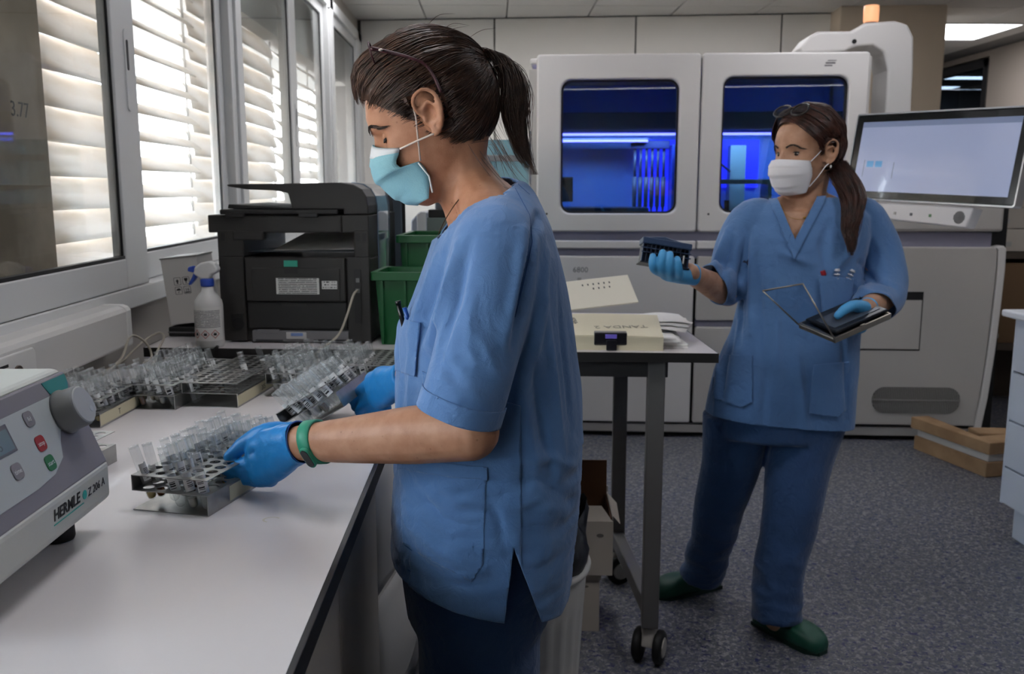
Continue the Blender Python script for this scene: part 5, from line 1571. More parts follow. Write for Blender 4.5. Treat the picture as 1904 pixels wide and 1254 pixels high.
def cap_mesh(HM, s, C, radius, keep, name, shrink=.003, nu=240, nv=160):
    C = Vector(C); mb = MB(); vs_, fs_ = [], []
    for j in range(nv + 1):
        th = PI * j / nv
        for i in range(nu):
            ph = 2 * PI * i / nu
            d_ = Vector((math.sin(th) * math.cos(ph), math.sin(th) * math.sin(ph), math.cos(th)))
            vs_.append(C + d_ * (radius(d_) - shrink))
    for j in range(nv):
        for i in range(nu):
            f = (j * nu + i, (j + 1) * nu + i, (j + 1) * nu + (i + 1) % nu, j * nu + (i + 1) % nu)
            ctr = sum((vs_[k] for k in f), Vector()) / 4
            if keep(ctr): fs_.append(f)
    mb.add([HM @ (v * s) for v in vs_], fs_, None, True)
    return mb

# ---------------------------------------------------------------- face mask as a pleated sheet
def mask_mesh(HM, s, centre, side, half=.058, rows=26, cols=22, pleat=.0022, npl=3, taper=.12):
    """centre: (x, z) profile down the middle; side: (x, z) profile down each cheek edge; half width"""
    def samp(pr, t):
        xs = np.linspace(0, 1, len(pr))
        return np.interp(t, xs, [p[0] for p in pr]), np.interp(t, xs, [p[1] for p in pr])
    vs_, fs_ = [], []
    for j in range(rows + 1):
        t = j / rows
        cx, cz = samp(centre, t); sx, sz = samp(side, t)
        for i in range(cols + 1):
            u = -1 + 2 * i / cols; a = abs(u)
            k = a ** 2.2
            x = cx + (sx - cx) * k; z = cz + (sz - cz) * a ** 1.3
            y = half * math.sin(u * PI / 2 * .98) * (1 - .10 * max(0, .3 - t) - taper * max(0, t - .45))
            f = (t * (npl + 1)) % 1.0
            x += pleat * (f - .5) * (1 - a ** 3 * .5) * (1 if .12 < t < .9 else 0)
            vs_.append(HM @ (Vector((x, y, z)) * s))
    w1 = cols + 1
    for j in range(rows):
        for i in range(cols):
            fs_.append((j * w1 + i, j * w1 + i + 1, (j + 1) * w1 + i + 1, (j + 1) * w1 + i))
    return MB().add(vs_, fs_, None, True)
# ================================================================= worker 1: profile at the bench
P1 = thing('person', 'worker in blue scrubs and blue mask bending over the tube racks at the bench', 'person', (0.0, 1.43, 0))
P1I = Matrix.Translation((0, -1.43, 0))
def part1(me_or_mb, name, m, **k):
    me = me_or_mb if isinstance(me_or_mb, bpy.types.Mesh) else me_or_mb.mesh(name)
    me.transform(P1I)
    return mobj(name, me, m, P1, **k)
YC = 1.43
_a = R(25)
H1 = frame_M((-.085, YC, 1.484), (-math.cos(_a), 0, -math.sin(_a)), (0, -1, 0))
# --- body
S_, E_, W_1 = Vector((.006, 1.278, 1.297)), at(870, 806, 1.203), at(556, 824, 1.335)
S2, E2, W2_ = Vector((.015, 1.585, 1.325)), Vector((-.05, 1.67, 1.085)), at(748, 704, 1.675)
b = MB()
head_shapes(b, H1)
limb(b, [H1 @ Vector((-.028, 0, -.025)), at(850, 305, YC), at(880, 365, YC), at(915, 430, YC)], [.050, .047, .052, .065], 20)
for sh_ in (S_, S2):
    limb(b, [at(868, 335, YC), (at(905, 375, YC) + sh_) / 2 + Vector((0, 0, .012)), sh_ + Vector((0, 0, .01))], [.036, .042, .045], 14)
tor = [(395, 850, 1000, .10), (440, 825, 1020, .14), (520, 800, 1030, .155), (620, 775, 1040, .15), (720, 770, 1045, .14), (820, 770, 1050, .14), (920, 765, 1045, .155), (1010, 765, 1035, .165), (1100, 790, 1010, .15)]
b.loft([ering((at(f, r_, YC) + at(k, r_, YC)) / 2, ((at(k, r_, YC) - at(f, r_, YC)).x / 2, 0, 0), (0, hw, 0), 28) for r_, f, k, hw in tor])
for a_, e_, w_ in ((S_, E_, W_1), (S2, E2, W2_)):
    limb(b, [a_, (a_ + e_) / 2 + Vector((-.002, 0, 0)), e_], [.048, .041, .038], 18)
    f1, f2 = e_.lerp(w_, .30) + Vector((0, 0, .002)), e_.lerp(w_, .70)
    limb(b, [e_ + Vector((.004, 0, .002)), f1, f2, w_], [.040, .0415, .0335, .0265], 18)
for y in (1.345, 1.515):
    limb(b, [(-.01, y, .86), (-.02, y, .46), (.0, y, .10)], [.08, .055, .036], 16)
    limb(b, [(.02, y, .05), (-.12, y, .035)], [.035, .03], 12)
body1 = fuse(b, .0032, 7, .5, 'body')
sculpt_face(body1, H1)
# throat tendon and wrist creases
crease(body1, [(at(838, 330, 1.375), at(850, 395, 1.375), .6), (at(868, 300, 1.38), at(845, 380, 1.375), .5)], .004, .007)
part1(body1, 'body', SKIN1)
eyes(P1, P1I @ H1, 1.0, SKIN1, (.9, .15, -.45), .62)

# --- scrub top
sh = MB()
rows = [(338, 893, 975, .075), (356, 868, 992, .115), (385, 838, 1008, .165), (425, 812, 1026, .19), (470, 796, 1040, .195), (530, 770, 1052, .195), (600, 744, 1063, .19), (700, 737, 1077, .185), (790, 736, 1085, .185), (880, 734, 1079, .192), (960, 730, 1070, .20), (1040, 729, 1058, .205), (1120, 735, 1046, .205), (1150, 737, 1040, .205)]
sh.loft([ering((at(f, r_, YC) + at(k, r_, YC)) / 2, ((at(k, r_, YC) - at(f, r_, YC)).x / 2, 0, 0), (0, hw, 0), 40, 2.35) for r_, f, k, hw in rows])
hem = at(853, 772, 1.2)
dirn = Vector((-.30, 0.02, -.95)).normalized()
for k, (s_, e_) in enumerate(((S_, hem), (S2, Vector((-.035, 1.655, 1.12))))):
    mid = s_.lerp(e_, .5) + Vector((.004, -.01 if k == 0 else .01, 0))
    end = e_ + (dirn * .03 if k == 0 else (e_ - s_).normalized() * .03)
    pts = bez([s_ + Vector((.012, .05 if k == 0 else -.05, .012)), s_, mid, e_, end], 20)
    rr = np.interp(np.linspace(0, 4, len(pts)), range(5), [.056, .062, .060, .0585, .059])
    sh.tube(pts, list(rr), 24)
    sh.ball(s_ + Vector((.012, .03 if k == 0 else -.03, .006)), .060, 16, 10)
shirt1 = fuse(sh, .0045, 9, .5, 'scrub_top')
# drapery
crease_px(shirt1, [
    ([(1000, 400), (985, 470), (955, 640)], -1.2), ([(975, 430), (962, 520), (938, 640)], .8), ([(1018, 470), (1000, 600), (975, 720)], .6),
    ([(848, 455), (830, 540), (800, 640)], 1.0), ([(870, 450), (845, 560), (812, 660)], -.9), ([(826, 470), (800, 560), (775, 650)], -.9), ([(808, 480), (785, 560), (765, 620)], .8),
    ([(800, 700), (850, 720), (915, 750)], .45), ([(830, 650), (880, 690), (925, 700)], -.4), ([(870, 600), (900, 640), (930, 700)], .4), ([(790, 660), (830, 680), (870, 740)], -.4), ([(880, 540), (870, 620), (880, 690)], .35),
    ([(985, 660), (1010, 780), (1030, 900)], -.7), ([(1010, 560), (1030, 700), (1050, 840)], .7), ([(1040, 540), (1055, 680), (1066, 800)], -.6), ([(960, 700), (985, 800), (1000, 900)], .6),
    ([(950, 860), (1010, 850), (1075, 870)], .7), ([(940, 900), (1000, 890), (1060, 930)], -.6), ([(945, 950), (990, 930), (1050, 960)], .4),
    ([(770, 900), (820, 960), (890, 990)], -.45), ([(760, 960), (820, 1020), (900, 1060)], .5), ([(745, 980), (790, 1050), (850, 1090)], -.5), ([(800, 880), (860, 930), (930, 940)], .4), ([(905, 930), (930, 970), (945, 1040)], -.4),
    ([(740, 620), (745, 720), (738, 820)], -.5), ([(765, 640), (760, 740), (765, 840)], .6),
], .0120, .0088)
folds(shirt1, [(.0055, (7, 7, 3.2), False, None), (.0038, (22, 22, 9), False, None), (.0028, (14, 14, 46), True, lambda c, n: (c[:, 2] < 1.0) * 1.0)], 3)
neck_o = at(893, 386, YC)
hem_p = Vector((-.164, YC, .812))
cut(shirt1, [(hem, dirn, hem, .085, lambda c: c.y < 1.236),
             (Vector((-.035, 1.655, 1.12)), Vector((-.035, 1.655, 1.12)) - S2, Vector((-.035, 1.655, 1.11)), .08),
             (neck_o, (-.56, 0, .83), neck_o + Vector((-.03, 0, .05)), .135),
             (hem_p, (-.27, 0, -1), (0, YC, .72), .34)])
apex, lowa, lowb = at(955, 1018, 1.235), at(938, 1150, 1.235), at(1006, 1150, 1.235)
eye_ = Vector((0, 0, CAM_H))
nA = (apex - eye_).cross(lowa - eye_).normalized(); nB = (apex - eye_).cross(lowb - eye_).normalized()
mid_ = (lowa + lowb) / 2
if nA.dot(mid_ - apex) < 0: nA = -nA
if nB.dot(mid_ - apex) < 0: nB = -nB
carve(shirt1, [(apex, nA, mid_, .16), (apex, nB, mid_, .16)], lambda c, n: c.y < YC and (c - apex).dot(nA) > 0 and (c - apex).dot(nB) > 0 and c.z < apex.z)
# sewn pockets and bands cut from the same surface
pocket_low = patch(shirt1, poly_planes([(745, 853), (905, 870), (898, 1050), (876, 1080), (752, 1012)], 1.23), (0, -1, 0), .0028, 'hip_pocket')
pocket_band = patch(shirt1, poly_planes([(745, 850), (906, 868), (905, 892), (745, 872)], 1.23), (0, -1, 0), .005, 'pocket_band')
pocket_top = patch(shirt1, poly_planes([(736, 592), (784, 600), (776, 700), (740, 690)], 1.36), (-.5, -1, 0), .004, 'chest_pocket')
slv = patch(shirt1, [(hem - dirn * .026, -dirn), (hem + Vector((0, .075, 0)), (0, 1, 0)), (hem + Vector((-.1, 0, 0)), (-1, 0, 0)), (hem + Vector((.085, 0, 0)), (1, 0, 0))], (0, -1, 0), .0016, 'sleeve_hem')
st = part1(shirt1, 'scrub_top', SCRUB); thick(st, .0025)
for me_, nm in ((pocket_low, 'hip_pocket'), (pocket_band, 'pocket_band'), (pocket_top, 'chest_pocket'), (slv, 'sleeve_hem')):
    me_.transform(P1I)
    thick(mobj(nm, me_, SCRUB, st), .0016, 0)
def on_cloth(pts, me, off=.0006):
    """seam thread following the garment under the photo points"""
    from mathutils.bvhtree import BVHTree
    bm = bmesh.new(); bm.from_mesh(me); tree = BVHTree.FromBMesh(bm); out = []
    for a, b_ in pts:
        o_ = Vector((0, 0, CAM_H)); v = (at(a, b_, 1.2) - o_).normalized()
        hit = tree.ray_cast(o_ + me_off, v)
        if hit[0] is not None: out.append(hit[0] - me_off * 0 - v * off)
    bm.free(); return out
me_off = Vector((0, -YC, 0))
def dense(pts, n=10):
    out = []
    for (a, b_), (c, d) in zip(pts, pts[1:]):
        out += [(a + (c - a) * k / n, b_ + (d - b_) * k / n) for k in range(n)]
    return out + [pts[-1]]
for line in ([(958, 350), (985, 400), (990, 450), (975, 520), (958, 590)], [(918, 860), (935, 930), (947, 985), (955, 1016)], [(905, 871), (899, 1050)], [(752, 1014), (800, 1050), (876, 1080)], [(905, 345), (958, 338), (985, 362)], [(758, 1060), (830, 1098), (900, 1115), (940, 1120)]):
    p_ = on_cloth(dense(line), shirt1)
    if len(p_) > 3: MB().tube(p_, .0006, 5).obj('seam', STITCH, st)
# pens in the chest pocket
pn = MB().cyl(at(752, 612, 1.345), at(741, 566, 1.345), .0038, n=10).obj('pen', mat('pen_black', '#0e0f12', .3), None); pn.name = 'pocket_pen'
props(pn, 'black pen clipped in the chest pocket of the near worker', 'pen')
MB().cyl(at(741, 566, 1.345), at(739.5, 560, 1.345), .0044, n=10).obj('cap', mat('pen_black'), pn)
pn2 = MB().cyl(at(764, 612, 1.34), at(752, 572, 1.34), .0034, n=10).obj('pocket_pen', mat('pen_blue', '#1d4f9f', .3), None)
props(pn2, 'blue pen beside the black one in the chest pocket', 'pen')

# --- trousers and clogs
tr_ = MB()
tr_.loft([ering((-.02, YC, z), (a, 0, 0), (0, hw, 0), 36, 2.3) for z, a, hw in ((.98, .115, .15), (.88, .125, .175), (.78, .128, .18), (.70, .118, .175))])
for y in (1.345, 1.525):
    limb(tr_, [(-.022, y, .80), (-.02, y, .62), (-.025, y, .42), (.0, y, .20), (.008, y, .055)], [.098, .096, .086, .076, .078], 20, False)
tr1 = fuse(tr_, .006, 8, .5, 'trousers')
folds(tr1, [(.008, (6, 6, 2.5), False, None), (.004, (18, 18, 14), True, lambda c, n: (c[:, 2] < .5) * 1.0)], 9)
part1(tr1, 'trousers', PANTS)
CLOG = mat('green_clog', '#0f4a39', .5)
def clog(parent, M, name='clog'):
    prof_ = [(-.118, .045, .034), (-.10, .060, .039), (-.05, .066, .042), (.0, .064, .045), (.05, .074, .051), (.09, .066, .052), (.122, .052, .042), (.140, .032, .022)]
    rings = []
    for x, h, hw in prof_:
        rings.append([M @ Vector((x, hw * math.copysign(abs(math.cos(t)) ** .8, math.cos(t)), max(.004, h * .5 + h * .5 * math.copysign(abs(math.sin(t)) ** .7, math.sin(t))))) for t in [2 * PI * k / 20 for k in range(20)]])
    o = MB().loft(rings).obj(name, CLOG, parent)
    s2 = o.modifiers.new('soft', 'SUBSURF'); s2.levels = 1; s2.render_levels = 1
    sole = [M @ Vector((x * 1.02, y * 1.03, .0)) for x, y in ((-.115, -.03), (-.05, -.037), (.05, -.044), (.1, -.043), (.135, -.018), (.135, .018), (.1, .043), (.05, .044), (-.05, .037), (-.115, .03))]
    sole2 = [v + Vector((0, 0, .012)) for v in sole]
    MB().loft([sole, sole2], True, True, False).obj('sole', mat('clog_sole', '#0b2f26', .6), o)
    return o
for y in (1.345, 1.525):
    clog(P1, Matrix.Translation((-.05, y - YC, 0)) @ Matrix.Rotation(PI, 4, 'Z'))

# --- gloves
def hand(rings, fingers, voxel=.0026, smooth=5):
    g = MB()
    g.loft([ering(c, a, b_, 20, 2.3) for c, a, b_ in rings])
    for pts, rad in fingers: limb(g, pts, rad, 12)
    return fuse(g, voxel, smooth, .5, 'glove')
ax = (at(472, 862, 1.385) - W_1).normalized()
upv = (Vector((0, 0, 1)) - ax * ax.z).normalized(); dep = ax.cross(upv)
def pr_(t, up=0, d=0): return W_1.lerp(at(472, 862, 1.385), t) + upv * up + dep * d
rings = [(pr_(-.10), upv * .0325, dep * .030), (pr_(.02), upv * .0305, dep * .0285), (pr_(.25, .002), upv * .035, dep * .0270), (pr_(.55, .000), upv * .041, dep * .022), (pr_(.85, -.003), upv * .040, dep * .0205), (pr_(1.05, -.010), upv * .028, dep * .017)]
F = [([at(538, 806, 1.38), at(496, 804, 1.39), at(460, 822, 1.395), at(427, 849, 1.395)], [.018, .0150, .0128, .0100]),
     ([at(480, 856, 1.385), at(455, 866, 1.382), at(432, 875, 1.388), at(421, 884, 1.402)], [.0155, .0125, .0112, .0098]),
     ([at(480, 868, 1.383), at(456, 876, 1.38), at(436, 883, 1.388), at(428, 889, 1.402)], [.0155, .0125, .0112, .0095]),
     ([at(488, 882, 1.385), at(465, 888, 1.384), at(447, 890, 1.39), at(440, 890, 1.402)], [.015, .0120, .0108, .009]),
     ([at(502, 890, 1.388), at(482, 893, 1.388), at(468, 893, 1.392), at(461, 890, 1.402)], [.0135, .0108, .0095, .0082])]
g1 = hand(rings, F)
folds(g1, [(.0014, (60, 60, 60), False, None), (.0012, (40, 40, 130), True, lambda c, n: np.exp(-((c - np.array(W_1)) ** 2).sum(1) / .03 ** 2))], 5)
crease(g1, [(at(492, 832, 1.36), at(455, 848, 1.36), -1.6), (at(470, 862, 1.36), at(425, 884, 1.36), -.8), (at(478, 880, 1.36), at(436, 892, 1.36), -.6)], .0035, .005)
cut(g1, [(pr_(-.04), -ax + Vector((0, 0, -.12)), pr_(-.1), .05)])
thick(part1(g1, 'glove', GLOVE), .0012, 0)
MB().tube([(p + P1I.translation) for p in ering(pr_(-.04), upv * .0312 - ax * .004, dep * .0280, 30)], .0011, 6, closed=True).obj('glove_cuff', mat('cuff_navy', '#173f86', .5), P1)
# far hand
Wf = W2_; Kf = at(694, 728, 1.755)
axf = (Kf - Wf).normalized(); upf = (Vector((0, 0, 1)) - axf * axf.z).normalized(); dpf = axf.cross(upf)
rings = [(Wf - axf * .012, upf * .031, dpf * .027), (Wf.lerp(Kf, .2), upf * .030, dpf * .025), (Wf.lerp(Kf, .6), upf * .040, dpf * .022), (Kf, upf * .037, dpf * .019)]
F = [([at(722, 708, 1.73), at(695, 712, 1.76), at(672, 728, 1.785), at(656, 744, 1.80)], [.019, .0155, .0130, .0100]),
     ([at(700, 730, 1.75), at(682, 738, 1.775), at(668, 748, 1.79), at(662, 757, 1.80)], [.0155, .0130, .0115, .0100]),
     ([at(702, 742, 1.75), at(684, 752, 1.765), at(670, 762, 1.775), at(672, 768, 1.79)], [.0155, .0130, .0120, .0105]),
     ([at(708, 752, 1.75), at(694, 760, 1.765), at(684, 768, 1.775), at(688, 772, 1.79)], [.015, .0125, .0112, .0100]),
     ([at(716, 760, 1.75), at(706, 768, 1.765), at(700, 774, 1.775), at(704, 777, 1.785)], [.0135, .0112, .0102, .009])]
g2 = hand(rings, F, .003)
folds(g2, [(.0016, (55, 55, 55), False, None)], 6)
part1(g2, 'glove', GLOVE)
# wristband with a dark tracker pod
Bc = W_1.lerp(E_, .115); ba = (E_ - W_1).normalized()
bu = (Vector((0, 0, 1)) - ba * ba.z).normalized(); bd = ba.cross(bu)
tilt_ = ba * .006
outer_ = [[p + P1I.translation + ba * w_ for p in ering(Bc, bu * (.0318 + t_) - tilt_, bd * (.0305 + t_), 40)] for w_, t_ in ((-.0105, 0), (-.0095, .0016), (.0095, .0016), (.0105, 0), (.0105, -.002), (-.0105, -.002))]
outer_.append(outer_[0])
wb = MB().loft(outer_, False).obj('wristband', mat('green_silicone', '#2c8f70', .5), P1)
pc = Bc + P1I.translation - bu * .015 + bd * (-.0265 if bd.y > 0 else .0265) + tilt_ * .6
pn_ = (pc - (Bc + P1I.translation)).normalized()
PM = frame_M(pc + pn_ * .0005, ba, pn_.cross(ba))
MB().prism(rrect(-.0080, .0080, -.0185, .0185, .0078, 6), 0, .0050).obj('tracker_frame', mat('green_silicone'), wb, .001, M=PM)
MB().prism(rrect(-.0062, .0062, -.0162, .0162, .0061, 6), .0045, .0060).obj('tracker_screen', mat('tracker_black', '#0b0c0e', .25, coat=.5), wb, .0006, M=PM)

# --- mask
cen = [(.1015, .004), (.113, -.012), (.1225, -.030), (.1235, -.048), (.117, -.066), (.108, -.084), (.096, -.099), (.080, -.108)]
sid = [(.062, -.022), (.068, -.030), (.078, -.040), (.074, -.048), (.045, -.052), (.040, -.068), (.046, -.088), (.056, -.106)]
mk1 = mask_mesh(P1I @ H1, 1.0, cen, sid, .0585, 30, 24, .0030, 3).obj('face_mask', mat('aqua_mask_fabric', '#8fc4cf', .8, bump=.25, bscale=600, vcol='#83b8c9', vscale=14), P1)
thick(mk1, .0012, 1)
b2 = mask_mesh(P1I @ H1, 1.0, [(x + .0013, z) for x, z in cen[:2]], [(x, z) for x, z in sid[:2]], .0593, 4, 24, 0, 1).obj('nose_band', mat('mask_edge_white', '#dfe6ea', .7), mk1); thick(b2, .0008, 1)
HL = P1I @ H1
STR = mat('elastic_pale', '#dccfc8', .7)
for sg in (1, -1):
    MB().tube([HL @ Vector((.0625, sg * .0605, -.024)), HL @ Vector((.034, sg * .073, -.025)), HL @ Vector((.012, sg * .0795, -.0262)), HL @ Vector((.004, sg * .080, -.027))], .0015, 6).obj('ear_loop', STR, mk1)
    MB().tube([HL @ Vector((.043, sg * .0605, -.052)), HL @ Vector((.031, sg * .068, -.020)), HL @ Vector((.021, sg * .0745, .006)), HL @ Vector((.0185, sg * .0755, .018))], .0015, 6).obj('ear_loop', STR, mk1)
    MB().tube([HL @ Vector((.041 + .006 * abs(k - 3) / 3, sg * .0602, -.053 - .008 * k)) for k in range(7)], .0014, 6).obj('side_hem', mat('mask_edge_white'), mk1)

# --- hair: full head combed back into a ponytail
C1 = (-.008, 0, .03)
def rad1(d):
    lat = 1 / math.sqrt((d.x ** 2 + d.z ** 2) / .103 ** 2 + d.y ** 2 / .0855 ** 2)
    fl = math.exp(-((math.atan2(d.z, d.x) - R(42)) / R(24)) ** 2) * (d.x ** 2 + d.z ** 2) ** 1.5
    tp = .5 + .5 * math.sin(math.atan2(d.z, d.x) * 7 + d.y * 9)
    r = lat + .017 * fl + .0022 * tp
    # ears stand free of the hair
    return r
def ear_free(p):
    return not (-.024 < p.x < .022 and -.036 < p.z < .037 and abs(p.y) > .05)
def tuck1(v):
    if -.030 < v.x < .026 and -.042 < v.z < .040 and abs(v.y) > .064:
        v = Vector((v.x, math.copysign(.064 + .12 * max(0, abs(v.z) - .03), v.y), v.z))
    return v
def hair_ok1(p):
    return p.z > .054 + (p.x - .083) * 1.12 and p.z > -.075
hp = cap_mesh(P1I @ H1, 1.0, C1, rad1, lambda p: p.z > .066 + (p.x - .083) * 1.12 and p.z > -.062 and ear_free(p), 'hair', .005)
tie1 = Vector((-.1045, 0, .043))
paths = scalp_hair(P1I @ H1, 1.0, C1, rad1, tie1, 2300, 11, lambda p: hair_ok1(p + Vector((0, 0, .005 * math.sin(p.x * 310 + p.z * 170)))), tuck=tuck1, edge=lambda p: p.z < .054 + (p.x - .083) * 1.12 + .016)
strands(hp, paths, .0010)
# ponytail
T0 = at(892, 113, YC) + P1I.translation
rn = random.Random(21)
guide = [(892, 113), (915, 100), (940, 118), (956, 165), (960, 225), (974, 285), (1002, 338)]
spread = [7, 16, 23, 26, 20, 12, 5]
def pony(n, seed, wild=1.0):
    rn = random.Random(seed); out = []
    for _ in range(n):
        a, rr_ = rn.uniform(0, 6.283), math.sqrt(rn.random()) * wild
        last = rn.uniform(.62, 1.0); jit = [rn.gauss(0, 2.6 * wild) for _ in guide]
        pts = []
        for k, ((gx, gy), s_) in enumerate(zip(guide, spread)):
            lag = -.35 * s_ * rr_ if k > 3 and math.cos(a) < -.3 else 0
            pts.append(at(gx + s_ * rr_ * math.cos(a) + lag + jit[k] * (k > 1), gy + .5 * s_ * rr_ * math.sin(a + 1.0) * (k < 5), YC + s_ * rr_ * math.sin(a) * .0008) + P1I.translation)
        p_ = bez(pts, 24); out.append(p_[:max(6, int(len(p_) * last))])
    return out
strands(hp, pony(430, 31), .0008)
strands(hp, pony(110, 33, 1.5), .0005)
# stray wisps
wis = []
for _ in range(46):
    d_ = Vector((rn.gauss(0, 1), rn.gauss(0, .8), rn.gauss(.2, 1))).normalized()
    p = Vector(C1) + d_ * rad1(d_)
    if not hair_ok1(p): continue
    q_ = p + d_ * rn.uniform(.002, .007) + Vector((-.02, 0, .0)); r2_ = q_ + Vector((-.022, rn.uniform(-.01, .01), rn.uniform(-.014, -.002)))
    wis.append(bez([P1I @ H1 @ v for v in (p, q_, r2_)], 10))
for k in range(26):      # nape
    x = rn.uniform(-.075, -.02); y = rn.uniform(-.055, .055)
    p = Vector((x, math.copysign(max(.02, abs(y)), y), -.062 + rn.uniform(-.01, .01)))
    wis.append(bez([P1I @ H1 @ v for v in (p, p + Vector((-.004, y * .12, -.03)), p + Vector((rn.uniform(-.02, .006), y * .15, -.06 - rn.uniform(0, .02))))], 10))
for pts in ([(887, 262), (884, 300), (893, 325), (930, 345), (975, 360)], [(880, 262), (900, 292), (930, 330), (965, 350)], [(905, 215), (935, 280), (965, 320), (990, 345)]):
    wis.append([v + P1I.translation for v in bez([at(a, b_, 1.40) for a, b_ in pts], 18)])
strands(hp, wis, .0005)
hair1 = hp.obj('hair', HAIR1, P1)
MB().tube([T0 + Vector((.008 * math.cos(R(60)) * math.cos(t) - .0, .013 * math.sin(t), .013 * math.cos(t))) for t in [2 * PI * k / 20 for k in range(20)]], .004, 8, closed=True).obj('hair_tie', mat('red_hair_tie', '#b02a2f', .6), hair1)
# glasses pushed up
GLS = mat('maroon_frame', '#3d1620', .35)
def hl(px_, py_, y): return at(px_, py_, y) + P1I.translation
gl_ = thing('eyeglasses', 'maroon-framed glasses pushed up on the near worker\'s hair', 'glasses', (0, YC, 0))
for y in (1.343, 1.517):
    tp_ = [hl(689, 90, y), hl(720, 96, y), hl(765, 108, y - .003 if y < YC else y + .003), hl(792, 122, y), hl(808, 145, y), hl(820, 172, y)]
    P_ = bez(tp_, 30); rr_ = [np.interp(i / (len(P_) - 1), [0, .12, .6, 1], [.0034, .0026, .0020, .0026]) for i in range(len(P_))]
    MB().tube(P_, rr_, 8).obj('temple_arm', GLS, gl_)
cA, cB = hl(694, 104, 1.39), hl(694, 104, 1.47)
for c_ in (cA, cB):
    ring_ = [c_ + Vector((-.006 * math.sin(t) , .027 * math.cos(t), .019 * math.sin(t))) for t in [2 * PI * k / 28 for k in range(28)]]
    rm = MB().tube(ring_, .0014, 6, closed=True).obj('rim', GLS, gl_)
    MB().add([tuple(v) for v in ring_], [tuple(range(28))]).obj('lens', GLASS, rm)
MB().tube([hl(690, 92, 1.415), hl(688, 89, 1.43), hl(690, 92, 1.445)], .0015, 6).obj('bridge', GLS, gl_)
MB().ball(hl(708, 93, 1.3385), (.0035, .0012, .002), 10, 6).obj('badge', mat('glasses_badge', '#c9c3bd', .3, .8), gl_)
# thin neck chain
nk = [at(892, 322, 1.385), at(870, 352, 1.372), at(850, 375, 1.366), at(836, 395, 1.368), at(822, 420, 1.385), at(815, 436, 1.41)]
MB().tube([v + P1I.translation for v in bez(nk, 30)], .0008, 5).obj('necklace', mat('dark_chain', '#5a4634', .35, .7), P1)
# ================================================================= worker 2: facing the camera with the small rack and the metal case
P2Y = 2.75
P2 = thing('person', 'worker in blue scrubs and white mask standing before the analyser, holding a rack and case', 'person', (.90, P2Y, 0))
P2I = Matrix.Translation((-.90, -P2Y, 0))
T2 = P2I.translation
def part2(me_or_mb, name, m, parent=None):
    me = me_or_mb if isinstance(me_or_mb, bpy.types.Mesh) else me_or_mb.mesh(name)
    me.transform(P2I)
    return mobj(name, me, m, parent or P2)
s2 = 1.07
fh = Vector((-.875, -.486, -.05)).normalized(); lf = Vector((.486, -.875, 0)).normalized()
H2 = frame_M((.944, 2.752, 1.479), fh, lf)
Sr, Er, Wr = at(1394, 414, 2.76), at(1353, 545, 2.745), at(1287, 511, 2.545)
Sl, El, Wl = at(1608, 412, 2.77), at(1646, 548, 2.735), at(1614, 573, 2.50)
b = MB()
head_shapes(b, H2, s2)
limb(b, [H2 @ Vector((-.03, 0, -.03)), at(1505, 350, 2.775), at(1497, 385, 2.765), at(1492, 430, 2.76)], [.054, .050, .054, .07], 20)
for s_ in (Sr, Sl):
    limb(b, [at(1500, 365, 2.77), (at(1497, 385, 2.77) + s_) / 2 + Vector((0, 0, .008)), s_], [.036, .042, .045], 14)
b.loft([ering((at(l_, r_, P2Y) + at(k, r_, P2Y)) / 2, ((at(k, r_, P2Y) - at(l_, r_, P2Y)).x / 2, 0, 0), (0, hd, 0), 28) for r_, l_, k, hd in ((392, 1425, 1570, .065), (430, 1400, 1595, .095), (500, 1395, 1585, .10), (600, 1385, 1575, .095), (700, 1360, 1570, .105), (800, 1350, 1560, .11))])
for a_, e_, w_ in ((Sr, Er, Wr), (Sl, El, Wl)):
    limb(b, [a_, a_.lerp(e_, .5), e_], [.040, .036, .036], 18)
    limb(b, [e_, e_.lerp(w_, .3), e_.lerp(w_, .7), w_, w_.lerp(e_, -.1)], [.041, .042, .034, .028, .028], 18)
LEGS2 = (([at(1368, 770, 2.78), at(1361, 860, 2.80), at(1338, 940, 2.82), at(1326, 1000, 2.85), at(1304, 1068, 2.915)], [.105, .092, .080, .072, .072], Vector((.74, 2.99, 0)), Vector((.632, 2.948, 0))),
         ([at(1510, 770, 2.75), at(1485, 860, 2.73), at(1474, 940, 2.70), at(1461, 1010, 2.68), at(1446, 1075, 2.66), at(1443, 1152, 2.64)], [.108, .099, .091, .080, .075, .075], Vector((.875, 2.705, 0)), Vector((.957, 2.575, 0))))
for pts, rr_, hl_, to_ in LEGS2:
    limb(b, pts, [r_ * .5 for r_ in rr_], 14)
    limb(b, [pts[-1], hl_.lerp(to_, .5) + Vector((0, 0, .03))], [.03, .02], 12)
body2 = fuse(b, .0034, 7, .5, 'body')
sculpt_face(body2, H2, s2)
part2(body2, 'body', SKIN2)
eyes(P2, P2I @ H2, s2, SKIN2, (.95, .22, -.10), .08)

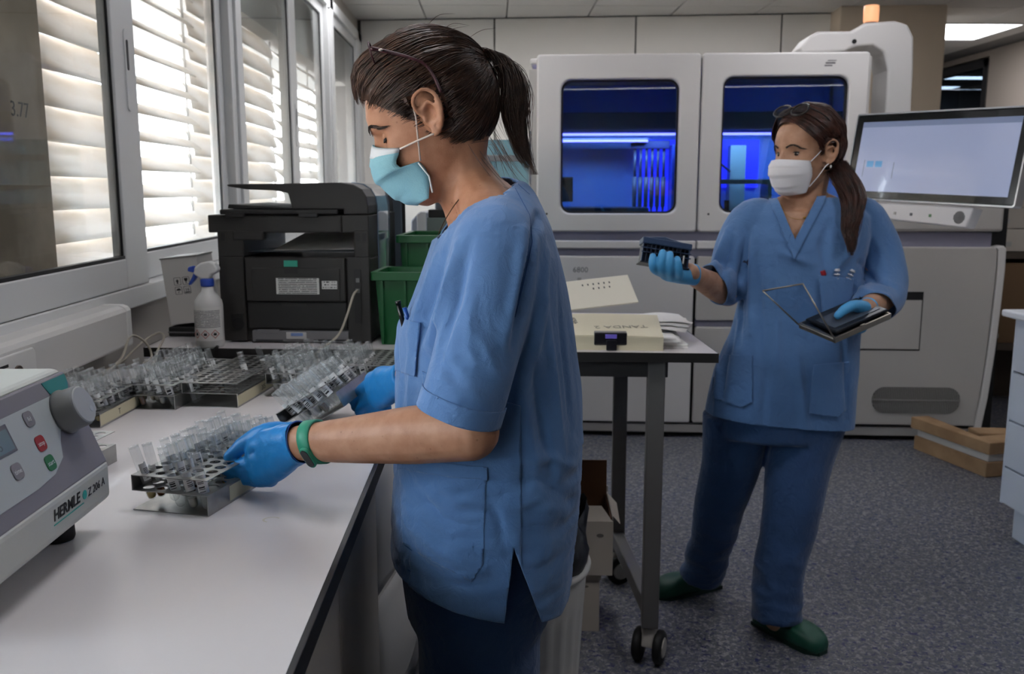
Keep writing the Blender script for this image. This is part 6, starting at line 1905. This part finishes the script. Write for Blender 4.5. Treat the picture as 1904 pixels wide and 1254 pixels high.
# --- scrub top with V neck
sh = MB()
rows = [(366, 1448, 1556, .060), (380, 1412, 1592, .082), (402, 1388, 1614, .102), (440, 1380, 1612, .118), (500, 1380, 1600, .124), (560, 1376, 1596, .124), (620, 1360, 1594, .124), (690, 1330, 1592, .130), (760, 1314, 1586, .135), (830, 1308, 1580, .138), (870, 1306, 1578, .138)]
sh.loft([ering((at(l_, r_, P2Y) + at(k, r_, P2Y)) / 2, ((at(k, r_, P2Y) - at(l_, r_, P2Y)).x / 2, 0, 0), (0, hd, 0), 40, 2.4) for r_, l_, k, hd in rows])
hr_, hl2 = at(1328, 527, 2.675), at(1622, 572, 2.60)
nr_, nl_ = Vector((-.80, -.30, -.42)), Vector((-.18, -.62, -.75))
for s_, m_, e_, n_ in ((Sr, at(1364, 475, 2.755), hr_, nr_), (Sl, at(1640, 480, 2.765), hl2, nl_)):
    q_ = bez([s_ + Vector((.05 if s_ is Sr else -.05, 0, .012)), s_, m_, at(1352, 530, 2.735) if s_ is Sr else at(1646, 545, 2.70), e_, e_ + n_.normalized() * .03], 26)
    rr_ = np.interp(np.linspace(0, 5, len(q_)), range(6), [.060, .063, .062, .063, .060, .060])
    sh.tube(q_, list(rr_), 24); sh.ball(s_ + Vector((.02 if s_ is Sr else -.02, 0, .0)), .060, 16, 10)
shirt2 = fuse(sh, .0048, 8, .5, 'scrub_top')
F2 = 2.63
crease_px(shirt2, [([(1388, 430), (1378, 520), (1372, 640)], -1.2), ([(1404, 430), (1398, 520), (1395, 620)], .9), ([(1412, 500), (1415, 600), (1420, 700)], -.7), ([(1440, 520), (1445, 620), (1450, 720)], .5),
    ([(1600, 420), (1580, 470), (1555, 500)], .8), ([(1598, 490), (1625, 520), (1660, 530)], -1.0), ([(1590, 530), (1620, 548), (1655, 552)], .9), ([(1620, 430), (1640, 470), (1650, 520)], .6),
    ([(1332, 640), (1338, 700), (1330, 770)], .8), ([(1365, 600), (1350, 680), (1345, 740)], -.9), ([(1565, 620), (1572, 700), (1575, 780)], -.7), ([(1480, 640), (1490, 720), (1500, 800)], .6), ([(1450, 468), (1475, 480), (1510, 492)], .8), ([(1430, 640), (1425, 720), (1420, 790)], -.6),
    ([(1352, 430), (1338, 470), (1322, 510)], 1.0), ([(1366, 430), (1352, 480), (1338, 530)], -.9), ([(1540, 420), (1530, 460), (1540, 510)], -.6)], .014, .012)
folds(shirt2, [(.0065, (6, 6, 2.6), False, None), (.0035, (20, 20, 9), False, None)], 8)
hem2 = Vector((.89, P2Y, .672))
nko = at(1500, 372, P2Y)
cut(shirt2, [(hr_, nr_, hr_, .085, lambda c: c.x < at(1358, 527, 2.7).x), (hl2, nl_, hl2, .085, lambda c: c.x > at(1596, 570, 2.62).x or c.y < 2.575), (hem2, (-.10, 0, -1), (.89, P2Y, .62), .42), (nko + Vector((0, 0, -.004)), (0, .25, 1), nko + Vector((0, 0, .05)), .12)])
vap = at(1478, 446, F2 - .02); vl, vr_ = at(1437, 350, F2), at(1528, 350, F2)
eye_ = Vector((0, 0, CAM_H))
nA = (vap - eye_).cross(vl - eye_).normalized(); nB = (vap - eye_).cross(vr_ - eye_).normalized()
mid_ = (vl + vr_) / 2
if nA.dot(mid_ - vap) < 0: nA = -nA
if nB.dot(mid_ - vap) < 0: nB = -nB
inside = lambda c: (c - vap).dot(nA) > 0 and (c - vap).dot(nB) > 0
carve(shirt2, [(vap, nA, mid_, .16), (vap, nB, mid_, .16)], lambda c, n: c.y < P2Y + .01 and inside(c))
bandw = .024
def vband(nn, other, top):
    pl = [(vap - nn * bandw, -nn), (vap, nn), (top, (0, .2, 1)), (vap + Vector((0, 0, -.030)), (0, 0, -1)), (Vector((0, P2Y + .02, 0)), (0, 1, 0))]
    if other is not None: pl.append(other)
    return pl
mA = patch(shirt2, [(vap - nA * bandw, -nA), (vap - nB * bandw * 1.0, -nB), (Vector((0, P2Y + .02, 0)), (0, 1, 0)), (at(1440, 352, P2Y), (0, 0, 1)), (at(1500, 470, 2.6), (0, 0, -1)), (at(1480, 400, 2.7), (1, 0, -.55))], (0, -1, .1), .003, 'neck_band')
mB = patch(shirt2, [(vap - nB * bandw, -nB), (vap - nA * bandw * 1.0, -nA), (Vector((0, P2Y + .02, 0)), (0, 1, 0)), (at(1440, 352, P2Y), (0, 0, 1)), (at(1480, 400, 2.7), (-1, 0, .55))], (0, -1, .1), .0045, 'neck_band')
pkl = patch(shirt2, poly_planes([(1322, 662), (1400, 660), (1398, 748), (1380, 758), (1330, 742)], 2.62), (0, -1, 0), .006, 'hip_pocket')
pkr = patch(shirt2, poly_planes([(1512, 678), (1578, 672), (1572, 760), (1556, 776), (1502, 768)], 2.62), (0, -1, 0), .006, 'hip_pocket')
pkc = patch(shirt2, poly_planes([(1520, 512), (1583, 518), (1576, 590), (1528, 595)], 2.62), (0, -1, 0), .010, 'chest_pocket')
me2 = shirt2.copy()
s2o = part2(shirt2, 'scrub_top', SCRUB); thick(s2o, .0025)
for me_, nm in ((mA, 'neck_band'), (mB, 'neck_band'), (pkl, 'hip_pocket'), (pkr, 'hip_pocket'), (pkc, 'chest_pocket')):
    if len(me_.polygons) == 0: continue
    me_.transform(P2I); thick(mobj(nm, me_, SCRUB, s2o), .0018, 0)
# embroidered mark on the chest
from mathutils.bvhtree import BVHTree
bm_ = bmesh.new(); bm_.from_mesh(me2); tree2 = BVHTree.FromBMesh(bm_); bm_.free()
def hit2(a, b_):
    o_ = Vector((0, 0, CAM_H)); v = (at(a, b_, 2.) - o_).normalized()
    h_ = tree2.ray_cast(o_, v); return (h_[0], h_[1], v) if h_[0] is not None else (at(a, b_, 2.62), Vector((0, -1, 0)), v)
p_, n_, v_ = hit2(1390, 488)
EM = frame_M(p_ - v_ * .006 + T2, (1, 0, -.02), (0, .1, 1))
MB().prism([(-.016, .0), (-.010, .006), (-.004, .002), (.002, .010), (.004, .004), (.012, .009), (.006, -.002), (.0, -.009), (-.004, -.003)], 0, .0008).obj('embroidered_mark', mat('embroidery_navy', '#1a2440', .7), s2o, M=EM)
for k in range(2):
    MB().box(.018, .040 - .004 * k, .004 - .008 * k, .006 - .008 * k, 0, .0008).obj('embroidered_line', mat('embroidery_grey', '#41608f', .7), s2o, M=EM)

# --- trousers, clogs
tr_ = MB()
tr_.loft([ering(c_, (a, 0, 0), (0, hd, 0), 36, 2.3) for c_, a, hd in ((at(1450, 690, P2Y), .19, .115), (at(1446, 760, P2Y), .205, .125), (at(1444, 810, P2Y), .19, .12))])
for pts, rr_, hl_, to_ in LEGS2: limb(tr_, pts, rr_, 20, False)
tr2 = fuse(tr_, .006, 8, .5, 'trousers')
folds(tr2, [(.009, (6, 6, 3), False, None), (.006, (9, 9, 22), True, lambda c, n: np.clip((.42 - c[:, 2]) / .25, 0, 1))], 19)
part2(tr2, 'trousers', PANTS)
for pts, rr_, hl_, to_ in LEGS2:
    d_ = to_ - hl_; ang = math.atan2(d_.y, d_.x); c_ = hl_.lerp(to_, .52) + T2
    clog(P2, Matrix.Translation((c_.x, c_.y, 0)) @ Matrix.Rotation(ang, 4, 'Z'))

# --- gloves
Kr = at(1243, 510, 2.50); axr = (Kr - Wr).normalized(); upr = (Vector((0, 0, 1)) - axr * axr.z).normalized(); dpr = axr.cross(upr)
rings = [(Wr - axr * .015, upr * .031, dpr * .030), (Wr, upr * .029, dpr * .028), (Wr.lerp(Kr, .5), upr * .026, dpr * .036), (Kr, upr * .020, dpr * .036)]
F = [([at(1262, 516, 2.49), at(1262, 505, 2.462), at(1260, 490, 2.455), at(1259, 482, 2.462)], [.0125, .0115, .0105, .0090]),
     ([at(1248, 516, 2.49), at(1245, 502, 2.458), at(1245, 484, 2.450), at(1246, 473, 2.456)], [.0130, .0120, .0110, .0092]),
     ([at(1236, 512, 2.49), at(1230, 500, 2.458), at(1230, 482, 2.450), at(1232, 470, 2.456)], [.0130, .0120, .0110, .0094]),
     ([at(1226, 506, 2.49), at(1216, 500, 2.462), at(1213, 488, 2.455), at(1214, 477, 2.460)], [.0125, .0115, .0105, .0090]),
     ([at(1262, 505, 2.53), at(1245, 490, 2.56), at(1232, 470, 2.565), at(1226, 455, 2.56)], [.015, .0130, .0115, .0095])]
gr = hand(rings, F, .003, 4)
cut(gr, [(Wr - axr * .006, -axr, Wr - axr * .015, .045)])
thick(part2(gr, 'glove', GLOVE2), .0012, 0)
Kl = at(1578, 590, 2.455); axl = (Kl - Wl).normalized(); upl = (Vector((0, 0, 1)) - axl * axl.z).normalized(); dpl = axl.cross(upl)
rings = [(Wl - axl * .015, upl * .030, dpl * .031), (Wl, upl * .028, dpl * .029), (Wl.lerp(Kl, .6) + upl * -.008, upl * .022, dpl * .034), (Kl + upl * -.012, upl * .016, dpl * .034)]
F = [([at(1606, 573, 2.462), at(1588, 569, 2.430), at(1571, 576, 2.412), at(1558, 587, 2.404)], [.020, .0155, .0135, .0105]),
     ([at(1582, 604, 2.45), at(1560, 614, 2.44), at(1540, 620, 2.43)], [.0125, .0115, .0095]),
     ([at(1590, 606, 2.455), at(1572, 618, 2.43), at(1556, 624, 2.41)], [.0125, .0115, .0095]),
     ([at(1600, 606, 2.46), at(1588, 616, 2.43), at(1576, 620, 2.41)], [.0120, .0110, .009]),
     ([at(1608, 602, 2.465), at(1604, 612, 2.44), at(1596, 616, 2.42)], [.011, .010, .0085])]
gl3 = hand(rings, F, .003, 4)
cut(gl3, [(Wl - axl * .006, -axl, Wl - axl * .015, .045)])
thick(part2(gl3, 'glove', GLOVE2), .0012, 0)

# --- mask
cen2 = [(.1045, -.011), (.114, -.020), (.121, -.034), (.121, -.052), (.115, -.072), (.107, -.088), (.096, -.102), (.078, -.112)]
sid2 = [(.054, -.018), (.051, -.028), (.049, -.038), (.047, -.048), (.046, -.062), (.047, -.076), (.050, -.090), (.054, -.104)]
mk2 = mask_mesh(P2I @ H2, s2, cen2, sid2, .0625, 30, 24, .0040, 3, .42).obj('face_mask', mat('white_mask_fabric', '#e2e2e6', .8, bump=.2, bscale=600), P2)
thick(mk2, .0012, 1)
HL2 = P2I @ H2
for sg in (1, -1):
    MB().tube([HL2 @ (Vector(v) * s2) for v in ((.054, sg * .0625, -.020), (.038, sg * .0725, -.002), (.024, sg * .0755, .012), (.0185, sg * .0765, .018))], .0015, 6).obj('ear_loop', mat('white_mask_fabric'), mk2)
    MB().tube([HL2 @ (Vector(v) * s2) for v in ((.049, sg * .054, -.088), (.034, sg * .070, -.062), (.016, sg * .078, -.036), (.006, sg * .081, -.028))], .0015, 6).obj('ear_loop', mat('white_mask_fabric'), mk2)
MB().ball(HL2 @ (Vector((.004, .087, -.036)) * s2), (.003, .003, .0045), 10, 7).obj('earring', mat('pearl', '#d8d6d2', .25), P2)
MB().tube([v + T2 for v in bez([at(1452, 378, 2.715), at(1465, 402, 2.685), at(1495, 408, 2.668), at(1520, 392, 2.69), at(1532, 372, 2.72)], 30)], .0007, 5).obj('necklace', mat('gold_chain', '#b38a45', .3, .9), P2)
MB().ball(at(1496, 405, 2.664) + T2, (.005, .003, .004), 10, 6).obj('pendant', mat('gold_chain'), P2)

# --- hair: swept to one side and tied over the shoulder
C2 = (-.008, 0, .035)
def rad2(d):
    lat = 1 / math.sqrt((d.x ** 2 + d.z ** 2) / .101 ** 2 + d.y ** 2 / .0895 ** 2)
    return lat + .003 + .002 * math.sin(math.atan2(d.z, d.x) * 6 + d.y * 8)
def ear2(p): return not (abs(p.x - .0) < .024 and -.038 < p.z < .026 and abs(p.y) > .05)
def ok2(p): return p.z > .076 + (p.x - .075) * 1.75 and p.z > -.07 and ear2(p)
hp2 = cap_mesh(HL2, s2, C2, rad2, lambda p: p.z > .084 + (p.x - .075) * 1.75 and p.z > -.065 and ear2(p), 'hair', .004)
tie2 = (H2.inverted() @ at(1563, 314, 2.735)) / s2
strands(hp2, scalp_hair(HL2, s2, C2, rad2, tie2, 1800, 17, lambda p: ok2(p + Vector((0, 0, .008 * math.sin(p.y * 240 + p.x * 200)))), avoid=lambda v: (v.x > -.01 and not (v.z > .070 + (v.x - .075) * 1.75)), tuck=tuck1), .0011)
g2_ = [(1552, 298, 2.75), (1570, 335, 2.715), (1586, 365, 2.675), (1588, 392, 2.645), (1579, 425, 2.625), (1580, 455, 2.612), (1584, 482, 2.608)]
sp2 = [20, 27, 25, 20, 16, 10, 3]
rn = random.Random(44); tail = []
for _ in range(640):
    a, rr_ = rn.uniform(0, 6.283), math.sqrt(rn.random()); jit = [rn.gauss(0, 1.6) for _ in g2_]
    ph = rn.uniform(-.4, .4)
    pts = [at(gx + s_ * rr_ * math.cos(a) + jit[k] + 3 * math.sin(k * 1.7 + ph), gy, gd + s_ * rr_ * math.sin(a) * .0011) + T2 for k, ((gx, gy, gd), s_) in enumerate(zip(g2_, sp2))]
    p_ = bez(pts, 24); tail.append(p_[:max(8, int(len(p_) * rn.uniform(.6, 1)))])
strands(hp2, tail, .0011)
frg = []
def arc2(d0, d1, d2_, lift, n=11):
    pp = []
    for k in range(n):
        t = k / (n - 1)
        dd = (d0 * (1 - t) ** 2 + d1 * 2 * t * (1 - t) + d2_ * t * t).normalized()
        pp.append(HL2 @ ((Vector(C2) + dd * (rad2(dd) + lift * math.sin(PI * t) + rn.uniform(-.001, .001))) * s2))
    return pp
for _ in range(420):   # parted fringe: swept back over the near temple and down past the far one
    t0 = rn.random()
    st_ = Vector((.72 - .35 * t0, -.10 + rn.uniform(-.08, .08), .80 + .2 * t0))
    if rn.random() < .58:
        frg.append(arc2(st_, Vector((.62 - .3 * t0, .62, .66)), Vector((.02 - .2 * t0, .99, .05 + .1 * rn.random())), .006))
    else:
        frg.append(arc2(st_, Vector((.70 - .2 * t0, -.62, .62)), Vector((.42 - .3 * t0, -.93, .02 - .25 * rn.random())), .009))
strands(hp2, frg, .0010)
hp2.obj('hair', HAIR2, P2)
g3 = thing('eyeglasses', 'black-rimmed glasses pushed up on the far worker\'s hair', 'glasses', (.90, P2Y, 0))
BKF = mat('black_glasses_frame', '#15120f', .3)
gu = Vector((-.62, 0, .78)); gy_ = Vector((0, 1, 0))
for sg in (1, -1):
    c_ = Vector((.064, sg * .0315, .118))
    ring_ = [HL2 @ ((c_ + gy_ * (.0285 * math.cos(t)) + gu * (.019 * math.sin(t))) * s2) for t in [2 * PI * k / 30 for k in range(30)]]
    rm = MB().tube(ring_, .0030, 6, closed=True).obj('rim', BKF, g3)
    MB().add([tuple(v) for v in ring_], [tuple(range(30))]).obj('lens', clear_mat('spectacle_lens' + ('a' if sg > 0 else 'b'), '#c9d2da', .02, .12), rm)
    MB().tube(bez([HL2 @ (Vector(v) * s2) for v in ((.060, sg * .061, .122), (.03, sg * .083, .100), (-.005, sg * .089, .070), (-.03, sg * .089, .040))], 20), .002, 6).obj('temple_arm', BKF, g3)
MB().tube([HL2 @ (Vector(v) * s2) for v in ((.0625, .006, .123), (.064, 0, .126), (.0625, -.006, .123))], .002, 6).obj('bridge', BKF, g3)

# --- the small rack in the raised hand
hrk = thing('hand_rack', 'dark blue plastic tube rack held up in gloved fingers', 'tube rack')
RKM = mat('slate_blue_plastic', '#2c3f5c', .4)
RKD = mat('rack_dark_plastic', '#141d2e', .45)
hrk.matrix_world = frame_M(at(1190, 487, 2.485), at(1270, 500, 2.485) - at(1190, 487, 2.485), at(1196, 445, 2.50) - at(1190, 487, 2.485))
RW, RH, RD = .138, .072, .055
MB().box(0, RW, RH - .018, RH, -RD, 0).obj('top_plate', RKM, hrk, .003)
MB().prism([(.006, RH), (RW * .45, RH + .010), (RW * .58, RH + .006), (RW - .006, RH - .001)], -RD + .006, -.008).obj('raised_lid', RKM, hrk, .003, fix=True)
MB().box(0, RW, 0, .004, -RD, 0).obj('base_plate', RKD, hrk, .001)
MB().box(.004, RW - .004, .004, RH - .018, -RD + .006, -.010).obj('core', RKD, hrk)
for k in range(12):
    x = .004 + (RW - .010) * k / 11
    MB().box(x - .0012, x + .0012, .004, RH - .018, -.010, -.002).obj('rib', RKM if k in (0, 11) else RKD, hrk)
for z in (RH - .030, RH - .042):
    MB().box(0, RW, z, z + .002, -.010, -.0015).obj('cross_rib', RKM, hrk)
MB().box(RW - .022, RW - .018, .014, .036, -.003, -.0005).obj('white_tag', mat('label_white'), hrk)
# --- metal case with glazed lid
cs = thing('metal_case', 'open metal case with hinged clear lid held against the far worker', 'case')
A2, B2_, D2 = at(1553, 639, 2.34), at(1657, 593, 2.43), at(1462, 627, 2.41)
cs.matrix_world = frame_M(A2, B2_ - A2, D2 - A2)
cw, cd = (B2_ - A2).length, (D2 - A2).length
ci = cs.matrix_world.inverted()
MET = mat('worn_case_metal', '#8d857a', .35, .75, bump=.1, bscale=80)
MTD = mat('dark_case_tray', '#1b2029', .35)
ring_prism(MB(), [(0, 0), (cw, 0), (cw, cd), (0, cd)], [(.005, .005), (cw - .005, .005), (cw - .005, cd - .005), (.005, cd - .005)], 0, .016).obj('case_rim', MET, cs, .001, fix=True)
MB().box(.005, cw - .005, .005, cd - .005, .002, .006).obj('case_floor', MTD, cs)
MB().box(.02, cw + .004, .015, cd - .004, .014, .023).obj('tray_insert', MTD, cs, .003)
MB().box(.03, cw - .01, .03, cd - .03, .023, .0245).obj('tray_slots', mat('slot_grey', '#4c5460', .35), cs)
MB().box(cw * .45, cw * .52, -.001, .004, .012, .020).obj('latch', MET, cs, .001)
TLp, TRp = ci @ at(1418, 541, 2.44), ci @ at(1493, 528, 2.37)
a0, d0 = Vector((-.002, 0, .012)), Vector((-.002, cd, .012))
for nm, p, q_ in (('lid_frame', a0, TRp), ('lid_frame', TRp, TLp), ('lid_frame', TLp, d0), ('lid_frame', d0, a0)):
    MB().tube([p, q_], .0022, 8).obj(nm, mat('lid_frame_steel', '#9a948c', .3, .8), cs)
MB().add([tuple(a0), tuple(TRp), tuple(TLp), tuple(d0)], [(0, 1, 2, 3)]).obj('lid_pane', clear_mat('lid_clear', '#e8eef2', .01, .04), cs)
# --- things in the chest pocket
for x0, lb, a in ((1555, 'clear capped vial standing upright in the far worker\'s chest pocket', 0), (1580, 'clear capped vial leaning in the far worker\'s chest pocket', 24)):
    p_, n_, v_ = hit2(x0 - (4 if a else 0), 522)
    vt = thing('sample_vial', lb, 'vial', p_ - v_ * .002, rot=(R(4), R(a), 0), group='vials in the chest pocket')
    MB().lathe([(.0065, -.035), (.0065, .030)], 14).obj('vial_body', CLEAR, vt)
    for k in range(3):
        MB().lathe([(.0066, 0), (.0092, .001), (.0095, .0025), (.0066, .0035)], 16, Matrix.Translation((0, 0, .005 + .0115 * k))).obj('vial_ring', mat('vial_grey', '#b9bbc2', .25), vt)
    MB().lathe([(.0068, .030), (.0068, .035)], 14).obj('vial_cap', mat('vial_grey'), vt)
p_, n_, v_ = hit2(1532, 512)
rc = thing('red_capped_tube', 'red-capped tube tucked in the far worker\'s chest pocket', 'tube', p_ - v_ * .002, rot=(0, R(-20), 0))
MB().lathe([(.006, -.03), (.006, .0)], 14).obj('tube_body', mat('rack_dark_plastic'), rc)
MB().lathe([(.0065, 0), (.0075, .002), (.0075, .012), (.006, .014)], 16).obj('red_cap', mat('cap_red', '#9c1f2c', .4), rc)
